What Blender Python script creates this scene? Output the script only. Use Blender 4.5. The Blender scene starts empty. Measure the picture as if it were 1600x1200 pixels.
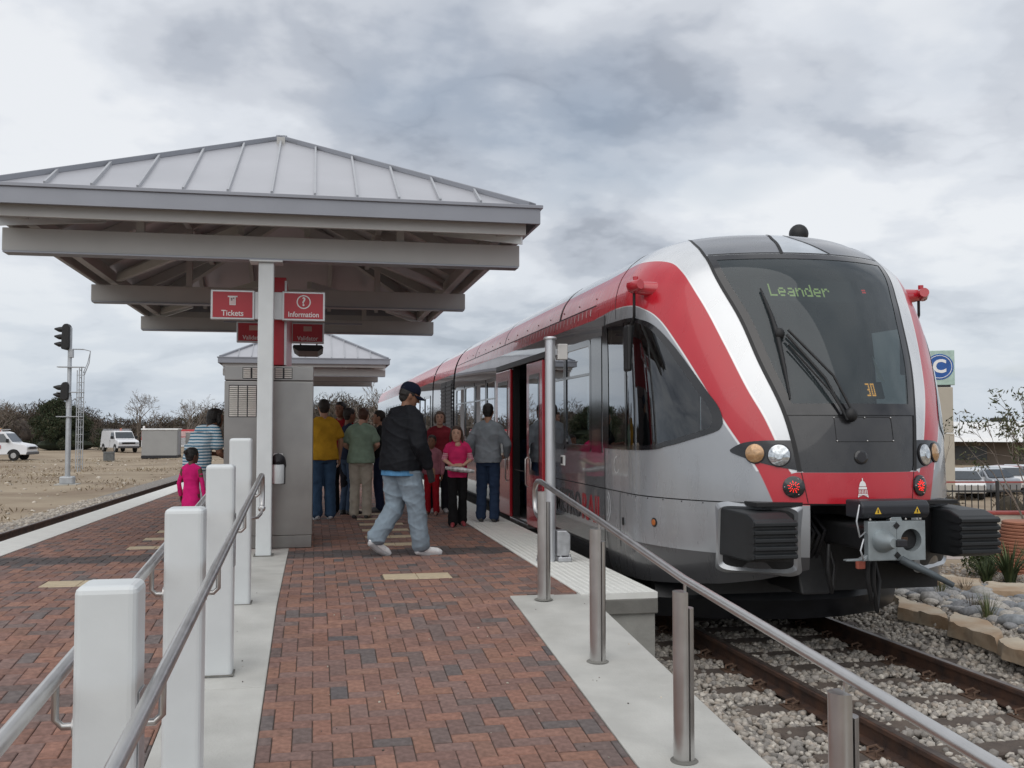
import bpy, bmesh, math, random
import numpy as np
from mathutils import Vector, Matrix
random.seed(7); RNG = np.random.default_rng(7)
R = math.radians
SC = bpy.context.scene
COL = SC.collection
# ------------------------------------------------------------------ camera
cam = bpy.data.cameras.new('camera'); cam_o = bpy.data.objects.new('camera', cam); COL.objects.link(cam_o)
cam.sensor_width = 36.0; cam.lens = 35.1; cam.clip_start = 0.05; cam.clip_end = 3000
cam_o.location = (0, 0, 1.35); cam_o.rotation_euler = (R(90 + 2.496), 0, R(-11.158))
SC.camera = cam_o
# ------------------------------------------------------------------ sky and sun
SUN_EL, SUN_AZ = 48.0, 205.0      # azimuth clockwise from +Y : behind the camera, a little to the left
SKX, SKY = 9.1, -2.5
world = bpy.data.worlds.new('World'); SC.world = world; world.use_nodes = True
def sky_nodes(nt):
    N = nt.nodes; K = nt.links
    for n in list(N): N.remove(n)
    out = N.new('ShaderNodeOutputWorld'); bg = N.new('ShaderNodeBackground')
    sky = N.new('ShaderNodeTexSky'); sky.sky_type = 'NISHITA'; sky.sun_disc = False
    sky.sun_elevation = R(SUN_EL); sky.sun_rotation = R(SUN_AZ); sky.air_density = 1.2; sky.dust_density = 2.0
    tc = N.new('ShaderNodeTexCoord'); sep = N.new('ShaderNodeSeparateXYZ'); K.new(tc.outputs['Generated'], sep.inputs[0])
    def math_(op, a, b=None, c=None, clamp=False):
        m = N.new('ShaderNodeMath'); m.operation = op; m.use_clamp = clamp
        for i, v in enumerate((a, b, c)):
            if v is None: continue
            if isinstance(v, (int, float)): m.inputs[i].default_value = v
            else: K.new(v, m.inputs[i])
        return m.outputs[0]
    zc = math_('MAXIMUM', sep.outputs[2], 0.0); zz = math_('ADD', zc, 0.27)
    cx = math_('DIVIDE', sep.outputs[0], zz); cy = math_('DIVIDE', sep.outputs[1], zz)
    comb = N.new('ShaderNodeCombineXYZ'); K.new(cx, comb.inputs[0]); K.new(cy, comb.inputs[1])
    def noise(scale, detail, rough, off, dist=0.0):
        mp = N.new('ShaderNodeMapping'); mp.inputs['Location'].default_value = off; K.new(comb.outputs[0], mp.inputs[0])
        n = N.new('ShaderNodeTexNoise'); n.inputs['Scale'].default_value = scale; n.inputs['Detail'].default_value = detail
        n.inputs['Roughness'].default_value = rough; n.inputs['Distortion'].default_value = dist; K.new(mp.outputs[0], n.inputs['Vector'])
        return n.outputs['Fac']
    # broad light and dark fields, plus rounded lumps: folded noise gives puffs with soft dark creases
    big = noise(1.05, 6, 0.5, (SKX, SKY, 0.4)); fold = noise(1.7, 6, 0.5, (7.3, -2.2, 2.0), 0.1)
    puff = math_('ABSOLUTE', math_('SUBTRACT', fold, 0.5)); puff = math_('MULTIPLY', puff, 1.0)
    s = math_('ADD', math_('MULTIPLY', big, 0.78), math_('ADD', puff, math_('MULTIPLY', noise(3.6, 6, 0.55, (1.0, 4.0, 0.0)), 0.20)))
    ramp = N.new('ShaderNodeValToRGB'); K.new(s, ramp.inputs[0]); e = ramp.color_ramp.elements; ramp.color_ramp.interpolation = 'EASE'
    e[0].position = 0.40; e[0].color = (0.40, 0.43, 0.49, 1)
    e[1].position = 0.64; e[1].color = (0.90, 0.92, 0.95, 1)
    for pos, c in ((0.455, (0.52, 0.555, 0.62, 1)), (0.515, (0.67, 0.70, 0.755, 1)), (0.575, (0.79, 0.82, 0.87, 1))):
        q = ramp.color_ramp.elements.new(pos); q.color = c
    # thin blue-grey veil low over the land, where the cloud deck is seen edge on
    low = N.new('ShaderNodeMapRange'); K.new(zc, low.inputs[0]); low.inputs[1].default_value = 0.0; low.inputs[2].default_value = 0.17
    low.inputs[3].default_value = 0.62; low.inputs[4].default_value = 0.0
    mixl = N.new('ShaderNodeMixRGB'); K.new(low.outputs[0], mixl.inputs[0]); K.new(ramp.outputs[0], mixl.inputs[1]); mixl.inputs[2].default_value = (0.50, 0.60, 0.715, 1)
    skys = N.new('ShaderNodeVectorMath'); skys.operation = 'SCALE'; K.new(sky.outputs[0], skys.inputs[0]); skys.inputs['Scale'].default_value = 0.09
    # holes in the deck let the blue sky through
    hole = N.new('ShaderNodeMapRange'); K.new(noise(0.9, 5, 0.5, (-4.0, 9.0, 1.0)), hole.inputs[0])
    hole.inputs[1].default_value = 0.60; hole.inputs[2].default_value = 0.74; hole.inputs[3].default_value = 0.90; hole.inputs[4].default_value = 0.55
    mix = N.new('ShaderNodeMixRGB'); K.new(hole.outputs[0], mix.inputs[0]); K.new(skys.outputs[0], mix.inputs[1]); K.new(mixl.outputs[0], mix.inputs[2])
    K.new(mix.outputs[0], bg.inputs[0]); bg.inputs[1].default_value = 1.0; K.new(bg.outputs[0], out.inputs[0])
sky_nodes(world.node_tree)
sun = bpy.data.lights.new('sun', 'SUN'); sun.energy = 1.2; sun.angle = R(75); sun.color = (1.0, 0.965, 0.91)
sun_o = bpy.data.objects.new('sun', sun); COL.objects.link(sun_o)
_sd = Vector((math.sin(R(SUN_AZ)) * math.cos(R(SUN_EL)), math.cos(R(SUN_AZ)) * math.cos(R(SUN_EL)), math.sin(R(SUN_EL))))
sun_o.rotation_euler = _sd.to_track_quat('Z', 'Y').to_euler()
vs = SC.view_settings; vs.view_transform = 'Standard'; vs.look = 'None'; vs.exposure = 0.0; vs.gamma = 1.0; vs.use_curve_mapping = False
SC.render.engine = 'CYCLES'
SC.cycles.max_bounces = 8; SC.cycles.transparent_max_bounces = 16
SC.render.resolution_x = 1024; SC.render.resolution_y = 768
# ------------------------------------------------------------------ helpers
_mats = {}
def mat(name, col, rough=0.6, metal=0.0, var=0.12, scale=6.0, bump=0.0, bscale=60.0, coat=0.0, spec=0.5, col2=None, emit=None, estr=0.0, detail=6, coord='Object', rvar=0.0, dirt=0.0):
    """procedural surface: base colour drifting through noise, fine bump, optional stains"""
    if name in _mats: return _mats[name]
    m = bpy.data.materials.new(name); m.use_nodes = True; _mats[name] = m
    N = m.node_tree.nodes; K = m.node_tree.links; b = N['Principled BSDF']
    b.inputs['Roughness'].default_value = rough; b.inputs['Metallic'].default_value = metal
    b.inputs['Specular IOR Level'].default_value = spec; b.inputs['Coat Weight'].default_value = coat; b.inputs['Coat Roughness'].default_value = 0.06
    tc = N.new('ShaderNodeTexCoord'); n = N.new('ShaderNodeTexNoise'); n.inputs['Scale'].default_value = scale; n.inputs['Detail'].default_value = detail
    K.new(tc.outputs[coord], n.inputs['Vector'])
    c1 = col2 if col2 else tuple(max(0, c * (1 - var)) for c in col); c0 = col if col2 else tuple(min(1, c * (1 + var)) for c in col)
    r = N.new('ShaderNodeValToRGB'); r.color_ramp.elements[0].position = 0.34; r.color_ramp.elements[1].position = 0.66
    r.color_ramp.elements[0].color = (*c1, 1); r.color_ramp.elements[1].color = (*c0, 1); K.new(n.outputs['Fac'], r.inputs[0])
    cout = r.outputs[0]
    if dirt > 0:
        n3 = N.new('ShaderNodeTexNoise'); n3.inputs['Scale'].default_value = scale * 0.23; n3.inputs['Detail'].default_value = 8; n3.inputs['Roughness'].default_value = 0.65
        K.new(tc.outputs[coord], n3.inputs['Vector'])
        mr = N.new('ShaderNodeMapRange'); mr.inputs[1].default_value = 0.48; mr.inputs[2].default_value = 0.72; mr.inputs[3].default_value = 0; mr.inputs[4].default_value = dirt
        K.new(n3.outputs['Fac'], mr.inputs[0])
        mx = N.new('ShaderNodeMixRGB'); mx.inputs[2].default_value = (col[0] * .45, col[1] * .42, col[2] * .38, 1); K.new(mr.outputs[0], mx.inputs[0]); K.new(cout, mx.inputs[1]); cout = mx.outputs[0]
    K.new(cout, b.inputs['Base Color'])
    if rvar > 0:
        mr = N.new('ShaderNodeMapRange'); mr.inputs[3].default_value = max(0, rough - rvar); mr.inputs[4].default_value = min(1, rough + rvar); K.new(n.outputs['Fac'], mr.inputs[0]); K.new(mr.outputs[0], b.inputs['Roughness'])
    if bump > 0:
        n2 = N.new('ShaderNodeTexNoise'); n2.inputs['Scale'].default_value = bscale; n2.inputs['Detail'].default_value = 5; K.new(tc.outputs[coord], n2.inputs['Vector'])
        bp = N.new('ShaderNodeBump'); bp.inputs['Strength'].default_value = bump; bp.inputs['Distance'].default_value = 0.02; K.new(n2.outputs['Fac'], bp.inputs['Height']); K.new(bp.outputs[0], b.inputs['Normal'])
    if emit: b.inputs['Emission Color'].default_value = (*emit, 1); b.inputs['Emission Strength'].default_value = estr
    return m
def attr_mat(name, attr, rough=0.75, bump=0.3, bscale=90.0, var=0.18, vscale=30.0, spec=0.3, coord='Object', metal=0):
    """colour from a per-piece mesh attribute, with grain"""
    m = bpy.data.materials.new(name); m.use_nodes = True; N = m.node_tree.nodes; K = m.node_tree.links; b = N['Principled BSDF']
    b.inputs['Roughness'].default_value = rough; b.inputs['Specular IOR Level'].default_value = spec; b.inputs['Metallic'].default_value = metal
    a = N.new('ShaderNodeAttribute'); a.attribute_name = attr
    tc = N.new('ShaderNodeTexCoord'); n = N.new('ShaderNodeTexNoise'); n.inputs['Scale'].default_value = vscale; n.inputs['Detail'].default_value = 6; K.new(tc.outputs[coord], n.inputs['Vector'])
    mr = N.new('ShaderNodeMapRange'); mr.inputs[1].default_value = .3; mr.inputs[2].default_value = .7; mr.inputs[3].default_value = 1 - var; mr.inputs[4].default_value = 1 + var; K.new(n.outputs['Fac'], mr.inputs[0])
    v = N.new('ShaderNodeVectorMath'); v.operation = 'SCALE'; K.new(a.outputs['Color'], v.inputs[0]); K.new(mr.outputs[0], v.inputs['Scale']); K.new(v.outputs[0], b.inputs['Base Color'])
    n2 = N.new('ShaderNodeTexNoise'); n2.inputs['Scale'].default_value = bscale; n2.inputs['Detail'].default_value = 4; K.new(tc.outputs[coord], n2.inputs['Vector'])
    bp = N.new('ShaderNodeBump'); bp.inputs['Strength'].default_value = bump; bp.inputs['Distance'].default_value = .01; K.new(n2.outputs['Fac'], bp.inputs['Height']); K.new(bp.outputs[0], b.inputs['Normal'])
    return m
def glass(name, tint, refl=1.6, rough=0.0, haze=0.0):
    """thin pane: tinted see-through plus mirror reflection that grows towards grazing angles"""
    m = bpy.data.materials.new(name); m.use_nodes = True; N = m.node_tree.nodes; K = m.node_tree.links
    for n in list(N): N.remove(n)
    o = N.new('ShaderNodeOutputMaterial'); mx = N.new('ShaderNodeMixShader'); t = N.new('ShaderNodeBsdfTransparent'); g = N.new('ShaderNodeBsdfGlossy')
    t.inputs[0].default_value = (*tint, 1); g.inputs['Roughness'].default_value = rough; g.inputs[0].default_value = (.95, .97, 1, 1)
    gm = N.new('ShaderNodeNewGeometry'); io = N.new('ShaderNodeMapRange'); io.inputs[3].default_value = 1.5; io.inputs[4].default_value = 1 / 1.5; K.new(gm.outputs['Backfacing'], io.inputs[0])
    f = N.new('ShaderNodeFresnel'); K.new(io.outputs[0], f.inputs[0]); mm = N.new('ShaderNodeMath'); mm.operation = 'MULTIPLY'; mm.use_clamp = True; mm.inputs[1].default_value = refl
    K.new(f.outputs[0], mm.inputs[0]); K.new(mm.outputs[0], mx.inputs[0]); 
    df = N.new('ShaderNodeBsdfDiffuse'); df.inputs[0].default_value = (.36, .44, .47, 1); dm = N.new('ShaderNodeMixShader'); dm.inputs[0].default_value = haze; K.new(t.outputs[0], dm.inputs[1]); K.new(df.outputs[0], dm.inputs[2])  # even pale haze put into the pane's colour to lighten it
    K.new(dm.outputs[0], mx.inputs[1]); K.new(g.outputs[0], mx.inputs[2]); K.new(mx.outputs[0], o.inputs[0])
    return m
class MB:
    def __init__(s): s.v = []; s.f = []
    def add(s, vs_, fs):
        o = len(s.v); s.v += [tuple(map(float, v)) for v in vs_]; s.f += [tuple(i + o for i in f) for f in fs]; return s
    def box(s, x0, x1, y0, y1, z0, z1):
        return s.add([(x0, y0, z0), (x1, y0, z0), (x1, y1, z0), (x0, y1, z0), (x0, y0, z1), (x1, y0, z1), (x1, y1, z1), (x0, y1, z1)],
                     [(3, 2, 1, 0), (4, 5, 6, 7), (0, 1, 5, 4), (1, 2, 6, 5), (2, 3, 7, 6), (3, 0, 4, 7)])
    def bar(s, a, b, w, h, up=(0, 0, 1)):
        a = Vector(a); b = Vector(b); d = (b - a).normalized(); u = Vector(up); r = d.cross(u)
        if r.length < 1e-4: r = d.cross(Vector((1, 0, 0)))
        r.normalize(); u = r.cross(d); r *= w / 2; u *= h / 2
        return s.add([a - r - u, a + r - u, a + r + u, a - r + u, b - r - u, b + r - u, b + r + u, b - r + u],
                     [(3, 2, 1, 0), (4, 5, 6, 7), (0, 1, 5, 4), (1, 2, 6, 5), (2, 3, 7, 6), (3, 0, 4, 7)][::1])
    def tube(s, pts, r, n=10, cap=True, ry=None):
        pts = [Vector(p) for p in pts]; m = len(pts); rs = r if hasattr(r, '__len__') else [r] * m
        t0 = (pts[1] - pts[0]).normalized(); u = t0.orthogonal().normalized(); vs_ = []
        if abs(t0.z) < .9: u = (Vector((0, 0, 1)) - t0 * t0.z).normalized()
        for i in range(m):
            t = (pts[min(i + 1, m - 1)] - pts[max(i - 1, 0)]).normalized(); u = (u - t * u.dot(t)).normalized(); w = t.cross(u)
            for k in range(n):
                a = 2 * math.pi * k / n; vs_.append(pts[i] + u * (math.cos(a) * rs[i]) + w * (math.sin(a) * rs[i] * (ry or 1)))
        fs = [(i * n + k, i * n + (k + 1) % n, (i + 1) * n + (k + 1) % n, (i + 1) * n + k) for i in range(m - 1) for k in range(n)]
        if cap: fs += [tuple(range(n))[::-1], tuple(range((m - 1) * n, m * n))]
        return s.add(vs_, fs)
    def cyl(s, a, b, r, n=16, r2=None): return s.tube([a, b], [r, r if r2 is None else r2], n)
    def prism(s, poly, axis, a, b):
        """polygon (2 coords) pushed along an axis from a to b"""
        n = len(poly); mk = {'x': lambda p, t: (t, p[0], p[1]), 'y': lambda p, t: (p[0], t, p[1]), 'z': lambda p, t: (p[0], p[1], t)}[axis]
        return s.add([mk(p, a) for p in poly] + [mk(p, b) for p in poly], [tuple(range(n)), tuple(range(n, 2 * n))[::-1]] + [(i, i + n, (i + 1) % n + n, (i + 1) % n) for i in range(n)])
    def lathe(s, prof, n=16, c=(0, 0, 0)):
        m = len(prof); vs_ = [(c[0] + r * math.cos(2 * math.pi * k / n), c[1] + r * math.sin(2 * math.pi * k / n), c[2] + z) for r, z in prof for k in range(n)]
        fs = [(i * n + k, i * n + (k + 1) % n, (i + 1) * n + (k + 1) % n, (i + 1) * n + k) for i in range(m - 1) for k in range(n)]
        return s.add(vs_, fs + [tuple(range(n))[::-1], tuple(range((m - 1) * n, m * n))])
    def ball(s, c, r, n=10, m=7):
        rx, ry, rz = r if hasattr(r, '__len__') else (r, r, r); vs_ = []
        for i in range(m + 1):
            ph = math.pi * i / m
            for k in range(n): a = 2 * math.pi * k / n; vs_.append((c[0] + rx * math.sin(ph) * math.cos(a), c[1] + ry * math.sin(ph) * math.sin(a), c[2] - rz * math.cos(ph)))
        return s.add(vs_, [(i * n + k, i * n + (k + 1) % n, (i + 1) * n + (k + 1) % n, (i + 1) * n + k) for i in range(m) for k in range(n)])
    def build(s, name, m, parent=None, smooth=None, bevel=0.0, fix=True, loc=None, seg=2):
        me = bpy.data.meshes.new(name); me.from_pydata(s.v, [], s.f)
        if fix:
            bm = bmesh.new(); bm.from_mesh(me); bmesh.ops.remove_doubles(bm, verts=bm.verts, dist=1e-6); bmesh.ops.recalc_face_normals(bm, faces=bm.faces); bm.to_mesh(me); bm.free()
        if m: me.materials.append(m)
        if smooth is not None:
            me.shade_smooth(); me.set_sharp_from_angle(angle=R(smooth))
        o = bpy.data.objects.new(name, me); COL.objects.link(o)
        if parent: o.parent = parent
        if loc: o.location = loc
        if bevel > 0:
            md = o.modifiers.new('bevel', 'BEVEL'); md.width = bevel; md.segments = seg; md.limit_method = 'ANGLE'; md.angle_limit = R(35); md.harden_normals = False
        return o
def tag(o, label=None, cat=None, group=None, kind=None):
    if label: o['label'] = label
    if cat: o['category'] = cat
    if group: o['group'] = group
    if kind: o['kind'] = kind
    return o
def thing(name, label, cat, loc=(0, 0, 0), rz=0.0, group=None):
    o = bpy.data.objects.new(name, None); COL.objects.link(o); o.location = loc; o.rotation_euler = (0, 0, rz); o.empty_display_size = .2
    return tag(o, label, cat, group)
def copy_tree(o, parent=None):
    c = o.copy(); COL.objects.link(c); c.parent = parent
    if parent: c.matrix_parent_inverse = o.matrix_parent_inverse.copy()
    for ch in o.children: copy_tree(ch, c)
    return c
def text_mesh(txt, size, name, m, parent, matrix, depth=0.002, bold=0.0, align='CENTER', sx=1.0, width=None):
    cu = bpy.data.curves.new('t', 'FONT'); cu.body = txt; cu.size = size; cu.align_x = align; cu.align_y = 'CENTER'; cu.extrude = depth / 2; cu.offset = bold; cu.resolution_u = 3
    ob = bpy.data.objects.new('t', cu); COL.objects.link(ob); dg = bpy.context.evaluated_depsgraph_get()
    me = bpy.data.meshes.new_from_object(ob.evaluated_get(dg)); bpy.data.objects.remove(ob); bpy.data.curves.remove(cu)
    if width: xs_ = [v.co.x for v in me.vertices]; sx = width / (max(xs_) - min(xs_))
    me.transform(Matrix.Diagonal((sx, 1, 1, 1))); me.transform(matrix); me.name = name; me.materials.clear(); me.materials.append(m)
    o = bpy.data.objects.new(name, me); COL.objects.link(o)
    if parent: o.parent = parent
    return o
def face_mx(origin, right, up):
    r = Vector(right).normalized(); u = Vector(up).normalized(); n = r.cross(u)
    return Matrix(((r.x, u.x, n.x, origin[0]), (r.y, u.y, n.y, origin[1]), (r.z, u.z, n.z, origin[2]), (0, 0, 0, 1)))
# shared materials
M_CONC = mat('concrete', (.49, .485, .455), .85, var=.10, scale=3.2, bump=.16, bscale=70, dirt=.30, detail=9)
M_CONC_D = mat('concrete_damp', (.17, .165, .15), .8, var=.15, scale=4, bump=.2, bscale=40)
M_CONC_L = mat('concrete_lower', (.33, .325, .30), .9, var=.12, scale=4, bump=.25, bscale=30, dirt=.3)
M_TACT = mat('tactile_white', (.70, .70, .665), .8, var=.05, scale=5, bump=.05, dirt=.10)
M_STEEL = mat('brushed_stainless', (.56, .55, .54), .32, 1.0, var=.06, scale=9, rvar=.07, bump=.02, bscale=200)
M_POSTW = mat('white_post_paint', (.645, .675, .68), .38, var=.035, scale=5, coat=.1, dirt=.09, bump=.03, bscale=40, detail=8)
M_CANOPY = mat('canopy_paint', (.43, .425, .41), .5, var=.03, scale=3, dirt=.05)
M_ROOF = mat('galvalume_roof', (.53, .53, .555), .36, .55, var=.05, scale=1.2, rvar=.06)
M_ROOFTRIM = mat('roof_trim', (.27, .28, .31), .42, .4, var=.04, scale=2)
M_DECKU = mat('deck_underside', (.36, .355, .345), .6, .2, var=.06, scale=3)
M_RED = mat('sign_red', (.50, .035, .05), .35, var=.04, scale=4)
M_WHITE = mat('sign_white', (.85, .85, .84), .5, var=.02)
M_SIGNFR = mat('sign_frame', (.55, .55, .55), .35, .7, var=.05)
M_BLACK = mat('black_rubber', (.010, .010, .011), .55, var=.2, scale=20)
M_DARK = mat('dark_metal', (.030, .030, .034), .5, .3, var=.2, scale=10)
M_GALV = mat('galvanised', (.50, .51, .53), .42, .8, var=.14, scale=14, rvar=.08)
# ================================================================== platform
RAMP = [(0.0, -.50), (3.0, -.405), (4.7, -.28), (7.85, 0.0), (100, 0.0)]
def zf(y): return float(np.interp(y, [a for a, b in RAMP], [b for a, b in RAMP]))
ZFX = [a for a, b in RAMP]; ZFY = [b for a, b in RAMP]
def xl_out(y): return -3.66 + .035 * (y - 12.0)
def xl_in(y): return xl_out(y) + .46
platform = tag(bpy.data.objects.new('platform', None), kind='structure'); COL.objects.link(platform)
# bedding sand under the pavers: reads as the joints
mb = MB(); ys = [0, 3.0, 4.7, 7.85, 20, 40, 62]
for i in range(len(ys) - 1):
    a, b = ys[i], ys[i + 1]; za, zb = zf(a) - .010, zf(b) - .010
    mb.add([(xl_in(a), a, za), (2.12, a, za), (2.12, b, zb), (xl_in(b), b, zb)], [(0, 1, 2, 3)])
mb.build('joint_sand', mat('joint_sand', (.10, .085, .07), .95, var=.3, scale=20), platform)
M_BRICK = attr_mat('clay_paver', 'tone', .82, .4, 130, .26, 28)
TONES = 1.10 * np.array([(.218, .122, .095), (.235, .125, .094), (.205, .118, .096), (.192, .115, .097), (.25, .138, .103), (.175, .113, .098), (.152, .112, .102), (.132, .110, .105), (.112, .098, .098), (.226, .13, .10), (.186, .12, .104), (.24, .132, .097)])
def brick_verts(x0, x1, y0, y1, dz):
    c = .0045; g = .0022; x0 += g; x1 -= g; y0 += g; y1 -= g
    V = []
    for ins, z in ((0, -.03), (0, -.004), (c, 0.0)):
        V += [(x0 + ins, y0 + ins, z + dz), (x1 - ins, y0 + ins, z + dz), (x1 - ins, y1 - ins, z + dz), (x0 + ins, y1 - ins, z + dz)]
    return V
BF = [(0, 1, 5, 4), (1, 2, 6, 5), (2, 3, 7, 6), (3, 0, 4, 7), (4, 5, 9, 8), (5, 6, 10, 9), (6, 7, 11, 10), (7, 4, 8, 11), (8, 9, 10, 11)]
U = .1
tiles_cut = []   # tan pavers let into the brick
def tan_tiles(x0, y0, n=2, w=.305, d=.33):
    for k in range(n): tiles_cut.append((x0 + k * w, x0 + (k + 1) * w, y0, y0 + d))
tan_tiles(.62, 8.98); tan_tiles(-2.29, 9.12)
for k in range(7): tan_tiles(.62, 11.55 + k * .82, 2, .305, .26); tan_tiles(-2.05 + .03 * k, 11.75 + k * .9, 2, .305, .26)
pieces = []
def regions(y):
    r = [(xl_in(y), -.78), (-.27, 1.54)] if y < 7.95 else ([(xl_in(y), -.78), (-.27, 2.12)] if y < 11.5 else [(xl_in(y), 2.12)])
    return r
rb = random.Random(3)
for iy in range(8, 300):
    yc = iy * U
    if yc > 30: break
    for ix in range(-40, 24):
        k = (ix - iy) % 4
        if k == 0: x0, x1, y0, y1 = ix * U, (ix + 2) * U, yc, yc + U
        elif k == 3: x0, x1, y0, y1 = ix * U, (ix + 1) * U, yc, yc + 2 * U
        else: continue
        for (ra, rbb) in regions((y0 + y1) / 2):
            a, b = max(x0, ra), min(x1, rbb)
            if b - a < .02: continue
            if any(a < t1 and b > t0 and y0 < t3 and y1 > t2 for t0, t1, t2, t3 in tiles_cut):
                sub = None
                for t0, t1, t2, t3 in tiles_cut:
                    if a < t1 and b > t0 and y0 < t3 and y1 > t2:
                        if y0 < t2 - .02: sub = (a, b, y0, t2)
                        elif y1 > t3 + .02: sub = (a, b, t3, y1)
                        elif a < t0 - .02: sub = (a, t0, y0, y1)
                        elif b > t1 + .02: sub = (t1, b, y0, y1)
                if sub is None: continue
                # pieces cut by two tiles are rare: drop what still overlaps
                if any(sub[0] < t1 - .001 and sub[1] > t0 + .001 and sub[2] < t3 - .001 and sub[3] > t2 + .001 for t0, t1, t2, t3 in tiles_cut): continue
                pieces.append(sub); continue
            pieces.append((a, b, y0, y1))
def tone_of(a, y):
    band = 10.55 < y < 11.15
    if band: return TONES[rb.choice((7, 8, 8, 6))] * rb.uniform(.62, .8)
    w = [5, 4, 5, 5, 2.4, 5, 4.6, 2.6, .7, 4, 5, 2.4]
    if y > 11.15: w = [5, 4, 5, 6, 2, 5, 3, 2, .6, 3, 4, 2]
    t = TONES[rb.choices(range(12), w)[0]] * rb.uniform(.86, 1.14)
    return t
def vis_key(p): return p[2]
pieces.sort(key=vis_key)
near = [p for p in pieces if 3.1 < p[2] and abs((p[0] + p[1]) / 2 - .6) < 1.2 and p[1] - p[0] > .05 and p[0] > -.25]
near_set = set(near[:300])
variants = {}
V = []; Fc = []; T = []
for p in pieces:
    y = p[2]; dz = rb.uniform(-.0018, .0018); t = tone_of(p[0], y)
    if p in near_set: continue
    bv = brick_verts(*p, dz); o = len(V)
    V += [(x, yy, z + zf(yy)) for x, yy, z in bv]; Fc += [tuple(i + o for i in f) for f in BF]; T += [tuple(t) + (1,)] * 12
me = bpy.data.meshes.new('paving_bricks'); me.from_pydata(V, [], Fc); me.materials.append(M_BRICK)
at_ = me.attributes.new('tone', 'FLOAT_COLOR', 'POINT'); at_.data.foreach_set('color', np.array(T, 'f').ravel())
o = bpy.data.objects.new('paving_bricks', me); COL.objects.link(o); o.parent = platform; o['kind'] = 'stuff'
def brick_mesh(w, d, ti):
    key = (round(w, 3), round(d, 3), ti)
    if key in variants: return variants[key]
    me = bpy.data.meshes.new('brick'); me.from_pydata(brick_verts(-w / 2, w / 2, -d / 2, d / 2, 0), [], BF); me.materials.append(M_BRICK)
    a = me.attributes.new('tone', 'FLOAT_COLOR', 'POINT'); t = tuple(TONES[ti] * rb.uniform(.9, 1.1)) + (1,); a.data.foreach_set('color', np.array([t] * 12, 'f').ravel())
    variants[key] = me; return me
for p in near[:300]:
    w, d = p[1] - p[0], p[3] - p[2]; yc = (p[2] + p[3]) / 2
    ti = rb.choices(range(12), [5, 4, 5, 5, 2.4, 5, 4.6, 2.6, .7, 4, 5, 2.4])[0]
    o = bpy.data.objects.new('brick', brick_mesh(w, d, ti)); COL.objects.link(o); o.parent = platform
    o.location = ((p[0] + p[1]) / 2, yc, zf(yc) + rb.uniform(-.0018, .0018)); o.rotation_euler = (math.atan2(zf(yc + .05) - zf(yc - .05), .1), 0, 0)
# beyond 30 m: one paved sheet
mb = MB(); mb.add([(xl_in(30), 30, -.002), (2.12, 30, -.002), (2.12, 62, -.002), (xl_in(62), 62, -.002)], [(0, 1, 2, 3)])
mb.build('far_paving', mat('far_paving', (.24, .115, .09), .85, var=.25, scale=9), platform)
M_TAN = mat('tan_paver', (.50, .41, .28), .85, var=.10, scale=14, bump=.15)
for t0, t1, t2, t3 in tiles_cut:
    w, d = t1 - t0, t3 - t2; o = MB().add(brick_verts(-w / 2, w / 2, -d / 2, d / 2, 0.001), BF).build('tan_tile', M_TAN, platform); o.location = ((t0 + t1) / 2, (t2 + t3) / 2, .001)
# concrete slabs: strip under the white posts, walkway beside the ramp
def slab(x0, x1, y0, y1, nm, thick=.14, mtl=None):
    n = max(1, int((y1 - y0) / .6)); mb = MB(); yy = [y0 + (y1 - y0) * i / n for i in range(n + 1)]
    vs_ = []
    for y in yy: vs_ += [(x0, y, zf(y) + .002), (x1, y, zf(y) + .002), (x0, y, zf(y) - thick), (x1, y, zf(y) - thick)]
    fs = []
    for i in range(n):
        a = i * 4; b = a + 4; fs += [(a, a + 1, b + 1, b), (a + 2, b + 2, b + 3, a + 3), (a, b, b + 2, a + 2), (a + 1, a + 3, b + 3, b + 1)]
    fs += [(0, 2, 3, 1), (n * 4, n * 4 + 1, n * 4 + 3, n * 4 + 2)]
    return mb.add(vs_, fs).build(nm, mtl or M_CONC, platform, bevel=.006)
for a, b in ((0.2, 1.85), (1.855, 3.95), (3.955, 6.05), (6.055, 7.85), (7.855, 9.6), (9.605, 11.5)): slab(-.777, -.273, a, b, 'concrete_slab')
for a, b in ((0.2, 2.4), (2.405, 7.93)): slab(1.543, 2.18, a, b, 'concrete_slab', .62)
# tactile tiles along both edges
def tact_mesh(w, d):
    mb = MB(); mb.box(0, w, 0, d, -.05, 0)
    nx, ny = 11, 10
    for i in range(nx):
        for j in range(ny):
            cx, cy = (i + .5) * w / nx, (j + .5) * d / ny
            ring = []
            for rr, z in ((.016, .0), (.0105, .005)): ring += [(cx + rr * math.cos(k * math.pi / 3), cy + rr * math.sin(k * math.pi / 3), z) for k in range(6)]
            mb.add(ring, [(k, (k + 1) % 6, (k + 1) % 6 + 6, k + 6) for k in range(6)] + [tuple(range(6, 12))])
    return mb
tm = tact_mesh(.65, .607).build('tactile_tile', M_TACT, platform, fix=False); tm.location = (2.12, 7.87, .004)
for k in range(1, 88):
    o = bpy.data.objects.new('tactile_tile', tm.data); COL.objects.link(o); o.parent = platform; o.location = (2.12, 7.87 + .61 * k, .004)
tm2 = MB().box(0, .455, 0, .607, -.05, 0).build('edge_tile', M_TACT, platform); tm2.location = (xl_in(2.) - .455, 2.0, .004)
for k in range(1, 97):
    y = 2.0 + .61 * k; o = bpy.data.objects.new('edge_tile', tm2.data); COL.objects.link(o); o.parent = platform; o.location = (xl_in(y) - .457, y, .004); o.rotation_euler = (0, 0, -math.atan(.035))
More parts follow.
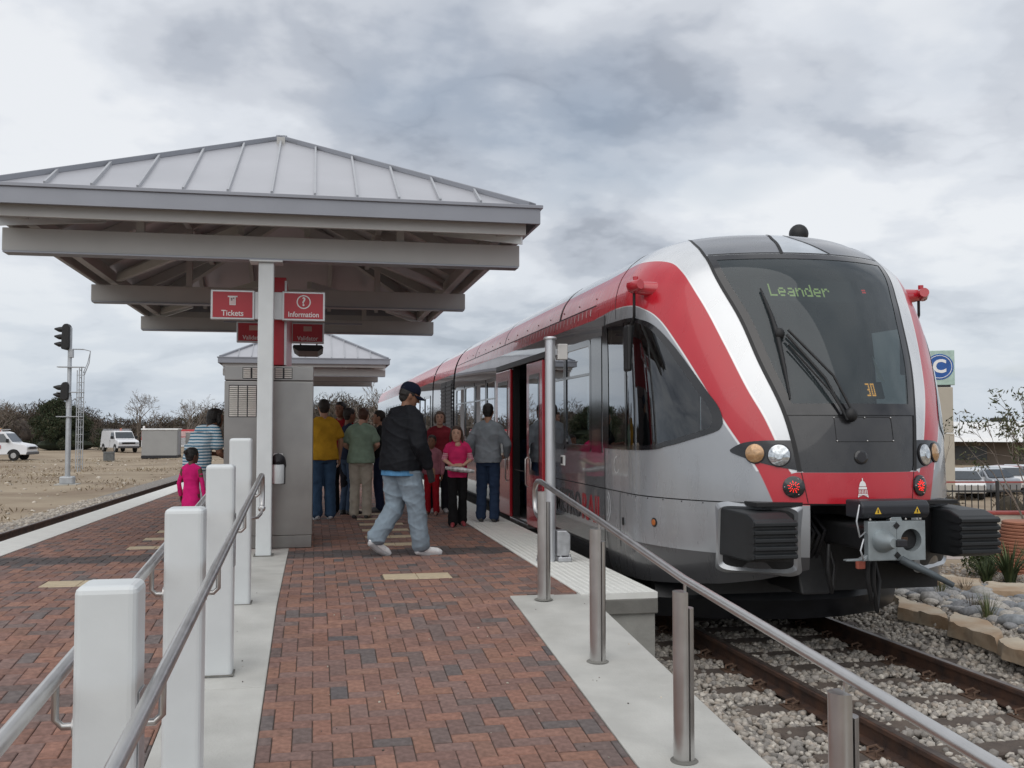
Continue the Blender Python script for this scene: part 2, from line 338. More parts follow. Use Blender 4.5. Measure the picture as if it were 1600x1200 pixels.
# platform body: side walls and end block
mb = MB(); mb.box(2.05, 2.772, 7.86, 62, -.17, -.046); mb.build('edge_beam', M_CONC_D, platform, bevel=.01)
mb = MB(); mb.box(2.0, 2.755, 7.90, 62, -.95, -.17); mb.build('foundation_wall', M_CONC_L, platform)
mb = MB()
mb.add([(xl_out(0) - .02, 0, -.9), (xl_out(0) - .02, 0, -.046), (xl_out(62) - .02, 62, -.046), (xl_out(62) - .02, 62, -.9), (xl_out(0) + .4, 0, -.9), (xl_out(0) + .4, 0, -.046), (xl_out(62) + .4, 62, -.046), (xl_out(62) + .4, 62, -.9)],
       [(0, 1, 2, 3), (4, 7, 6, 5), (1, 5, 6, 2), (0, 3, 7, 4), (0, 4, 5, 1), (3, 2, 6, 7)])
mb.build('foundation_wall', M_CONC_L, platform)
# ================================================================== ground, ballast, tracks
RZ = -.58; TXC = 4.38
def bz(x, y):
    """ballast level beside and under the tracks"""
    z = np.interp(x, [2.0, 2.6, 3.0, 5.75, 6.05, 6.5, 30], [-.60, -.66, -.735, -.735, -.61, -.535, -.525]); return z
def gz(x, y):
    z = np.interp(y, [-20, 15, 40, 90, 200, 2000], [-.8, -.85, -.98, -1.0, -1.1, -1.2])
    d = y + .197 * x; zr = np.interp(d, [0, 17.2, 22, 45, 120, 400], [-.55, -.55, -1.2, -2.2, -2.6, -2.6]) + np.interp(x, [5.5, 7.2], [-.2, 0])
    z = np.where(x > 5.5, zr, z); z = np.where((x > 1.0) & (x < 8.0) & (y < 62), -1.05, z)
    return z
nx, ny = 150, 170
gx = np.concatenate([np.linspace(-900, -60, 14), np.linspace(-55, 60, 116), np.linspace(70, 900, 14)]); gy = np.concatenate([np.linspace(-60, 120, 150), np.linspace(130, 1800, 26)])
def vnoise(x, y, s, seed=0):
    """cheap smooth value noise"""
    x = np.asarray(x) * s + seed * 17.3; y = np.asarray(y) * s + seed * 5.1
    return (np.sin(x * 1.0 + 1.3 * np.sin(y * .7)) + np.sin(y * 1.3 + 1.7 * np.sin(x * .6 + 2)) + .5 * np.sin(2.3 * x + 1.1 * y) + .5 * np.sin(2.9 * y - 1.7 * x)) / 3
GX, GY = np.meshgrid(gx, gy)
GZ = gz(GX, GY) + np.where((GX < -7) & (GY > 8), .10 * vnoise(GX, GY, .5) + .06 * vnoise(GX, GY, 1.4, 2), 0) * np.clip((-GX - 7) / 4, 0, 1)
n1, n2 = GX.shape
mb = MB(); mb.v = list(zip(GX.ravel().tolist(), GY.ravel().tolist(), GZ.ravel().tolist())); mb.f = [(j * n2 + i, j * n2 + i + 1, (j + 1) * n2 + i + 1, (j + 1) * n2 + i) for j in range(n1 - 1) for i in range(n2 - 1)]
M_DIRT = mat('dirt', (.36, .29, .205), .95, scale=.33, col2=(.23, .17, .115), bump=.5, bscale=9, coord='Object', dirt=.55, detail=10)
tag(mb.build('ground', M_DIRT, None, 60, fix=False), kind='structure')
def rail(mb, pts):
    """flat-bottom rail swept along a line of (x, y) points, head top at RZ"""
    prof = [(-.07, -.155), (.07, -.155), (.07, -.143), (.012, -.125), (.010, -.045), (.036, -.036), (.036, -.008), (.028, 0), (-.028, 0), (-.036, -.008), (-.036, -.036), (-.010, -.045), (-.012, -.125), (-.07, -.143)]
    n = len(prof); vs_ = [(x + px, y, RZ + pz) for x, y in pts for px, pz in prof]
    fs = [(i * n + k, i * n + (k + 1) % n, (i + 1) * n + (k + 1) % n, (i + 1) * n + k) for i in range(len(pts) - 1) for k in range(n)] + [tuple(range(n)), tuple(range((len(pts) - 1) * n, len(pts) * n))]
    mb.add(vs_, fs)
M_RAIL = mat('rusty_rail', (.115, .062, .042), .72, .35, scale=7, col2=(.055, .038, .034), bump=.2, bscale=50)
M_RAILTOP = mat('rail_head', (.16, .13, .115), .42, .7, var=.3, scale=12)
M_TIE = mat('timber_tie', (.135, .105, .085), .92, scale=5, col2=(.075, .06, .052), bump=.5, bscale=40)
M_CLIP = mat('rust_clip', (.115, .07, .048), .85, .2, var=.4, scale=30)
def track(cx_of, y0, y1, detail, label_unused=None):
    tr = tag(bpy.data.objects.new('railway_track', None), kind='structure'); COL.objects.link(tr)
    for s in (-1, 1):
        mb = MB(); rail(mb, [(cx_of(y) + s * .7525, y) for y in np.linspace(y0, y1, 8)]); mb.build('rail', M_RAIL, tr, fix=True)
        mb = MB(); 
        for a, b in zip(np.linspace(y0, y1, 8)[:-1], np.linspace(y0, y1, 8)[1:]):
            mb.add([(cx_of(a) + s * .7525 - .024, a, RZ + .001), (cx_of(a) + s * .7525 + .024, a, RZ + .001), (cx_of(b) + s * .7525 + .024, b, RZ + .001), (cx_of(b) + s * .7525 - .024, b, RZ + .001)], [(0, 1, 2, 3)])
        mb.build('rail_head', M_RAILTOP, tr)
    tie = MB().box(-1.3, 1.3, -.115, .115, -.90, -.729).build('tie', M_TIE, tr, bevel=.012)
    plate = MB(); plate.box(-.19, .19, -.09, .09, -.732, -.722)
    pl = plate.build('tie_plate', M_CLIP, tr)
    clip = MB()
    for sx in (-1, 1): clip.tube([(sx * .15, -.06, -.722), (sx * .15, -.05, -.69), (sx * .10, -.045, -.675), (sx * .075, -.01, -.70), (sx * .10, .03, -.675), (sx * .15, .045, -.69), (sx * .16, .03, -.715)], .010, 6)
    cl = clip.build('rail_clip', M_CLIP, tr, 50)
    y = y0 + .3; first = True; k = 0
    while y < y1:
        x = cx_of(y)
        t = tie if first else bpy.data.objects.new('tie', tie.data)
        if not first: COL.objects.link(t); t.parent = tr; m_ = t.modifiers.new('bevel', 'BEVEL'); m_.width = .012
        t.location = (x + rb.uniform(-.04, .04), y, rb.uniform(-.006, .004)); t.rotation_euler = (0, 0, rb.uniform(-.015, .015))
        for s in (-1, 1):
            for src, nm in ((pl, 'tie_plate'), (cl, 'rail_clip')):
                if not detail or y > 14: continue
                q = src if (first and s == -1) else bpy.data.objects.new(nm, src.data)
                if not (first and s == -1): COL.objects.link(q); q.parent = tr
                q.location = (x + s * .7525, y, 0)
        first = False; k += 1; y += .56
    if not detail: bpy.data.objects.remove(pl); bpy.data.objects.remove(cl)
    return tr
tr1 = track(lambda y: TXC, 2.2, 60, True)
def ltx(y): return xl_out(y) - 1.47
tr2 = track(ltx, 8.0, 60, False)
# ballast: bed sheet plus loose stones
def bed(x_of0, x_of1, y0, y1, zfun, nxx, nyy, nm, mt):
    mb = MB(); X = []; 
    for j in range(nyy + 1):
        y = y0 + (y1 - y0) * j / nyy
        for i in range(nxx + 1):
            x = x_of0(y) + (x_of1(y) - x_of0(y)) * i / nxx; X.append((x, y, float(zfun(x, y))))
    mb.v = X; mb.f = [(j * (nxx + 1) + i, j * (nxx + 1) + i + 1, (j + 1) * (nxx + 1) + i + 1, (j + 1) * (nxx + 1) + i) for j in range(nyy) for i in range(nxx)]
    return mb.build(nm, mt, None, 60, fix=False)
M_BED = mat('ballast_bed', (.33, .30, .27), .95, scale=22, col2=(.13, .12, .112), bump=.9, bscale=35)
tag(bed(lambda y: 1.95, lambda y: 9.4, 0, 62, lambda x, y: bz(x, y) - .035, 24, 40, 'ballast_bed', M_BED), kind='structure')
tag(bed(lambda y: ltx(y) - 3.2, lambda y: ltx(y) + 1.3, 0, 62, lambda x, y: -.76 - .16 * max(0, (ltx(y) - 1.5 - x)) , 12, 30, 'ballast_bed', M_BED), kind='structure')
def stones(name, P, size, cols, label, cat, flat=.75):
    """angular stones: jittered icosahedra, all joined"""
    t = (1 + 5 ** .5) / 2
    ico = np.array([(-1, t, 0), (1, t, 0), (-1, -t, 0), (1, -t, 0), (0, -1, t), (0, 1, t), (0, -1, -t), (0, 1, -t), (t, 0, -1), (t, 0, 1), (-t, 0, -1), (-t, 0, 1)]) / math.sqrt(1 + t * t)
    fi = np.array([(0, 11, 5), (0, 5, 1), (0, 1, 7), (0, 7, 10), (0, 10, 11), (1, 5, 9), (5, 11, 4), (11, 10, 2), (10, 7, 6), (7, 1, 8), (3, 9, 4), (3, 4, 2), (3, 2, 6), (3, 6, 8), (3, 8, 9), (4, 9, 5), (2, 4, 11), (6, 2, 10), (8, 6, 7), (9, 8, 1)])
    n = len(P); s = size[0] + (size[1] - size[0]) * RNG.random(n) ** 1.6
    sc = np.stack([RNG.uniform(.75, 1.25, n), RNG.uniform(.75, 1.25, n), RNG.uniform(.55, .95, n) * flat / .75], -1) * s[:, None]
    V = ico[None] * (1 + RNG.uniform(-.22, .22, (n, 12, 1))) * sc[:, None, :]
    a = RNG.uniform(0, 6.28, n); ca, sa = np.cos(a), np.sin(a); b = RNG.normal(0, .4, n); cb, sb = np.cos(b), np.sin(b)
    x, y, z = V[..., 0], V[..., 1], V[..., 2]; y, z = y * cb[:, None] - z * sb[:, None], y * sb[:, None] + z * cb[:, None]
    x, y = x * ca[:, None] - y * sa[:, None], x * sa[:, None] + y * ca[:, None]
    V = np.stack([x, y, z], -1) + P[:, None, :]
    me = bpy.data.meshes.new(name); nv, nf = n * 12, n * 20
    me.vertices.add(nv); me.vertices.foreach_set('co', V.astype('f').ravel()); F_ = (fi[None] + (np.arange(n) * 12)[:, None, None]).reshape(-1, 3)
    me.loops.add(nf * 3); me.loops.foreach_set('vertex_index', F_.ravel().astype('i')); me.polygons.add(nf); me.polygons.foreach_set('loop_start', (np.arange(nf) * 3).astype('i'))
    me.update(calc_edges=True); me.validate()
    c = np.array(cols)[RNG.integers(0, len(cols), n)] * RNG.uniform(.75, 1.25, (n, 1)); c = np.repeat(np.concatenate([c, np.ones((n, 1))], 1), 12, 0)
    at_ = me.attributes.new('tone', 'FLOAT_COLOR', 'POINT'); at_.data.foreach_set('color', c.astype('f').ravel()); me.materials.append(M_STONE)
    o = bpy.data.objects.new(name, me); COL.objects.link(o); return tag(o, label, cat, kind='stuff')
M_STONE = attr_mat('crushed_stone', 'tone', .9, .3, 60, .2, 25)
GREYS = [(.38, .345, .305), (.31, .285, .26), (.42, .385, .34), (.25, .232, .212), (.35, .305, .26), (.46, .425, .375)]
def scatter(n, x0, x1, y0, y1, zfun, keep=None, bury=.2):
    x = RNG.uniform(x0, x1, n); y = RNG.uniform(y0, y1, n)
    if keep is not None: k = keep(x, y); x, y = x[k], y[k]
    return np.stack([x, y, zfun(x, y)], -1)
def ties_clear(x, y):
    ph = (y - 2.5 + .28) % .56 - .28; on_tie = (np.abs(ph) < .11) & (np.abs(x - TXC) < 1.28) & (RNG.random(len(x)) > .05)
    on_rail = (np.abs(np.abs(x - TXC) - .7525) < .10)
    return ~(on_tie | on_rail)
crib = lambda x, y: bz(x, y) - .004 + RNG.normal(0, .010, len(x)) + .006 * vnoise(x, y, 1.5)
P = np.concatenate([scatter(24000, 2.19, 5.75, 2.4, 9.6, crib, ties_clear), scatter(18000, 5.7, 7.9, 4.2, 12.5, crib), scatter(2500, 2.8, 5.75, 9.6, 12, crib, ties_clear)])
stones('ballast_stones', P, (.018, .038), GREYS, 'loose grey crushed stone ballast around the right hand track', 'ballast')
P = scatter(6000, 0, 1, 12, 34, lambda x, y: x * 0)
P[:, 0] = ltx(P[:, 1]) - 3.0 + P[:, 0] * 4.1; P[:, 2] = -.77 - .15 * np.maximum(0, ltx(P[:, 1]) - 1.5 - P[:, 0])
stones('ballast_stones', P, (.03, .06), [(.36, .32, .27), (.42, .38, .33), (.30, .26, .22)], 'loose pale ballast beside the far left track', 'ballast')

P = np.concatenate([scatter(70, -.25, 1.5, 3.2, 9.5, lambda x, y: np.interp(y, ZFX, ZFY) + .003), scatter(14, -.75, -.3, 3, 9, lambda x, y: np.interp(y, ZFX, ZFY) + .004), scatter(12, 1.6, 2.15, 3.5, 7.8, lambda x, y: np.interp(y, ZFX, ZFY) + .004)])
stones('loose_grit', P, (.003, .008), [(.45, .42, .36), (.16, .13, .11), (.10, .09, .08), (.55, .50, .42)], 'tiny specks of grit lying on the ramp paving', 'grit')
# ================================================================== canopy
def clip_poly(poly, a, b, c):
    """keep the side a*x+b*y<=c of a 2D polygon"""
    out = []
    for i in range(len(poly)):
        p, q = poly[i], poly[(i + 1) % len(poly)]; dp, dq = a * p[0] + b * p[1] - c, a * q[0] + b * q[1] - c
        if dp <= 0: out.append(p)
        if dp * dq < 0: t = dp / (dp - dq); out.append((p[0] + (q[0] - p[0]) * t, p[1] + (q[1] - p[1]) * t))
    return out
CH, CL, ZE, ZR = 2.75, 9.45, 3.69, 5.06      # half width, length, eave and ridge heights
SL = (ZR - ZE) / CH
M_SEAM = mat('roof_seam', (.46, .47, .49), .4, .4, var=.05)
def make_canopy(loc, label, full=True):
    t = thing('platform_canopy', label, 'canopy', loc, 0, 'station canopies')
    def rz(x, y): return ZE + SL * min(CH - abs(x), y, CL - y)
    faces = [([(-CH, 0), (CH, 0), (0, CH)], (0, 0), 'y'), ([(CH, 0), (CH, CL), (0, CL - CH), (0, CH)], 0, 'x'), ([(CH, CL), (-CH, CL), (0, CL - CH)], 0, 'y'), ([(-CH, CL), (-CH, 0), (0, CH), (0, CL - CH)], 0, 'x')]
    step = .43
    for fi, (poly, _, ax) in enumerate(faces):
        lo, hi = (-CH, CH) if ax == 'y' else (0, CL)
        n = int((hi - lo) / step); off = ((hi - lo) - n * step) / 2; cuts = [lo] + [lo + off + step * k for k in range(n + 1)] + [hi]
        seams = MB()
        for a, b in zip(cuts[:-1], cuts[1:]):
            if b - a < .01: continue
            pl = clip_poly(poly, *((1, 0, b) if ax == 'y' else (0, 1, b))); pl = clip_poly(pl, *((-1, 0, -a) if ax == 'y' else (0, -1, -a))) if pl else pl
            if len(pl) < 3: continue
            k = len(pl); top = [(x, y, rz(x, y)) for x, y in pl]; bot = [(x, y, rz(x, y) - .012) for x, y in pl]
            MB().add(top + bot, [tuple(range(k)), tuple(range(k, 2 * k))[::-1]] + [(i, i + k, (i + 1) % k + k, (i + 1) % k) for i in range(k)]).build('roof_panel', M_ROOF, t)
        for c in cuts[1:-1]:
            if ax == 'y':
                d = CH - abs(c); y0 = 0.03 if fi == 0 else CL - .03; y1 = d if fi == 0 else CL - d
                if d < .2: continue
                A, B = (c, y0, rz(c, y0) + .016), (c, y1, rz(c, y1) + .016)
            else:
                sx = 1 if fi == 1 else -1; d = min(CH, c, CL - c)
                if d < .2: continue
                A, B = (sx * (CH - .03), c, rz(CH - .03, c) + .016), (sx * (CH - d), c, rz(CH - d, c) + .016)
            MB().bar(A, B, .022, .05).build('roof_seam', M_SEAM, t)
    # hip and ridge caps
    for sx in (-1, 1):
        for y0, y1 in ((0, CH), (CL, CL - CH)):
            a = Vector((sx * CH * .985, y0 + (y1 - y0) * .015, rz(CH * .985, abs(y1 - y0) * .015) + .008)); b = Vector((0, y1, ZR + .010)); MB().bar(a, b, .13, .06).build('hip_cap', M_ROOFTRIM, t, bevel=.008)
    MB().bar((0, CH - .05, ZR + .012), (0, CL - CH + .05, ZR + .012), .14, .05).build('ridge_cap', M_ROOFTRIM, t, bevel=.01)
    # fascia with drip edge, and the set-back gutter channel under it
    e = .02
    for nm, o, z0, z1, th, mt in (('fascia', .03, ZE - .185, ZE - .008, .03, M_ROOFTRIM), ('drip_edge', .055, ZE - .022, ZE + .014, .10, M_ROOFTRIM), ('gutter_channel', -.10, ZE - .285, ZE - .16, .05, M_CANOPY)):
        x, y0, y1 = CH + o, -o, CL + o
        MB().box(-x, x, y0, y0 + th, z0, z1).build(nm, mt, t, bevel=.004); MB().box(-x, x, y1 - th, y1, z0, z1).build(nm, mt, t)
        MB().box(-x, -x + th, y0 + th + .001, y1 - th - .001, z0, z1).build(nm, mt, t); MB().box(x - th, x, y0 + th + .001, y1 - th - .001, z0, z1).build(nm, mt, t)
    beams = (.62, 4.72, 8.83); BZ0, BZ1 = 3.12, 3.375
    for y in beams:
        mb = MB(); mb.box(-2.67, 2.67, y - .075, y + .075, BZ0 + .02, BZ1); mb.build('cross_beam', M_CANOPY, t, bevel=.006)
        MB().box(-2.655, 2.655, y - .10, y + .10, BZ0, BZ0 + .018).build('beam_flange', M_ROOFTRIM, t)
        MB().box(-.15, .01, y - .08, y + .08, 0, BZ0 - .02).build('column', M_POSTW, t, bevel=.012)
        MB().box(-.24, .10, y - .13, y + .13, BZ0 - .02, BZ0 - .002).build('cap_plate', M_POSTW, t, bevel=.003)
        MB().box(-.17, .03, y - .10, y + .10, 0.003, .012).build('base_plate', M_CONC_D, t)
        for s in (-1, 1):      # rafter pair over each beam, post and strut
            za = rz(2.55, CL / 2) - .13; zb = rz(.05, CL / 2) - .16
            yy = y
            h = min(y, CL - y) if False else None
            # rafters follow the roof plane that lies over this beam
            pts = [(s * x, y, rz(x, y) - .10) for x in (2.6, max(.06, CH - min(y, CL - y)) if min(y, CL - y) < CH else .06)]
            MB().bar(pts[0], pts[1], .09, .16).build('rafter', M_CANOPY, t)
            MB().bar((s * 1.35, y, BZ1), (s * 1.35, y, rz(1.35, y) - .17), .08, .08).build('strut', M_CANOPY, t)
    for s in (-1, 1):
        MB().bar((s * 2.42, .16, 3.50), (s * 2.42, CL - .16, 3.50), .10, .15).build('edge_beam', M_CANOPY, t)
        MB().bar((s * 1.35, 1.5, rz(1.35, CL / 2) - .10), (s * 1.35, CL - 1.5, rz(1.35, CL / 2) - .10), .08, .14).build('purlin', M_CANOPY, t)
        for y0, y1 in ((.14, CH), (CL - .14, CL - CH)):
            MB().bar((s * (CH - .14), y0, rz(CH - .14, CL / 2) - .12), (0, y1, ZR - .14), .10, .18).build('hip_rafter', M_CANOPY, t)
        for k, y in enumerate((2.0, 3.4, 6.05, 7.45)):
            d = min(y, CL - y); xi = max(.06, CH - d)
            MB().bar((s * 2.55, y, rz(2.55, CL / 2) - .10), (s * xi, y, rz(xi, y) - .10), .08, .15).build('rafter', M_CANOPY, t)
        for (ya, yb) in ((.62, 4.72), (4.72, 8.83)):   # braces in plan between the cross beams
            MB().bar((s * .35, ya + .1, 3.47), (s * 2.3, yb - .1, 3.47), .07, .10).build('brace', M_CANOPY, t)
        for x in (.7, 1.6):
            MB().bar((s * x, .12, rz(0, .12) - .10), (s * x, CH - x, rz(x, CH - x) - .10), .07, .13).build('jack_rafter', M_CANOPY, t)
            MB().bar((s * x, CL - .12, rz(0, CL - .12) - .10), (s * x, CL - CH + x, rz(x, CL - CH + x) - .10), .07, .13).build('jack_rafter', M_CANOPY, t)
        for y0, dy in ((.62, -1), (8.83, 1)):   # tapered outrigger plates to the roof corners
            a, b = Vector((s * 1.75, y0 - dy * .25, 3.62)), Vector((s * 2.62, y0 + dy * .44, 3.62)); d = (b - a); nrm = Vector((-d.y, d.x, 0)).normalized() * .02
            vs_ = []
            for sg in (-1, 1): vs_ += [a + nrm * sg - Vector((0, 0, .10)), b + nrm * sg - Vector((0, 0, .30)), b + nrm * sg - Vector((0, 0, .02)), a + nrm * sg]
            MB().add(vs_, [(0, 1, 2, 3), (7, 6, 5, 4), (0, 4, 5, 1), (1, 5, 6, 2), (2, 6, 7, 3), (3, 7, 4, 0)]).build('outrigger', M_POSTW, t)
    MB().bar((0, CH - .3, ZR - .16), (0, CL - CH + .3, ZR - .16), .10, .20).build('ridge_beam', M_CANOPY, t)
    MB().bar((-1.0, 6.3, 3.05), (1.2, 6.3, 3.05), .05, .03).build('light_bar', M_ROOFTRIM, t)
    return t
CX = -.45
can1 = make_canopy((CX, 10.28, 0), 'large hipped metal canopy on white columns over the near platform')
can2 = copy_tree(can1); can2.location = (CX + .12, 33.6, -.05); can2['label'] = 'smaller looking hipped canopy farther down the platform behind the crowd'
# ---- signs on the near canopy
def q_icon(par, cx, cz, y, r):
    mb = MB(); n = 28
    for k in range(n):
        a0, a1 = 2 * math.pi * k / n, 2 * math.pi * (k + 1) / n
        mb.add([(cx + rr * math.cos(a), y, cz + rr * math.sin(a)) for rr in (r, r * .84) for a in (a0, a1)], [(0, 1, 3, 2)])
    mb.build('icon_ring', M_WHITE, par)
    text_mesh('?', r * 1.75, 'icon_mark', M_WHITE, par, face_mx((cx, y - .001, cz), (1, 0, 0), (0, 0, 1)), .002, r * .035)
def t_icon(par, cx, cz, y, s):
    MB().box(cx - s * .62, cx + s * .62, y - .003, y, cz + s * .42, cz + s * .60).build('icon_slot', M_WHITE, par, bevel=.004)
    MB().box(cx - s * .40, cx + s * .40, y - .005, y - .001, cz - s * .62, cz + s * .46).build('icon_card', M_WHITE, par, bevel=.006)
    MB().box(cx - s * .33, cx + s * .33, y - .007, y - .005, cz - s * .53, cz + s * .40).build('icon_card_face', mat('icon_pink', (.78, .62, .62), .5), par)
    for dx, dz in ((-.2, -.02), (-.2, .16), (.05, .22)): MB().box(cx + s * dx, cx + s * dx + s * .16, y - .009, y - .007, cz + s * dz, cz + s * dz + s * .12).build('icon_print', M_BLACK, par)
def sign(word, x0, x1, z0, z1, y, label, icon, arm):
    xc = (x0 + x1) / 2; t = thing('hanging_sign', label, 'sign', (xc, y, z0)); w, h = (x1 - x0) / 2, z1 - z0
    MB().box(-w, w, 0, .10, 0, h).build('sign_frame', M_SIGNFR, t, bevel=.006)
    MB().box(-w + .022, w - .022, -.006, -.001, .022, h - .022).build('sign_face', M_RED, t)
    MB().box(-w + .022, w - .022, .101, .106, .022, h - .022).build('sign_face', M_RED, t)
    MB().box(*(((w, w + .11) if arm > 0 else (-w - .11, -w))), .02, .08, .01, h - .01).build('mounting_arm', M_SIGNFR, t, bevel=.004)
    text_mesh(word, .088 if len(word) < 10 else .082, 'sign_word', M_WHITE, t, face_mx((0, -.0075, .068), (1, 0, 0), (0, 0, 1)), .002, .0012, sx=.92 if len(word) < 10 else .88)
    if icon == '?': q_icon(t, 0, h * .64, -.0075, .078)
    elif icon == 't': t_icon(t, 0, h * .64, -.0075, .085)
    else: MB().box(-.06, .06, -.009, -.0065, h * .58, h * .82).build('icon_box', mat('icon_tan', (.62, .42, .36), .5), t, bevel=.004)
    return t
sign('Tickets', -1.14, -.67, 2.545, 2.875, 11.40, 'red hanging sign reading Tickets left of the canopy column', 't', 1)
sign('Information', -.37, .10, 2.545, 2.875, 11.40, 'red hanging sign reading Information right of the canopy column', '?', -1)
sign('Validator', -1.12, -.65, 2.58, 2.88, 14.85, 'dim red Validator sign half hidden behind the column, under the Tickets sign', 'b', 1)
sign('Validator', -.35, .12, 2.58, 2.88, 14.85, 'dim red Validator sign under the Information sign', 'b', -1)
t = thing('sign_pylon', 'tall red panel standing behind the canopy column between the signs', 'pylon', (-.40, 11.62, 0))
MB().box(-.075, .065, .0, 3.0, 2.06, 3.06).build('pylon_panel', M_RED, t, bevel=.004); MB().box(.05, .075, -.02, 0, 2.06, 3.02).build('pylon_trim', M_SIGNFR, t)
MB().box(-.11, -.062, -.30, -.10, .02, 2.5).build('pylon_edge', M_RED, t)
MB().prism([(.03, 2.66), (.12, 2.60), (.44, 2.60), (.53, 2.66), (.50, 2.70), (.05, 2.70)], 'y', 5.0, 6.4).build('hanging_lamp', M_DARK, t, bevel=.008)
for x in (.15, .42): MB().cyl((x, 5.6, 2.70), (x, 5.6, 3.12), .012, 8).build('lamp_rod', M_DARK, t)
# ---- ticket kiosk
M_KIOSK = mat('kiosk_stainless', (.33, .318, .305), .30, .92, var=.10, scale=2.5, rvar=.06, bump=.03, bscale=150)
k = thing('ticket_kiosk', 'tall stainless steel ticket kiosk with louvred vents behind the column', 'kiosk', (-.505, 11.5, 0))
MB().box(-.485, .485, 0, 1.4, .145, 1.868).build('cabinet', M_KIOSK, k, bevel=.006); MB().box(-.485, .485, 0, 1.4, 1.878, 2.04).build('cabinet_head', M_KIOSK, k, bevel=.006)
MB().box(-.478, .478, .012, 1.39, 0.004, .14).build('plinth', M_KIOSK, k, bevel=.004); MB().box(-.475, .475, .01, 1.39, 1.868, 1.878).build('seam', M_DARK, k)
M_LOUV = mat('louver_bright', (.80, .78, .74), .35, .2, var=.05)
def louvers(x0, z0, rows, dz, w):
    for r_ in range(rows):
        z = z0 + r_ * dz; MB().add([(x0, -.001, z), (x0 + w, -.001, z), (x0 + w, -.001, z + dz * .80), (x0, -.001, z + dz * .80), (x0, -.022, z), (x0 + w, -.022, z)], [(0, 1, 5, 4), (4, 5, 2, 3), (0, 4, 3), (1, 2, 5)]).build('louver', M_LOUV, k)
for a_, b_, c_, d_ in ((-.437, -.135, 1.465, 1.825), (-.292, -.098, 1.895, 2.022), (.058, .252, 1.895, 2.022)): MB().box(a_, b_, -.0008, .002, c_, d_).build('vent_gap_shade', M_DARK, k)  # dark sheets behind the slats paint in the shade of the gaps
for x0 in (-.43, -.33, -.23): louvers(x0, 1.475, 16, .0215, .088)
for x0 in (-.285, -.185, .065, .165): louvers(x0, 1.905, 5, .023, .08)
d = thing('wall_dispenser', 'small white cylinder dispenser under a dark hood on the kiosk front', 'dispenser', (-.395, 11.40, .73))
MB().lathe([(.062, 0), (.065, .01), (.065, .20), (.058, .21)], 20).build('canister', M_POSTW, d, 40)
MB().tube([(0, .095, .19), (0, .06, .25), (0, -.02, .265), (0, -.075, .23)], [.085, .08, .07, .02], 12).build('hood', M_DARK, d, 50)
MB().box(-.075, .075, .068, .096, -.01, .24).build('back_plate', M_DARK, d, bevel=.004); MB().box(-.055, .045, .07, .097, .25, .33).build('notice_card', M_WHITE, d)
# ---- white posts with hand rails on both sides
wr = thing('ramp_railing', 'row of thick white square posts carrying steel handrails on both sides', 'railing', (-.575, 5.5, zf(5.5)))
def loc_(p): return (p[0] + .575, p[1] - 5.5, p[2] - zf(5.5))
WP = ((3.0, .915), (4.66, .995), (6.34, 1.125), (8.0, 1.268)); HW = .0825
RZY = [(0.5, .55), (2.27, .615), (3.65, .69), (5.0, .77), (8.02, .955), (8.3, .968)]
def hz(y): return float(np.interp(y, [a for a, b in RZY], [b for a, b in RZY]))
for y, zt in WP:
    zb = zf(y) - .03; mb = MB(); 
    o = MB().box(-HW, HW, -HW, HW, 0, zt - zb).build('post', M_POSTW, wr, loc=loc_((-.575, y, zb)), bevel=.022, seg=3)
    MB().box(-HW - .012, HW + .012, -HW - .012, HW + .012, .03, .037).build('base_seal', M_CONC_D, wr, loc=loc_((-.575, y, zb)))
for s in (-1, 1):
    x = -.575 + s * .142
    pts = [loc_((x, y, hz(y))) for y in (.5, 1.4, 2.27, 3.65, 5.0, 6.5, 8.02, 8.24)] + [loc_((x, a, b)) for a, b in ((8.33, .962), (8.40, .93), (8.425, .88), (8.42, .78), (8.40, .72), (8.36, .69))]
    MB().tube(pts, .0215, 14).build('handrail', M_STEEL, wr, 60)
    for y, zt in WP:
        z = hz(y); MB().tube([loc_(q) for q in ((-.575 + s * .075, y, z - .135), (x - s * .02, y, z - .135), (x, y, z - .115), (x, y, z - .02))], .011, 8).build('rail_bracket', M_STEEL, wr, 60)
        MB().cyl(loc_((-.575 + s * .083, y, z - .135)), loc_((-.575 + s * .093, y, z - .135)), .032, 16).build('bracket_flange', M_STEEL, wr, 40)
    MB().tube([loc_(q) for q in ((x, 8.36, .69), (x, 8.30, .66), (x - s * .02, 8.16, .64), (-.575 + s * .07, 8.06, .64))], .012, 8).build('rail_return', M_STEEL, wr, 60)
    MB().ball(loc_((x, 8.37, .695)), .03).build('return_knuckle', M_STEEL, wr, 60)
for y, zt in ((3.0, .915), (6.34, 1.125)): MB().box(HW + .001, HW + .006, -.045, .045, -.62, -.30).build('access_plate', M_GALV, wr, loc=loc_((-.575, y, zt)), bevel=.002)
wr.location.x += .016
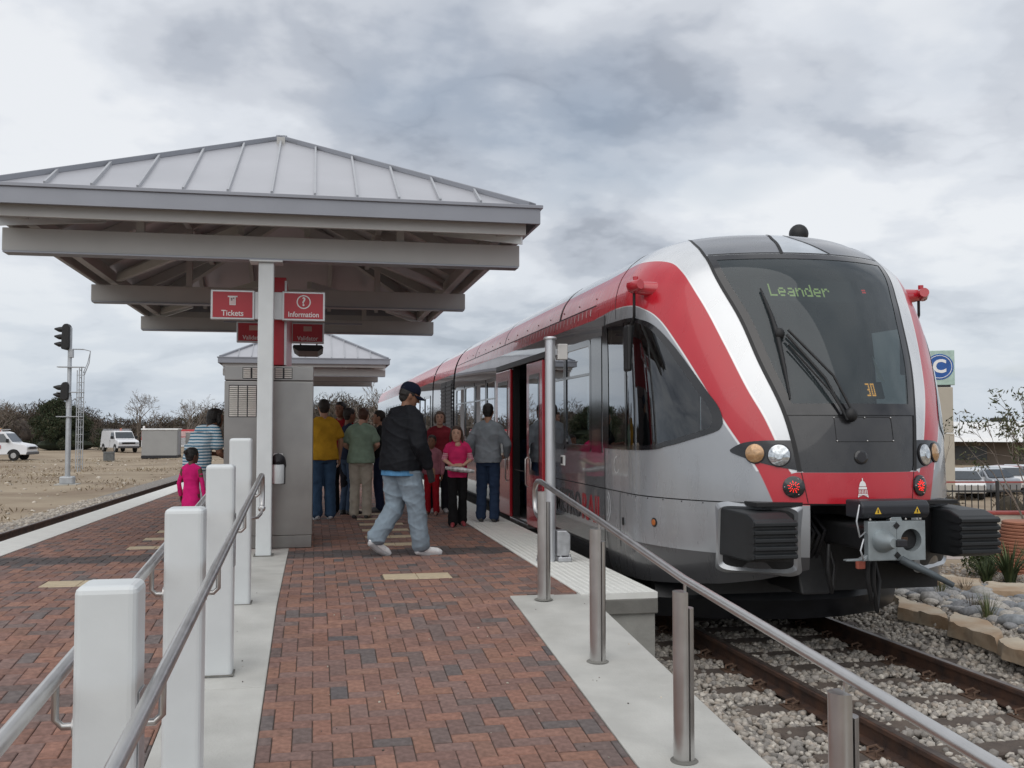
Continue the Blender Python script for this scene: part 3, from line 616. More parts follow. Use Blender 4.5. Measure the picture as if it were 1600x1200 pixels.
# ---- stainless rail on round posts
sr = thing('steel_railing', 'brushed steel handrail on round steel posts beside the track', 'railing', (1.785, 5.0, zf(5.0)))
def loc2(p): return (p[0] - 1.785, p[1] - 5.0, p[2] - zf(5.0))
RS = [(1.6, .385), (2.36, .440), (3.19, .497), (4.71, .598), (6.23, .754), (7.76, .897), (7.93, .912)]
def sz(y): return float(np.interp(y, [a for a, b in RS], [b for a, b in RS]))
def halfcyl(mb, c, r, z0, z1, a0, a1, n=14):
    pts = [(c[0] + r * math.cos(a0 + (a1 - a0) * i / n), c[1] + r * math.sin(a0 + (a1 - a0) * i / n)) for i in range(n + 1)]
    return mb.prism(pts, 'z', z0, z1)
for y in (7.76, 6.23, 4.71, 3.19):
    zb = zf(y); zr = sz(y); r_ = .048
    halfcyl(MB(), loc2((1.785, y, 0)), r_, zb - .02 - zf(5), zr - .055 - zf(5), math.radians(75), math.radians(285), 18).build('post', M_STEEL, sr, 40)
    halfcyl(MB(), loc2((1.792, y, 0)), r_, zb - .02 - zf(5), zr - .135 - zf(5), math.radians(-74), math.radians(74), 16).build('post_half', M_STEEL, sr, 40)
    MB().box(*[v for ab in zip(loc2((1.7935, y - .006, zr - .30)), loc2((1.8045, y + .006, zr - .008))) for v in ab]).build('rail_blade', M_STEEL, sr)
    MB().lathe([(.075, 0), (.06, .006), (.05, .008)], 20, loc2((1.785, y, zb + .001))).build('grout_collar', M_CONC_D, sr, 40)
pts = [loc2((1.799, y, z)) for y, z in RS] + [loc2((1.799, a, b)) for a, b in ((8.03, .908), (8.10, .882), (8.135, .83), (8.14, .73), (8.115, .67), (8.05, .635), (7.97, .622), (7.81, .615))]
MB().tube(pts, .0215, 14).build('handrail', M_STEEL, sr, 60)
# ---- slim pole with a cast base near the platform edge
sp = thing('gate_pole', 'slim silver steel pole with cast base box on the tactile strip', 'pole', (2.335, 9.84, .006))
M_ALU = mat('satin_aluminium', (.62, .635, .66), .38, .75, var=.05, scale=4, rvar=.05)
MB().lathe([(.052, 0), (.052, 2.20), (.052, 2.235)], 22).build('pole', M_ALU, sp, 40); MB().lathe([(.066, 2.236), (.068, 2.25), (.06, 2.262), (.02, 2.268)], 22).build('pole_cap', M_ALU, sp, 40)
MB().prism([(.055, .06), (.17, .06), (.19, .12), (.19, .27), (.15, .31), (.055, .31)], 'y', -.075, .075).build('base_box', M_GALV, sp, bevel=.008)
MB().box(.062, .20, -.09, .09, .0, .05).build('base_foot', M_GALV, sp, bevel=.01)
MB().box(-.14, -.055, -.05, .05, .0, .025).build('anchor_foot', M_GALV, sp, bevel=.006)
for x, y in ((-.12, -.03), (-.12, .03), (.09, -.07), (.18, -.07), (.09, .07), (.18, .07)): MB().cyl((x, y, .024), (x, y, .075 if x > 0 else .06), .013, 6).build('anchor_bolt', M_GALV, sp)
MB().box(.07, .17, -.06, .06, 2.03, 2.19).build('junction_box', mat('pale_box', (.55, .54, .52), .5), sp, bevel=.008); MB().box(.05, .07, -.02, .02, 2.08, 2.14).build('box_bracket', M_GALV, sp)
# ================================================================== train
HWS = TXC
PW = [(-.25, 1.32), (-.05, 1.41), (.3, 1.465), (.7, 1.475), (1.5, 1.475), (2.3, 1.468), (2.5, 1.452), (2.7, 1.405), (2.9, 1.30), (3.05, 1.15), (3.15, .98), (3.22, .75), (3.27, .42), (3.29, 0)]
PY = [(-.25, 7.55), (.3, 7.42), (.7, 7.40), (1.0, 7.42), (1.47, 7.50), (2.0, 7.73), (2.5, 8.02), (2.91, 8.33), (3.1, 8.6), (3.2, 8.88), (3.26, 9.3), (3.29, 9.9)]
PL = [(.3, 1.65), (1.2, 1.6), (1.6, 1.5), (2., 1.35), (2.5, 1.2), (2.9, 1.05), (3.15, .85), (3.29, .3)]
def smooth_tab(tab):
    """monotone cubic (Catmull-Rom) interpolation of a table, so the shell has no facets"""
    xs = np.array([a for a, b in tab]); ys = np.array([b for a, b in tab]); m = np.gradient(ys, xs)
    d = np.diff(ys) / np.diff(xs)
    for i in range(len(d)):
        if d[i] == 0: m[i] = m[i + 1] = 0
        else:
            a_, b_ = m[i] / d[i], m[i + 1] / d[i]; s = a_ * a_ + b_ * b_
            if s > 9: tt = 3 / math.sqrt(s); m[i], m[i + 1] = tt * a_ * d[i], tt * b_ * d[i]
    def f(z):
        z = np.clip(np.asarray(z, float), xs[0], xs[-1]); i = np.clip(np.searchsorted(xs, z, 'right') - 1, 0, len(xs) - 2); h = xs[i + 1] - xs[i]; t = (z - xs[i]) / h
        return (2 * t**3 - 3 * t**2 + 1) * ys[i] + (t**3 - 2 * t**2 + t) * h * m[i] + (-2 * t**3 + 3 * t**2) * ys[i + 1] + (t**3 - t**2) * h * m[i + 1]
    return f
fW, fY, fL = smooth_tab(PW), smooth_tab(PY), smooth_tab(PL)
YN = 10.3     # from here on the body is straight
def Sf(p, z):
    """body surface: p in 0..1 runs round the nose, 1..2 blends to y = YN, beyond that metres; returns half width and y"""
    p = np.asarray(p, float); z = np.asarray(z, float); th = np.minimum(np.abs(p), 1) * math.pi / 2
    ys_ = fY(z) + fL(z) * (1 - np.cos(th)); h = fW(z) * np.sin(th); yend = fY(z) + fL(z)
    y = np.where(np.abs(p) <= 1, ys_, np.where(np.abs(p) <= 2, yend + (np.abs(p) - 1) * (YN - yend), YN + np.abs(p) - 2))
    return h * np.sign(np.where(p == 0, 1, p)), y
def Sp(p, z, off=0.0):
    """point on the shell (signed p: negative on the platform side), pushed out along the normal"""
    def P(a, b): h, y = Sf(a, b); return np.stack([TXC + h, y, np.asarray(b, float) + 0 * h], -1)
    q = P(p, z)
    if off == 0: return q
    e = 2e-3; du = P(np.asarray(p) + e, z) - P(np.asarray(p) - e, z); dv = P(p, np.asarray(z) + e) - P(p, np.asarray(z) - e)
    n = np.cross(du, dv); n /= np.linalg.norm(n, axis=-1, keepdims=True) + 1e-12
    c = np.array([TXC, 13.0, 1.5]); s = np.sign(np.sum(n * (q - c), -1, keepdims=True)); return q + n * s * off
def p_of_y(y): return 2 + (y - YN)
def sdist(poly, p, z):
    """signed distance (inside positive) to a polygon in the (p, z) chart"""
    P = np.stack([p, z], -1)[..., None, :]; A = np.array(poly, float); B = np.roll(A, -1, 0); d = B - A
    t = np.clip(np.sum((P - A) * d, -1) / np.sum(d * d, -1), 0, 1); D = np.sqrt(np.sum((P - (A + t[..., None] * d)) ** 2, -1)).min(-1)
    py, px = P[..., 0, 1], P[..., 0, 0]; ins = np.zeros(px.shape, bool)
    for a, b in zip(A, B):
        c = ((a[1] > py) != (b[1] > py)); xi = (b[0] - a[0]) * (py - a[1]) / (b[1] - a[1] + 1e-12) + a[0]; ins ^= c & (px < xi)
    return np.where(ins, D, -D)
def spline(pts, n=8):
    """Catmull-Rom through points"""
    P = [np.array(q, float) for q in pts]; out = []
    for i in range(len(P) - 1):
        a, b, c, d = P[max(i - 1, 0)], P[i], P[i + 1], P[min(i + 2, len(P) - 1)]
        for k in range(n):
            t = k / n; out.append(tuple(.5 * ((2 * b) + (c - a) * t + (2 * a - 5 * b + 4 * c - d) * t * t + (-a + 3 * b - 3 * c + d) * t**3)))
    return out + [tuple(P[-1])]
A0 = [(.985, .224), (1.2, .236), (1.47, .258), (1.88, .308), (2.40, .360), (2.70, .415), (2.93, .471), (3.05, .53), (3.16, .64), (3.24, .85)]
fA0 = smooth_tab(A0)
black_poly = [(-1, .985)] + [(float(fA0(z)), z) for z in np.linspace(.985, 2.925, 40)] + [(-1, 2.925)]
cap_poly = [(-1, 2.935)] + [(float(fA0(z)), z) for z in np.linspace(2.935, 3.20, 14)] + [(-1, 3.20)]
red_in = spline([(.252, .96), (.277, 1.08), (.331, 1.42), (.381, 1.69), (.435, 2.08), (.495, 2.48), (.583, 2.78), (.703, 2.915), (1.0, 2.97), (1.4, 2.965), (2.0, 2.95)])
red_out = spline([(.318, .72), (.327, .777), (.367, 1.0), (.415, 1.18), (.479, 1.42), (.549, 1.75), (.629, 2.08), (.707, 2.33), (.80, 2.45), (.95, 2.515), (1.4, 2.53), (2.0, 2.50)])
red_poly = red_in + [(60, 2.95), (60, 2.50)] + red_out[::-1] + [(-1, .72), (-1, .985), (.252, .985)]
WIN = spline([(1.60, 1.145), (.89, 1.15), (.72, 1.195), (.60, 1.262), (.525, 1.312), (.497, 1.35), (.487, 1.42), (.499, 1.53), (.535, 1.66), (.585, 1.84), (.659, 2.08), (.745, 2.27), (.84, 2.35), (.98, 2.385), (1.55, 2.395)], 6)
win_poly = WIN + [(1.6, 2.395)]
POD = spline([(.216, .995), (.30, 1.03), (.375, 1.072), (.43, 1.115), (.461, 1.152), (.445, 1.19), (.403, 1.228), (.33, 1.243), (.252, 1.245)], 5)
def livery():
    m = bpy.data.materials.new('train_livery'); m.use_nodes = True; N = m.node_tree.nodes; K = m.node_tree.links; b = N['Principled BSDF']
    def attr(n): a = N.new('ShaderNodeAttribute'); a.attribute_name = n; return a.outputs['Fac']
    def step(v, w=.002):
        r = N.new('ShaderNodeMapRange'); r.inputs[1].default_value = -w; r.inputs[2].default_value = w; K.new(v, r.inputs[0]); return r.outputs[0]
    def mix(f, a, c):
        x = N.new('ShaderNodeMixRGB'); K.new(f, x.inputs[0])
        if isinstance(a, tuple): x.inputs[1].default_value = (*a, 1)
        else: K.new(a, x.inputs[1])
        x.inputs[2].default_value = (*c, 1); return x.outputs[0]
    # faint road film and streaks in the paint
    tc = N.new('ShaderNodeTexCoord'); mp = N.new('ShaderNodeMapping'); mp.inputs['Scale'].default_value = (1.2, 2.0, .5); K.new(tc.outputs['Object'], mp.inputs[0])
    n = N.new('ShaderNodeTexNoise'); n.inputs['Scale'].default_value = 3.5; n.inputs['Detail'].default_value = 7; K.new(mp.outputs[0], n.inputs['Vector'])
    c = mix(step(attr('d_light')), (.37, .385, .405), (.70, .715, .73))
    co_ = step(attr('d_coach')); c = mix(co_, c, (.27, .275, .29)); c = mix(step(attr('d_dark')), c, (.085, .085, .09))
    c = mix(step(attr('d_red')), c, (.50, .016, .030)); 
    ab = N.new('ShaderNodeMath'); ab.operation = 'ADD'; K.new(attr('d_red'), ab.inputs[0]); ab.inputs[1].default_value = .004
    ab2 = N.new('ShaderNodeMath'); ab2.operation = 'ABSOLUTE'; K.new(ab.outputs[0], ab2.inputs[0])
    ab3 = N.new('ShaderNodeMath'); ab3.operation = 'SUBTRACT'; ab3.inputs[0].default_value = .0042; K.new(ab2.outputs[0], ab3.inputs[1])
    ab4 = N.new('ShaderNodeMath'); ab4.operation = 'MULTIPLY'; K.new(step(ab3.outputs[0]), ab4.inputs[0]); K.new(step(attr('d_line')), ab4.inputs[1])
    c = mix(ab4.outputs[0], c, (.80, .80, .80))
    c = mix(step(attr('d_cap')), c, (.20, .21, .23)); c = mix(step(attr('d_black')), c, (.026, .026, .028))
    mr = N.new('ShaderNodeMapRange'); mr.inputs[1].default_value = .3; mr.inputs[2].default_value = .7; mr.inputs[3].default_value = .955; mr.inputs[4].default_value = 1.03; K.new(n.outputs['Fac'], mr.inputs[0])
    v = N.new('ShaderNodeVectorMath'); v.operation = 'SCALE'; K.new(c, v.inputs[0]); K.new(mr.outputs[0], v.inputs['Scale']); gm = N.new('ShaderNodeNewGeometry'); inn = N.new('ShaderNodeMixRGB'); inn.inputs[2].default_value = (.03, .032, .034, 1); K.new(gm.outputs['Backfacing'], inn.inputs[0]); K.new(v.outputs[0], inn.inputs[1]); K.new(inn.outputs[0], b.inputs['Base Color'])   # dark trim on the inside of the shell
    # silver flake under clear coat; red and black are solid
    met = N.new('ShaderNodeMath'); met.operation = 'MAXIMUM'; K.new(step(attr('d_red')), met.inputs[0]); K.new(step(attr('d_black')), met.inputs[1])
    m2 = N.new('ShaderNodeMapRange'); m2.inputs[3].default_value = .38; m2.inputs[4].default_value = .0; K.new(met.outputs[0], m2.inputs[0]); K.new(m2.outputs[0], b.inputs['Metallic'])
    r2 = N.new('ShaderNodeMapRange'); r2.inputs[1].default_value = .3; r2.inputs[2].default_value = .7; r2.inputs[3].default_value = .24; r2.inputs[4].default_value = .34; K.new(n.outputs['Fac'], r2.inputs[0]); r3 = N.new('ShaderNodeMapRange'); r3.inputs[4].default_value = .07; K.new(co_, r3.inputs[0]); K.new(r2.outputs[0], r3.inputs[3]); K.new(r3.outputs[0], b.inputs['Roughness'])   # the passenger section is polished
    b.inputs['Coat Weight'].default_value = .5; b.inputs['Coat Roughness'].default_value = .035
    # very slight panel waviness
    n2 = N.new('ShaderNodeTexNoise'); n2.inputs['Scale'].default_value = 1.6; n2.inputs['Detail'].default_value = 2; K.new(tc.outputs['Object'], n2.inputs['Vector'])
    bp = N.new('ShaderNodeBump'); bp.inputs['Strength'].default_value = .03; bp.inputs['Distance'].default_value = .03; K.new(n2.outputs['Fac'], bp.inputs['Height']); K.new(bp.outputs[0], b.inputs['Normal']); K.new(bp.outputs[0], b.inputs['Coat Normal'])
    return m
M_LIV = livery()
M_WS = glass('windscreen_glass', (.22, .26, .26), 1.0, 0, .10); M_WG = glass('window_glass', (.34, .37, .37), 2.0)
M_GBLK = mat('gloss_black', (.014, .014, .016), .12, var=.1, coat=.5)
M_TRED = mat('train_red', (.46, .016, .03), .25, var=.04, scale=2, coat=.8)
M_TSIL = mat('train_silver', (.40, .415, .435), .28, .6, var=.05, scale=2, coat=.6)
M_LENS = mat('lamp_lens', (.55, .58, .60), .08, .75, var=.3, scale=40, coat=1)
M_AMB = mat('amber_lens', (.46, .27, .13), .15, .35, var=.25, scale=40, coat=1)
M_LEDR = mat('led_red', (.6, .01, .01), .4, emit=(1, .03, .02), estr=1.5)
M_LEDG = mat('led_green', (.3, .4, .1), .4, emit=(.60, .78, .26), estr=1.1)
M_LEDO = mat('led_orange', (.5, .2, .02), .4, emit=(1, .45, .06), estr=2.4)
train = thing('commuter_train', 'red and silver streamlined railcar stopped with an open door at the platform', 'train', (TXC, 7.4, RZ))
bpy.context.view_layer.update()
TI = train.matrix_world.inverted()
def adopt(o, par=None):
    """parent a part built in world coordinates to the train (or to one of its parts)"""
    o.data.transform(TI) if par is None or par is train else o.data.transform(TI)
    o.parent = par or train; return o
def shell(name, ps, zs, hole, sides=(-1, 1), zmap=None):
    P, Z = np.meshgrid(ps, zs); Z = zmap(P, Z) if zmap else Z; nz, npp = P.shape; MBs = MB(); attrs = {k: [] for k in ('d_red', 'd_black', 'd_cap', 'd_light', 'd_dark', 'd_line', 'd_coach')}
    cache = {'d_red': sdist(red_poly, P, Z), 'd_black': sdist(black_poly, P, Z), 'd_cap': sdist(cap_poly, P, Z)}
    d_lt = np.full(P.shape, -1.0)
    light = [(-1, .985), (.20, .985), (.252, .985)] + red_in + [(60, 2.95), (60, 3.6), (-1, 3.6)]
    cache['d_light'] = sdist(light, P, Z); cache['d_dark'] = np.minimum(.30 - Z, 1) ; cache['d_line'] = np.clip(np.minimum(Z - .99, 1.3 - P), -1, 1)
    cache['d_coach'] = np.minimum(Sf(P, Z)[1] - 9.83, 2.50 - Z)
    drop = hole(P, Z)
    for s in sides:
        q = Sp(s * P, Z); base = len(MBs.v); MBs.v += [tuple(v) for v in q.reshape(-1, 3)]
        for j in range(nz - 1):
            for i in range(npp - 1):
                if drop[j, i]: continue
                f = (base + j * npp + i, base + j * npp + i + 1, base + (j + 1) * npp + i + 1, base + (j + 1) * npp + i); MBs.f.append(f if s > 0 else f[::-1])
        for k in attrs: attrs[k].append(cache[k].ravel())
    me = bpy.data.meshes.new(name); me.from_pydata(MBs.v, [], MBs.f); me.materials.append(M_LIV)
    for k in attrs:
        a = me.attributes.new(k, 'FLOAT', 'POINT'); a.data.foreach_set('value', np.concatenate(attrs[k]).astype('f'))
    bm = bmesh.new(); bm.from_mesh(me); bmesh.ops.remove_doubles(bm, verts=bm.verts, dist=1e-5); bm.to_mesh(me); bm.free()
    me.shade_smooth(); me.set_sharp_from_angle(angle=R(50)); o = bpy.data.objects.new(name, me); COL.objects.link(o); return adopt(o)
def cells(fn):
    def h(P, Z):
        K = fn(P, Z); return K[:-1, :-1] & K[1:, :-1] & K[:-1, 1:] & K[1:, 1:]
    return h
# side openings (y0, y1, z0, z1)
PANES = [(10.38, 11.42, 1.15, 2.24), (11.52, 12.05, 1.15, 2.24), (15.95, 16.95, 1.12, 2.12), (17.1, 18.2, 1.12, 2.12), (18.35, 19.45, 1.12, 2.12), (19.6, 20.7, 1.12, 2.12)]
DOOR = (13.40, 14.60, .05, 2.25)
PANES2 = [(25.6 + 1.35 * k, 26.75 + 1.35 * k, 1.12, 2.12) for k in range(12)]
def in_rect(P, Z, y0, y1, z0, z1): return (P >= p_of_y(y0) - 1e-4) & (P <= p_of_y(y1) + 1e-4) & (Z >= z0 - 1e-4) & (Z <= z1 + 1e-4)
def hole_front(P, Z):
    ws = (P <= fA0(np.clip(Z, 1, 3)) - .010) & (Z > 1.50) & (Z < 2.885)
    k = ws | (sdist(win_poly, P, Z) > .010)
    out = k[:-1, :-1] & k[1:, :-1] & k[:-1, 1:] & k[1:, 1:]
    for r in PANES + [DOOR]:
        k = in_rect(P, Z, *r); out |= k[:-1, :-1] & k[1:, :-1] & k[:-1, 1:] & k[1:, 1:]
    return out
ycols = sorted(set([round(v, 3) for r in PANES + [DOOR] for v in r[:2]] + [round(v, 3) for v in np.arange(10.5, 21.0, .5)] + [21.05]))
ps = np.concatenate([np.linspace(0, 1, 56), np.linspace(1, 2, 34)[1:], [p_of_y(y) for y in ycols]])
zs_up = np.array(sorted(set([round(z, 3) for z in np.concatenate([np.linspace(.735, 2.5, 66), np.linspace(2.5, 3.1, 34), np.linspace(3.1, 3.289, 16)])] + [1.15, 2.24, 1.12, 2.12, 2.25])))
shell('front_shell', ps, zs_up, hole_front)
zs_lo = np.array(sorted(set([round(z, 3) for z in np.linspace(-.19, .725, 30)] + [.05])))
def hole_lo(P, Z):
    k = (P < .199); out = k[:-1, :-1] & k[:-1, 1:]
    k = in_rect(P, Z, *DOOR); return out | (k[:-1, :-1] & k[1:, :-1] & k[:-1, 1:] & k[1:, 1:])
shell('bumper_shell', np.concatenate([np.linspace(.198, 1, 40), np.linspace(1, 2, 20)[1:], [p_of_y(y) for y in ycols]]), zs_lo, hole_lo, zmap=lambda P, Z: (lambda zb: zb + (Z + .19) / .915 * (.725 - zb))(np.interp(P, [.2, .36, .5, .9, 1.5, 2.0], [.20, .10, .04, -.06, -.12, -.19])))
# dark joint between upper shell and bumper
def strip(pa, z, w, off, name, m, p0=-1.8, p1=1.8, n=80):
    pp = np.linspace(p0, p1, n); a = Sp(pp, z - w / 2, off); b = Sp(pp, z + w / 2, off); mb = MB(); mb.v = [tuple(v) for v in a] + [tuple(v) for v in b]; mb.f = [(i, i + 1, n + i + 1, n + i) for i in range(n - 1)]
    return adopt(mb.build(name, m, None, 60))
strip(0, .730, .016, -.006, 'body_joint', M_BLACK, -13, 13, 160)
# power module and rear car
zs_c = np.array(sorted(set([round(z, 3) for z in np.concatenate([np.linspace(-.19, 2.5, 24), np.linspace(2.55, 3.289, 22)])] + [1.12, 2.12])))
none = lambda P, Z: np.zeros((P.shape[0] - 1, P.shape[1] - 1), bool)
shell('power_module', np.array([p_of_y(y) for y in (21.3, 22, 23, 24, 24.9)]), zs_c, none)
yc2 = sorted(set([25.15] + [round(v, 3) for r in PANES2 for v in r[:2]] + [43.0, 45.0, 47.5]))
def hole2(P, Z):
    out = none(P, Z)
    for r in PANES2: k = in_rect(P, Z, *r); out |= k[:-1, :-1] & k[1:, :-1] & k[:-1, 1:] & k[1:, 1:]
    return out
shell('rear_shell', np.array([p_of_y(y) for y in yc2]), zs_c, hole2)
def xsec(y, name, m, sc=1.0, th=.04):
    zz = np.linspace(-.19, 3.285, 40); w = fW(zz) * sc; prof = [(TXC - a, z) for a, z in zip(w, zz)] + [(TXC + a, z) for a, z in zip(w[::-1], zz[::-1])]
    return adopt(MB().prism(prof, 'y', y, y + th).build(name, m, None))
for y, nm in ((21.06, 'end_wall'), (21.26, 'end_wall'), (24.92, 'end_wall'), (25.10, 'end_wall'), (47.45, 'end_wall')): xsec(y, nm, M_DARK, .985)
xsec(21.10, 'gangway', M_BLACK, .93, .16); xsec(24.96, 'gangway', M_BLACK, .93, .14)
for s in (-1, 1):     # louvred engine vents on the power module
    for y0, y1 in ((21.45, 22.35), (22.45, 23.3)):
        v = adopt(MB().box(*sorted((TXC + s * 1.470, TXC + s * 1.482)), y0, y1, .9, 2.38).build('engine_vent', M_BLACK, None))
        for k in range(17):
            z = .95 + k * .083; adopt(MB().bar((TXC + s * 1.487, y0 + .03, z), (TXC + s * 1.487, y1 - .03, z), .022, .045).build('vent_slat', M_TSIL if k % 1 else M_DARK, None), v)
# ---- windscreen, cab side windows, passenger windows
def patch(pl, pr, zz, off, name, m, nn=16, sm=60, par=None):
    mb = MB(); rows = []
    for z in zz: rows.append(Sp(np.linspace(pl(z), pr(z), nn), np.full(nn, z), off))
    mb.v = [tuple(v) for r in rows for v in r]; mb.f = [(j * nn + i, j * nn + i + 1, (j + 1) * nn + i + 1, (j + 1) * nn + i) for j in range(len(rows) - 1) for i in range(nn - 1)]
    return adopt(mb.build(name, m, None, sm), par)
wsp = patch(lambda z: -(float(fA0(z)) - .006), lambda z: float(fA0(z)) - .006, np.linspace(1.47, 2.905, 40), .005, 'windscreen', M_WS, 40)
for s in (-1, 1): patch(lambda z: s * (float(fA0(z)) - .034), lambda z: s * (float(fA0(z)) - .002), np.linspace(1.45, 2.92, 40), .009, 'windscreen_frit', M_GBLK, 4, 60, wsp)
patch(lambda z: -float(fA0(z)) + .01, lambda z: float(fA0(z)) - .01, np.linspace(1.45, 1.545, 4), .009, 'windscreen_frit', M_GBLK, 30, 60, wsp); patch(lambda z: -float(fA0(z)) + .01, lambda z: float(fA0(z)) - .01, np.linspace(2.865, 2.915, 3), .009, 'windscreen_frit', M_GBLK, 30, 60, wsp)
# thin dark line down each edge of the mask
for s in (-1, 1): patch(lambda z: s * (float(fA0(z)) - .004), lambda z: s * (float(fA0(z)) + .012), np.linspace(.99, 3.2, 60), .006, 'screen_seal', M_BLACK, 3)
capg = patch(lambda z: -.112, lambda z: .125 - .62 * (z - 2.94), np.linspace(2.94, 3.17, 10), .004, 'roof_lamp_panel', mat('lamp_panel', (.50, .54, .58), .15, .3, var=.12, scale=4, coat=.6), 12)
patch(lambda z: -.122, lambda z: -.108, np.linspace(2.93, 3.19, 12), .007, 'roof_cap_joint', M_BLACK, 3, 60, capg); patch(lambda z: .119 - .62 * (z - 2.94), lambda z: .131 - .62 * (z - 2.94), np.linspace(2.94, 3.17, 12), .007, 'roof_cap_joint', M_BLACK, 3, 60, capg); strip(0, 2.93, .012, .0075, 'roof_cap_joint', M_BLACK, -.46, .46, 40)
wl = np.array(win_poly)
def wedge(z, lo=True):
    xs = []
    for a, b in zip(wl, np.roll(wl, -1, 0)):
        if (a[1] - z) * (b[1] - z) <= 0 and a[1] != b[1]: xs.append(a[0] + (b[0] - a[0]) * (z - a[1]) / (b[1] - a[1]))
    return (min(xs), max(xs)) if xs else (1.0, 1.0)
def win_rows(s, off, name, m, ins=0.0, par=None):
    zz = np.linspace(1.15 + ins * .6, 2.39 - ins * .6, 56)
    return patch(lambda z: s * (wedge(z)[0] + ins), lambda z: s * (wedge(z)[1] - ins * .3), zz, off, name, m, 26, 60, par)
for s in (-1, 1):
    cw = win_rows(s, .004, 'cab_side_window', M_WG)
    # frit ring following the outline
    A = np.array(spline([tuple(q) for q in WIN], 2)); nrm = np.roll(A, -1, 0) - np.roll(A, 1, 0); nrm[0] = A[1] - A[0]; nrm[-1] = A[-1] - A[-2]; nrm /= np.linalg.norm(nrm, axis=1, keepdims=True); inn = A + np.stack([nrm[:, 1], -nrm[:, 0]], -1) * .034; inn2 = A - np.stack([nrm[:, 1], -nrm[:, 0]], -1) * .006
    o_ = Sp(s * inn2[:, 0], inn2[:, 1], .008); i_ = Sp(s * inn[:, 0], inn[:, 1], .008); n_ = len(A); mb = MB(); mb.v = [tuple(v) for v in o_] + [tuple(v) for v in i_]; mb.f = [(i, i + 1, n_ + i + 1, n_ + i) for i in range(n_ - 1)]
    adopt(mb.build('window_frit', M_GBLK, None, 60), cw)
    patch(lambda z: s * 1.50, lambda z: s * 1.66, np.linspace(1.145, 2.395, 24), .009, 'window_frit', M_GBLK, 6, 60, cw)
    patch(lambda z: s * (1.03), lambda z: s * (1.07), np.linspace(1.145, 2.39, 20), .009, 'window_divider', M_GBLK, 3, 60, cw)
def rrect(y0, y1, z0, z1, r, n=5):
    out = []
    for cy, cz, a in ((y1 - r, z1 - r, 0), (y0 + r, z1 - r, 90), (y0 + r, z0 + r, 180), (y1 - r, z0 + r, 270)):
        for k in range(n + 1): t = R(a + 90 * k / n); out.append((cy + r * math.cos(t), cz + r * math.sin(t)))
    return out
for s in (-1, 1):
    for (y0, y1, z0, z1) in PANES + PANES2:
        x = TXC + s * 1.484; far = y0 > 25
        w = adopt(MB().box(*sorted((x - s * .018, x - s * .012)), y0 - .02, y1 + .02, z0 - .02, z1 + .02).build('window', M_WG, None))
        o_, i_ = rrect(y0 - .055, y1 + .055, z0 - .06, z1 + .06, .09), rrect(y0 + .01, y1 - .01, z0 + .01, z1 - .01, .06); n_ = len(o_); mb = MB()
        mb.v = [(x + .0 * s, a, b) for a, b in o_] + [(x, a, b) for a, b in i_] + [(x - s * .03, a, b) for a, b in i_]; mb.f = [(i, (i + 1) % n_, n_ + (i + 1) % n_, n_ + i) for i in range(n_)] + [(n_ + i, n_ + (i + 1) % n_, 2 * n_ + (i + 1) % n_, 2 * n_ + i) for i in range(n_)]
        adopt(mb.build('window_frame', M_GBLK, None), w)
        if not far: adopt(MB().box(*sorted((x - s * .006, x)), y0, y1, z0 + (z1 - z0) * .70, z0 + (z1 - z0) * .725).build('window_bar', M_GBLK, None), w)
    x = TXC + s * 1.4815   # black glass pillar between the cab and the first windows
    adopt(MB().box(*sorted((x, x - s * .004)), 9.93, 10.32, 1.09, 2.30).build('pillar_panel', M_GBLK, None))
    adopt(MB().box(*sorted((x, x - s * .004)), 12.11, 12.42, 1.09, 2.30).build('pillar_panel', M_GBLK, None))
    adopt(MB().box(*sorted((TXC + s * 1.474, TXC + s * 1.478)), 9.82, 9.836, -.17, 2.50).build('panel_seam', M_BLACK, None))
# ---- doors: platform side open with the leaves slid apart, far side closed
def leaf(x, y0, y1, s, handle):
    d_ = adopt(MB().box(*sorted((x, x + s * .045)), y0, y1, .03, 2.22).build('door', M_TRED, None, bevel=.012))
    gl = adopt(MB().box(*sorted((x + s * .0455, x + s * .050)), y0 + .17, y1 - .17, .72, 2.06).build('door_window', M_GBLK, None, bevel=.003), d_)
    adopt(MB().box(*sorted((x + s * .0505, x + s * .053)), y0 + .215, y1 - .215, .78, 2.0).build('door_glass', M_WG, None), d_)
    adopt(MB().tube([(x + s * .055, handle, .55), (x + s * .085, handle, .58), (x + s * .085, handle, .92), (x + s * .055, handle, .95)], .012, 8).build('handle', M_STEEL, None, 60), d_)
leaf(TXC - 1.485, 14.62, 15.78, -1, 14.75); leaf(TXC - 1.485, 12.46, 13.42, -1, 13.3); leaf(TXC + 1.475, 13.4, 14.0, 1, 13.95); leaf(TXC + 1.475, 14.0, 14.6, 1, 14.05)
adopt(MB().box(TXC - 1.515, TXC - 1.475, 12.40, 15.85, 2.24, 2.32).build('door_rail', M_DARK, None, bevel=.005)); adopt(MB().box(TXC - 1.53, TXC - 1.40, 13.38, 14.62, -.03, .03).build('door_sill', M_STEEL, None, bevel=.004))
for y in (13.36, 14.60): adopt(MB().box(TXC - 1.482, TXC - 1.38, y, y + .045, .03, 2.25).build('door_jamb', M_BLACK, None))
adopt(MB().box(TXC - 1.1, TXC - 1.06, 13.05, 13.95, .03, 2.2).build('partition', M_TRED, None)); adopt(MB().cyl((TXC - 1.15, 14.1, .03), (TXC - 1.15, 14.1, 2.3), .018, 10).build('grab_pole', mat('grab_yellow', (.65, .45, .05), .4), None))
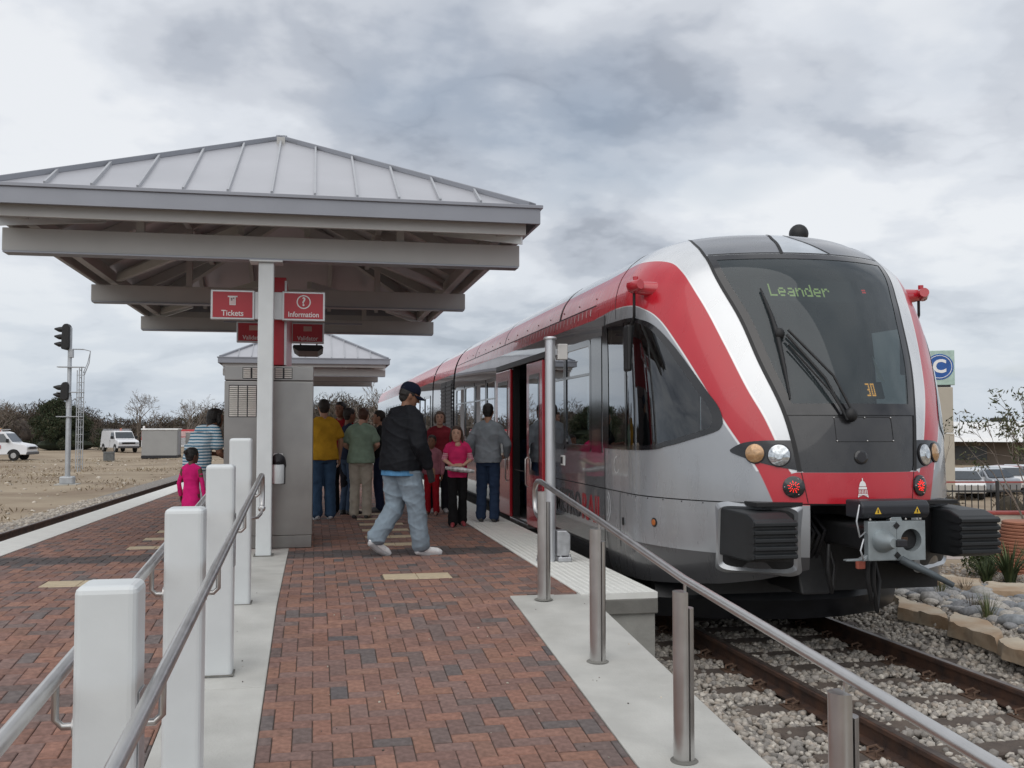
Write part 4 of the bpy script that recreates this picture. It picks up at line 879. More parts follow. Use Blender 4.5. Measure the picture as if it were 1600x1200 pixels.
# ---- inside: floor, ceiling, bulkheads, seats, driver's desk
M_INT = mat('interior_grey', (.33, .34, .35), .6, var=.08); M_SEAT = mat('seat_blue', (.05, .09, .19), .8, var=.2, scale=30); M_FLOOR = mat('cabin_floor', (.12, .12, .125), .7, var=.15)
adopt(MB().box(TXC - 1.4, TXC + 1.4, 9.3, 21.0, -.05, .02).build('cabin_floor', M_FLOOR, None)); adopt(MB().box(TXC - 1.3, TXC + 1.3, 9.9, 21.0, 2.40, 2.44).build('cabin_ceiling', M_INT, None)); adopt(MB().box(TXC - 1.25, TXC + 1.25, 25.2, 47, 2.36, 2.40).build('cabin_ceiling', M_INT, None)); adopt(MB().box(TXC - 1.4, TXC + 1.4, 25.2, 47, -.05, .02).build('cabin_floor', M_FLOOR, None))
adopt(MB().box(TXC - 1.38, TXC - .45, 9.86, 9.9, 0, 2.5).build('bulkhead', M_DARK, None)); adopt(MB().box(TXC + .45, TXC + 1.38, 9.86, 9.9, 0, 2.5).build('bulkhead', M_DARK, None)); adopt(MB().box(TXC - .45, TXC + .45, 9.86, 9.9, 0, 1.1).build('bulkhead', M_DARK, None)); adopt(MB().box(TXC - .45, TXC + .45, 9.86, 9.9, 2.05, 2.5).build('bulkhead', M_DARK, None))
adopt(MB().prism([(7.75, .9), (8.35, .9), (8.3, 1.30), (7.85, 1.36)], 'x', TXC - .55, TXC + .55).build('driver_desk', M_DARK, None, bevel=.03)); adopt(MB().box(TXC - .28, TXC + .22, 8.95, 9.05, .9, 1.75).build('driver_seat', M_BLACK, None, bevel=.04)); adopt(MB().box(TXC - .28, TXC + .22, 8.55, 9.0, .75, .88).build('driver_seat', M_BLACK, None, bevel=.04))
sb_ = MB(); sb_.box(-.42, .42, -.06, .04, .42, 1.12); sb_.box(-.42, .42, .04, .46, .38, .5); sb_.box(-.05, .05, .05, .3, 0, .38)
s0 = adopt(sb_.build('seat', M_SEAT, None, bevel=.03)); s0.data.transform(TI.inverted())
for i, (xs, y) in enumerate([(a, b) for b in (10.5, 11.6, 16.2, 17.1, 18.0, 18.9, 19.8) for a in (-.9, .9)]):
    o = s0 if i == 0 else bpy.data.objects.new('seat', s0.data)
    if i: COL.objects.link(o); o.parent = train; md = o.modifiers.new('bevel', 'BEVEL'); md.width = .03
    o.location = TI @ Vector((TXC + xs, y, .02))
# ---- destination display behind the screen
def fr(p, z, off):
    c = Sp(np.array(p), np.array(z), off); a = Sp(np.array(p), np.array(z - .05), off); b = Sp(np.array(p), np.array(z + .05), off); return Vector(c), Vector(b - a).normalized()
c0, up0 = fr(-.02, 2.64, -.13); disp = MB(); mxd = face_mx(c0, (1, 0, 0), up0)
def onmx(mb, mx): mb.v = [tuple(mx @ Vector(v)) for v in mb.v]; return mb
dp = adopt(onmx(MB().box(-.54, .44, -.12, .12, -.05, 0), mxd).build('destination_display', mat('display_black', (.030, .036, .036), .5), None))
# dot-matrix lettering on a 7-row grid
GLY = {'L': ['1....', '1....', '1....', '1....', '1....', '1....', '11111'], 'e': ['.....', '.....', '.111.', '1...1', '11111', '1....', '.111.'], 'a': ['.....', '.....', '.111.', '....1', '.1111', '1...1', '.1111'],
       'n': ['.....', '.....', '1.11.', '11..1', '1...1', '1...1', '1...1'], 'd': ['....1', '....1', '.11.1', '1..11', '1...1', '1...1', '.1111'], 'r': ['.....', '.....', '1.11.', '11..1', '1....', '1....', '1....'],
       '3': ['111', '..1', '..1', '.11', '..1', '..1', '111'], '0': ['111', '1.1', '1.1', '1.1', '1.1', '1.1', '111']}
VS = 1.38
def dots(word, pitch, mx, x0, m, name, par, fill=.8):
    mb = MB(); x = x0; q = pitch * fill / 2
    for ch in word:
        g = GLY[ch]
        for r_, row in enumerate(g):
            for c_, b_ in enumerate(row):
                if b_ == '1': mb.box(x + c_ * pitch - q, x + c_ * pitch + q, (3 - r_) * pitch * VS - q * VS, (3 - r_) * pitch * VS + q * VS, .001, .004)
        x += (len(g[0]) + 1) * pitch
    return adopt(onmx(mb, mx).build(name, m, None), par)
dots('Leander', .0142, mxd, -.385, M_LEDG, 'destination_text', dp, .86)
c1, up1 = fr(.09, 1.685, -.05); mx1 = face_mx(c1, (1, .12, 0), up1); rn = adopt(onmx(MB().box(-.10, .12, -.075, .075, -.02, 0), mx1).build('run_number_box', M_BLACK, None)); dots('30', .0125, mx1, -.045, M_LEDO, 'run_number', rn, .7)
c2, up2 = fr(.198, 2.572, -.012); adopt(onmx(MB().box(-.016, -.003, -.018, -.004, 0, .004).box(.003, .016, -.018, -.004, 0, .004).box(-.016, -.003, .006, .020, 0, .004).box(.003, .016, .006, .020, 0, .004), face_mx(c2, (1, 0, 0), up2)).build('status_led', M_LEDR, None))
c3, up3 = fr(.14, 1.86, -.03); adopt(onmx(MB().add([(-.02, .13, 0), (.04, -.13, 0), (-.03, -.09, 0)], [(0, 1, 2)]), face_mx(c3, (1, .2, 0), up3)).build('paper_card', M_WHITE, None))
# ---- wiper
def wp(p, z, off): return tuple(Sp(np.array(p), np.array(z), off))
wi = adopt(MB().ball(wp(-.04, 1.44, .05), (.055, .045, .06)).build('wiper', M_BLACK, None, 60))
adopt(MB().tube([wp(-.055, 1.40, .05), wp(-.11, 1.72, .085), wp(-.205, 2.10, .075)], .011, 8).build('wiper_arm', M_BLACK, None, 60), wi); adopt(MB().tube([wp(-.025, 1.42, .05), wp(-.08, 1.74, .085), wp(-.195, 2.14, .075)], .011, 8).build('wiper_arm', M_BLACK, None, 60), wi)
adopt(MB().tube([wp(-.25 - .0, 2.55, .03), wp(-.236, 2.30, .035), wp(-.233, 2.12, .045), wp(-.235, 1.85, .035), wp(-.236, 1.58, .03)], [.008, .017, .022, .017, .007], 8).build('wiper_blade', M_BLACK, None, 60), wi)
adopt(MB().ball(wp(-.225, 2.12, .055), (.045, .03, .05)).build('wiper_joint', M_BLACK, None, 60), wi)
adopt(MB().tube([wp(-.055, 1.41, .05), wp(-.10, 1.62, .07), wp(-.205, 2.02, .06)], .008, 8).build('wiper_link', M_BLACK, None, 60), wi)
# ---- mask hatch, sensor, badge
hz_ = [(-.094, 1.435), (.132, 1.435), (.132, 1.235), (-.094, 1.235)]
mb = MB()
for (a, b), (c, d_) in zip(hz_, hz_[1:] + hz_[:1]): mb.tube([wp(a + (c - a) * t, b + (d_ - b) * t, .002) for t in np.linspace(0, 1, 8)], .0022, 5)
ht = adopt(mb.build('front_hatch', M_BLACK, None))
for p_, z_ in ((-.094, 1.43), (.02, 1.43), (.13, 1.43), (-.092, 1.24), (.02, 1.24), (.13, 1.24)): adopt(MB().ball(wp(p_, z_, .004), .0075, 8, 5).build('screw', M_STEEL, None, 60), ht)
def disc_on(p, z, prof, name, m, par=None, n=24, sx=1.0):
    c, up = fr(p, z, 0); e = 1e-2; du = Vector(Sp(np.array(p + e), np.array(z)) - Sp(np.array(p - e), np.array(z))).normalized(); nn_ = du.cross(up).normalized()
    if nn_.dot(Vector((TXC, 12, z)) - c) > 0: nn_ = -nn_
    r_ = up.cross(nn_).normalized(); u_ = nn_.cross(r_); mx = Matrix(((r_.x, u_.x, nn_.x, c.x), (r_.y, u_.y, nn_.y, c.y), (r_.z, u_.z, nn_.z, c.z), (0, 0, 0, 1)))
    return adopt(onmx(MB().lathe([(a, b) for a, b in prof], n), mx).build(name, m, None, 40), par), mx
disc_on(-.01, 1.108, [(.058, -.02), (.058, .008), (.05, .014)], 'sensor_ring', M_GBLK); disc_on(-.01, 1.108, [(.042, .0), (.04, .016), (.0, .018)], 'sensor', M_DARK)
M_BADGE = mat('badge_white', (.82, .82, .81), .4, var=.02)
c4, up4 = fr(-.012, .862, .006); mx4 = face_mx(c4, (1, 0, 0), up4); bd = MB()
bd.add([(.030 * math.cos(R(a)), .012 + .044 * math.sin(R(a)), 0) for a in range(0, 181, 15)], [tuple(range(13))]); bd.add([(-.005, .055, 0), (.005, .055, 0), (.004, .078, 0), (-.004, .078, 0)], [(0, 1, 2, 3)])
bd.add([(-.037, -.012, 0), (.037, -.012, 0), (.034, .007, 0), (-.034, .007, 0)], [(0, 1, 2, 3)])
for k in range(6): x = -.037 + k * .0138; bd.add([(x, -.046, 0), (x + .0065, -.046, 0), (x + .0065, -.018, 0), (x, -.018, 0)], [(0, 1, 2, 3)])
bd.add([(-.043, -.058, 0), (.043, -.058, 0), (.041, -.049, 0), (-.041, -.049, 0)], [(0, 1, 2, 3)]); bd.add([(-.046, -.079, 0), (-.046, -.061, 0), (-.006, -.061, 0), (-.03, -.068, 0)], [(0, 1, 2, 3)]); bd.add([(.046, -.079, 0), (.046, -.061, 0), (.006, -.061, 0), (.03, -.068, 0)], [(0, 1, 2, 3)])
adopt(onmx(bd, mx4).build('dome_badge', M_BADGE, None))
# ---- lamps
for s in (-1, 1):
    A = np.array(POD); cc = A.mean(0); mb = MB(); rings = []
    for t in np.linspace(1, 0, 8): q = cc + (A - cc) * t; rings.append(Sp(s * q[:, 0], q[:, 1], .006))
    n_ = len(A); mb.v = [tuple(v) for r_ in rings for v in r_]; mb.f = [(j * n_ + i, j * n_ + (i + 1) % n_, (j + 1) * n_ + (i + 1) % n_, (j + 1) * n_ + i) for j in range(7) for i in range(n_)]
    pod = adopt(mb.build('headlight_pod', M_GBLK, None, 60))
    for p_, z_, r_, m_, nm in ((.293, 1.123, .088, M_LENS, 'headlight'), (.374, 1.137, .078, M_AMB, 'turn_light')):
        disc_on(s * p_, z_, [(r_ * 1.10, .004), (r_ * 1.10, .013), (r_, .016)], 'lamp_ring', M_DARK, pod); disc_on(s * p_, z_, [(r_, .010), (r_ * .98, .018), (r_ * .7, .030), (r_ * .3, .036), (0, .037)], nm, m_, pod)
        if m_ is M_LENS: disc_on(s * p_, z_, [(r_ * .42, .030), (r_ * .40, .0405), (0, .042)], 'lamp_bulb', M_LENS, pod)
    tl_, mx = disc_on(s * .250, .868, [(.088, -.01), (.088, .012), (.08, .016)], 'tail_light', M_GBLK)
    for k in range(11):
        for rr in ((.018, .034, .046) if k % 2 else (.026, .040)):
            a = R(k * 360 / 11); adopt(onmx(MB().ball((rr * math.cos(a), rr * math.sin(a), .018), .0045, 6, 4), mx).build('light_emitting_diode', M_LEDR, None), tl_)
    for a in (60, 180, 300): adopt(onmx(MB().ball((.072 * math.cos(R(a)), .072 * math.sin(R(a)), .016), .006, 6, 4), mx).build('screw', M_STEEL, None), tl_)
# ---- bumper pockets, buffers
for s in (-1, 1):
    pk = rrect(.245, .50, .185, .690, .045, 5)
    def ringpatch(sc0, sc1, off0, off1, name, m, par=None):
        A = np.array(pk); cc = np.array([.3725, .4375]); d_ = A - cc
        a = cc + d_ + np.sign(d_) * sc0 * np.array([.5, 1]); b = cc + d_ + np.sign(d_) * sc1 * np.array([.5, 1]); a_, b_ = Sp(s * a[:, 0], a[:, 1], off0), Sp(s * b[:, 0], b[:, 1], off1); n_ = len(A); mb = MB(); mb.v = [tuple(v) for v in a_] + [tuple(v) for v in b_]; mb.f = [(i, (i + 1) % n_, n_ + (i + 1) % n_, n_ + i) for i in range(n_)]
        return adopt(mb.build(name, m, None, 40), par)
    rim = ringpatch(.045, .012, .002, .030, 'pocket_rim', M_TSIL); ringpatch(.012, -.012, .030, .008, 'pocket_rim', M_TSIL, rim)
    A = np.array(pk); cc = A.mean(0); rings = [Sp(s * (cc + (A - cc) * t)[:, 0], (cc + (A - cc) * t)[:, 1], .007) for t in (.97, .6, .3, 0)]; n_ = len(A); mb = MB(); mb.v = [tuple(v) for r_ in rings for v in r_]; mb.f = [(j * n_ + i, j * n_ + (i + 1) % n_, (j + 1) * n_ + (i + 1) % n_, (j + 1) * n_ + i) for j in range(3) for i in range(n_)]
    adopt(mb.build('pocket_shade', M_BLACK, None), rim)  # flat black patch on the uncut shell paints the dark of a recess
    M_BUF = mat('buffer_rubber', (.013, .015, .017), .5, var=.15, scale=8)
    x0, x1 = TXC + s * .715, TXC + s * 1.055; xa, xb = min(x0, x1), max(x0, x1)
    prof = [(8.1, .285), (7.33, .300), (7.235, .325), (7.21, .36), (7.21, .60), (7.235, .635), (7.36, .675), (8.1, .69)]
    bf = adopt(MB().prism(prof, 'x', xa, xb).build('buffer', M_BUF, None, bevel=.015))
    for k in range(5):
        z = .337 + k * .062; adopt(MB().prism([(7.22, z - .006), (7.185, z + .004), (7.185, z + .030), (7.22, z + .046)], 'x', xa - .006, xb + .006).build('buffer_rib', M_BUF, None, bevel=.004), bf)
        for sx, xx in ((-1, xa), (1, xb)): adopt(MB().prism([(7.22, z - .006), (7.20, z + .004), (7.20, z + .030), (7.22, z + .046), (7.36, z + .030), (7.36, z + .004)], 'x', *sorted((xx, xx + sx * .010))).build('buffer_rib', M_BUF, None), bf)
# inner returns of the bumper, dark recess behind the coupler
for s in (-1, 1):
    zz = np.linspace(.20, .72, 16); a = Sp(np.full(16, s * .199), zz, 0); mb = MB(); mb.v = [tuple(v) for v in a] + [(v[0], v[1] + .45, v[2]) for v in a]; mb.f = [(i, i + 1, 16 + i + 1, 16 + i) for i in range(15)]; adopt(mb.build('bumper_return', M_DARK, None))
adopt(MB().box(TXC - 1.2, TXC + 1.2, 8.25, 8.4, -.1, .75).build('front_bulkhead', M_BLACK, None)); adopt(MB().box(TXC - .9, TXC + .9, 7.5, 8.4, .715, .745).build('nose_floor', M_BLACK, None))
adopt(MB().prism([(7.62, -.02), (8.3, -.02), (8.3, .30), (7.75, .30)], 'x', TXC - .46, TXC - .2).build('brake_gear', M_BLACK, None, bevel=.02))
# ---- coupler
M_CPL = mat('coupler_steel', (.33, .37, .385), .48, .55, var=.14, scale=9, dirt=.2)
cp = adopt(MB().box(TXC - .245, TXC - .005, 6.965, 7.03, .335, .635).build('coupler', M_CPL, None, bevel=.006))
n_ = 28; cx_, cz_, rr = TXC + .115, .487, .087; mb = MB(); sq = []
for k in range(n_):
    a = 2 * math.pi * k / n_; c_, s_ = math.cos(a), math.sin(a); hx, hzz = .12, .15
    t_ = min(hx / abs(c_) if abs(c_) > 1e-6 else 9, (hzz) / abs(s_) if abs(s_) > 1e-6 else 9); sq.append((cx_ + t_ * c_, .485 + t_ * s_))
ci = [(cx_ + rr * math.cos(2 * math.pi * k / n_), cz_ + rr * math.sin(2 * math.pi * k / n_)) for k in range(n_)]
mb.v = [(x, 6.965, z) for x, z in sq] + [(x, 6.965, z) for x, z in ci] + [(x, 7.12, z) for x, z in ci] + [(x, 7.03, z) for x, z in sq]
mb.f = [(i, (i + 1) % n_, n_ + (i + 1) % n_, n_ + i) for i in range(n_)] + [(n_ + i, n_ + (i + 1) % n_, 2 * n_ + (i + 1) % n_, 2 * n_ + i) for i in range(n_)] + [(i, 3 * n_ + i, 3 * n_ + (i + 1) % n_, (i + 1) % n_) for i in range(n_)] + [tuple(range(2 * n_, 3 * n_))]
adopt(mb.build('coupler_cup', M_CPL, None, 40), cp); adopt(MB().cyl((cx_, 7.085, cz_), (cx_, 7.10, cz_), .083, 24).build('cup_floor', M_BLACK, None), cp); adopt(MB().box(cx_ - .05, cx_ + .01, 7.02, 7.09, .475, .505).build('coupler_hook', M_CLIP, None, bevel=.006), cp)
adopt(MB().tube([(TXC - .125, 6.966, .485), (TXC - .125, 6.945, .485), (TXC - .122, 6.87, .485), (TXC - .118, 6.82, .485)], [.088, .086, .055, .035], 24).build('coupler_cone', M_CPL, None, 40), cp); adopt(MB().box(TXC - .105, TXC - .02, 6.80, 6.86, .455, .51).build('cone_latch', M_DARK, None, bevel=.008), cp)
adopt(MB().prism([(TXC - .06, .63), (TXC + .05, .63), (TXC + .035, .665), (TXC - .045, .665)], 'y', 6.97, 7.03).build('coupler_lug', M_CPL, None, bevel=.004), cp); adopt(MB().prism([(TXC - .42, .335), (TXC - .2, .335), (TXC - .2, .40), (TXC - .30, .352), (TXC - .42, .348)], 'y', 6.98, 7.03).build('coupler_flange', M_CPL, None, bevel=.004), cp)
for x, z in ((TXC - .01, .60), (TXC - .005, .375)): adopt(MB().cyl((x, 6.955, z), (x, 6.966, z), .026, 4).build('pin_hole', M_BLACK, None), cp)
adopt(MB().tube([(TXC + .02, 6.95, .345), (TXC + .06, 6.90, .315), (TXC + .18, 6.84, .255), (TXC + .34, 6.78, .165)], [.030, .030, .026, .021], 12).build('uncoupling_handle', mat('handle_grey', (.085, .10, .11), .5, .4, var=.2), None, 50), cp)
adopt(MB().box(TXC - .22, TXC + .22, 7.03, 8.3, .40, .58).build('coupler_shank', M_BLACK, None, bevel=.02), cp)
eb = adopt(MB().prism([(7.20, .655), (6.985, .655), (6.95, .69), (6.95, .755), (6.985, .79), (7.20, .79)], 'x', TXC - .30, TXC + .27).build('electric_coupler_box', mat('coupler_box', (.02, .022, .028), .4), None, bevel=.012))
M_WARN = mat('warning_yellow', (.75, .48, .04), .5)
for x in (TXC - .17, TXC + .16): adopt(MB().add([(x - .028, 6.9485, .692), (x + .028, 6.9485, .692), (x, 6.9485, .745)], [(0, 1, 2)]).build('warning_triangle', M_WARN, None), eb); adopt(MB().box(x - .004, x + .004, 6.946, 6.948, .700, .727).build('warning_mark', M_BLACK, None), eb)
for k, x in enumerate((TXC - .22, TXC - .05, TXC + .08, TXC + .2)): adopt(MB().ball((x, 6.98, .648), .011, 8, 5).build('bolt', M_STEEL, None), eb)
for x0, x1, z0, zm in ((-.30, -.27, .76, .52), (-.27, -.25, .50, .34)): adopt(MB().tube([(TXC + x0, 6.99, z0), (TXC + x0 - .05, 6.95, (z0 + zm) / 2), (TXC + x0 - .02, 6.96, zm), (TXC + x1 + .02, 7.0, zm + .03)], .007, 8).build('cable', M_GALV, None, 60))
for x, y, zt, zb in ((TXC - .05, 7.3, .34, -.02), (TXC + .03, 7.35, .34, -.12), (TXC - .28, 7.5, .4, .02)): adopt(MB().tube([(x, y, zt), (x - .04, y - .05, (zt + zb) / 2), (x + .02, y, zb), (x + .09, y + .08, (zt + zb) / 2), (x + .1, y + .2, zt)], .018, 8).build('air_hose', M_BLACK, None, 60))
adopt(MB().box(TXC - .20, TXC - .13, 7.2, 7.24, .24, .31).build('hose_tag', mat('tag_orange', (.45, .12, .08), .6), None, bevel=.01))
for k in range(7): x = TXC - .55 + k * .05; adopt(MB().tube([(x, 7.9, .66), (x + .02, 7.65, .5 - .02 * (k % 3)), (x - .02, 7.75, .25), (x, 8.2, .15)], .016, 6).build('pipe', M_DARK, None, 60))
# ---- snow plough blade, underframe, wheels
pl_ = [(3.12, 8.95), (3.55, 8.72), (4.0, 8.57), (4.38, 8.52), (4.82, 8.57), (5.28, 8.76), (5.68, 9.12)]
mb = MB(); vs_ = []
for x, y in pl_: vs_ += [(x, y + .02, -.40), (x, y - .045, -.22), (x + (.10 if x > 5.5 else 0), y + .05, .02), (x + (.10 if x > 5.5 else 0), y + .11, .02), (x, y + .06, -.40)]
mb.v = vs_; mb.f = [(i * 5 + k, i * 5 + (k + 1) % 5, (i + 1) * 5 + (k + 1) % 5, (i + 1) * 5 + k) for i in range(6) for k in range(5)] + [tuple(range(5)), tuple(range(30, 35))]
adopt(mb.build('plough_blade', mat('plough_black', (.014, .015, .018), .3, var=.25, scale=6), None, 30)); 
for x in (3.75, 5.0): adopt(MB().bar((x, 8.75, -.2), (x, 8.5, .3), .14, .1).build('plough_arm', M_BLACK, None))
adopt(MB().box(3.25, 5.5, 8.95, 20.8, -.22, -.06).build('underframe', M_BLACK, None)); adopt(MB().box(3.25, 5.5, 25.2, 47.2, -.22, -.06).build('underframe', M_BLACK, None))
for y in (10.2, 12.0, 22.2, 23.9, 44.5, 46.3):
    for s in (-1, 1):
        w = adopt(MB().add([(TXC + s * .7 + (0 if k < 24 else .13) * 1 - .065, y + .38 * math.cos(2 * math.pi * (k % 24) / 24), RZ + .385 + .38 * math.sin(2 * math.pi * (k % 24) / 24)) for k in range(48)], [(k, (k + 1) % 24, 24 + (k + 1) % 24, 24 + k) for k in range(24)] + [tuple(range(24)), tuple(range(24, 48))]).build('wheel', M_DARK, None, 40))
    adopt(MB().box(3.35, 5.41, y - .25, y + .25, -.42, -.2).build('bogie_frame', M_BLACK, None))
# ---- side details
adopt(text_mesh('METRO', .40, 'lettering', mat('lettering_grey', (.055, .055, .06), .4), None, face_mx((TXC - 1.4785, 10.76, .475), (0, -1, 0), (0, 0, 1)), .002, .004, align='RIGHT', width=1.14)); adopt(text_mesh('RAIL', .40, 'lettering', M_TRED, None, face_mx((TXC - 1.4785, 10.73, .475), (0, -1, 0), (0, 0, 1)), .002, .004, align='LEFT', width=.78))
mb = MB()
for r_ in (.10, .155):
    for k in range(10):
        a0, a1 = R(-60 + 12 * k), R(-48 + 12 * k); mb.add([(TXC - 1.4775, 9.80 - q * math.cos(a), .56 + q * math.sin(a)) for q in (r_, r_ + .022) for a in (a0, a1)], [(0, 1, 3, 2)])
adopt(mb.build('swoosh_mark', mat('swoosh_grey', (.55, .56, .58), .4), None))
adopt(MB().add([(TXC - 1.479, 9.42 + .085 * math.cos(a), .985 + .085 * math.sin(a)) for a in np.linspace(R(-150), R(100), 22)] + [(TXC - 1.479, 9.42 + .075 * math.cos(a), .985 + .075 * math.sin(a)) for a in np.linspace(R(-150), R(100), 22)], [(i, i + 1, 22 + i + 1, 22 + i) for i in range(21)]).build('fuel_flap_ring', mat('flap_line', (.72, .73, .74), .4), None))
for p_, z_, r_, m_, nm in ((-.80, .505, .030, M_AMB, 'side_marker'),): disc_on(p_, z_, [(r_ * 1.35, -.004), (r_ * 1.35, .005), (r_, .008)], 'marker_ring', M_BLACK); disc_on(p_, z_, [(r_, .002), (r_ * .9, .012), (0, .014)], nm, mat('side_amber', (.40, .12, .03), .3), None)
adopt(MB().box(TXC - 1.484, TXC - 1.47, 9.20, 9.24, .42, .49).build('jack_point', M_BLACK, None)); adopt(MB().box(TXC - 1.486, TXC - 1.47, 11.50, 11.66, .90, 1.02).build('door_button', M_WHITE, None, bevel=.005)); adopt(MB().box(TXC - 1.490, TXC - 1.486, 11.56, 11.64, .92, 1.0).build('button_face', M_BLACK, None))
M_SLOT = mat('vent_slot', (.62, .60, .60), .4)
for k in range(26):
    y = 9.95 + k * .17
    for z in (2.56,): 
        a = Sp(np.array([-p_of_y(y), -p_of_y(y + .022)]), np.array([z, z]), .003) if y > YN else None
        if a is not None: b = Sp(np.array([-p_of_y(y + .03), -p_of_y(y + .052)]), np.array([z + .085, z + .085]), .003); adopt(MB().add([tuple(a[0]), tuple(a[1]), tuple(b[1]), tuple(b[0])], [(0, 1, 2, 3)]).build('vent_slot', M_SLOT, None))
for s in (-1, 1):
    n_ = 30; yy = np.linspace(10.31, 21.0, n_); a = Sp(s * (2 + yy - YN), np.full(n_, 2.652), .003); b = Sp(s * (2 + yy - YN), np.full(n_, 2.664), .003); mb = MB(); mb.v = [tuple(v) for v in a] + [tuple(v) for v in b]; mb.f = [(i, i + 1, n_ + i + 1, n_ + i) for i in range(n_ - 1)]; adopt(mb.build('fairing_joint', M_BLACK, None))
    for y in (11.9, 15.6, 18.6):
        zz = np.linspace(2.66, 3.12, 12); sk = np.linspace(0, .28, 12); a = Sp(s * (2 + y - YN + sk), zz, .004); b = Sp(s * (2 + y - YN + sk + (.03 if y != 11.9 else .07)), zz, .004); mb = MB(); mb.v = [tuple(v) for v in a] + [tuple(v) for v in b]; mb.f = [(i, i + 1, 12 + i + 1, 12 + i) for i in range(11)]; adopt(mb.build('fairing_joint', M_BLACK, None))
    # mirror / lamp pods
    x, y, z = TXC + s * 1.47, 8.93, 2.66
    pod = adopt(MB().tube([(x - s * .0, y + .02, z - .01), (x + s * .02, y - .09, z), (x - s * .02, y - .19, z + .01)], [.035, .068, .045], 16).build('mirror_pod', M_TRED, None, 60)); adopt(MB().tube([(x + s * .02, y - .06, z), (x - s * .22, y - .10, z - .03)], [.055, .08], 14).build('pod_neck', M_TRED, None, 60), pod); adopt(MB().cyl((x, y - .10, z + .05), (x, y - .10, z + .09), .026, 10).build('pod_cap', M_TRED, None, 40), pod)
    adopt(MB().tube([(x, y - .06, z - .06), (x, y - .06, z - .20), (x - s * .01, y - .03, z - .27), (x - s * .02, y + .10, z - .36)], .014, 8).build('mirror_stalk', M_BLACK, None, 60), pod)
    adopt(MB().box(*sorted((x - s * .06, x + s * .03)), y + .05, y + .20, z - .78, z - .34).build('mirror', M_BLACK, None, bevel=.02), pod)
adopt(MB().ball((5.16, 10.0, 3.46), .105, 16, 10).build('roof_antenna', M_BLACK, None, 60)); adopt(MB().lathe([(.12, 3.16), (.12, 3.33), (.06, 3.37)], 16, (5.10, 10.0, 0)).build('antenna_base', M_BLACK, None, 40)); adopt(MB().box(4.75, 5.05, 9.95, 10.05, 3.19, 3.27).build('antenna_base', M_BLACK, None, bevel=.02))
for y in (12.4, 14.0, 17.5): adopt(MB().box(3.9, 4.86, y, y + 1.1, 3.2, 3.36).build('roof_unit', M_TSIL, None, bevel=.03))

# ---- panel joints of the nose
def seam(pz, name='panel_seam', r_=.0035):
    pts = [wp(a, b, .001) for a, b in pz]; adopt(MB().tube(pts, r_, 5).build(name, M_BLACK, None))
for s in (-1, 1):
    seam([(s * (.222 - .018 * t), .985 - .245 * t) for t in np.linspace(0, 1, 6)])
    seam([(s * (1.25 + .12 * math.sin(2.2 * t)), 2.42 + .86 * t) for t in np.linspace(0, .93, 24)])
    seam([(s * 1.22, z) for z in np.linspace(.20, .72, 8)])
    for k in range(9): adopt(MB().ball(wp(s * (.30 + .09 * k), .715, .002), .006, 6, 4).build('rivet', M_DARK, None))
for z in (2.66,):
    for k in range(14): adopt(MB().ball(wp(-(2.1 + .72 * k), 2.74, .002), .009, 6, 4).build('rivet', M_DARK, None))
# ================================================================== vegetation helpers
def leaf_cloud(name, blobs, n_per, size, cols, mtl, parent=None, up=.3, seed=1, elong=1.6, kind=None):
    """many small leaf/twig faces spread through ellipsoid blobs: list of (centre, radii)"""
    g = np.random.default_rng(seed); Vs = []; Cs = []
    for (c, r) in blobs:
        n = n_per; d = g.normal(size=(n, 3)); d /= np.linalg.norm(d, axis=1, keepdims=True); rad = g.random(n) ** .42
        P = np.array(c) + d * rad[:, None] * np.array(r)
        a = g.normal(size=(n, 3)); a[:, 2] += up; a /= np.linalg.norm(a, axis=1, keepdims=True); b = np.cross(a, g.normal(size=(n, 3))); b /= np.linalg.norm(b, axis=1, keepdims=True) + 1e-9
        s = size * g.uniform(.6, 1.4, (n, 1)); a = a * s * elong; b = b * s * .5
        Vs.append(np.stack([P - a * .5, P + b * .5, P + a * .5, P - b * .5], 1)); cc = np.array(cols)[g.integers(0, len(cols), n)] * g.uniform(.7, 1.3, (n, 1)); Cs.append(np.repeat(np.concatenate([cc, np.ones((n, 1))], 1), 4, 0))
    V = np.concatenate(Vs).reshape(-1, 3); C = np.concatenate(Cs); nf = len(V) // 4
    me = bpy.data.meshes.new(name); me.vertices.add(len(V)); me.vertices.foreach_set('co', V.astype('f').ravel()); me.loops.add(nf * 4); me.loops.foreach_set('vertex_index', np.arange(nf * 4, dtype='i')); me.polygons.add(nf); me.polygons.foreach_set('loop_start', (np.arange(nf) * 4).astype('i')); me.update(calc_edges=True)
    a_ = me.attributes.new('tone', 'FLOAT_COLOR', 'POINT'); a_.data.foreach_set('color', C.astype('f').ravel()); me.materials.append(mtl)
    o = bpy.data.objects.new(name, me); COL.objects.link(o)
    if parent: o.parent = parent
    if kind: o['kind'] = kind
    return o
M_LEAF = attr_mat('leaf', 'tone', .7, .0, 50, .1, 3, .3); M_TWIG = attr_mat('twig', 'tone', .9, .0, 50, .1, 3, .2)
M_BARK = mat('bark', (.17, .14, .115), .9, var=.3, scale=12, bump=.5, bscale=40)
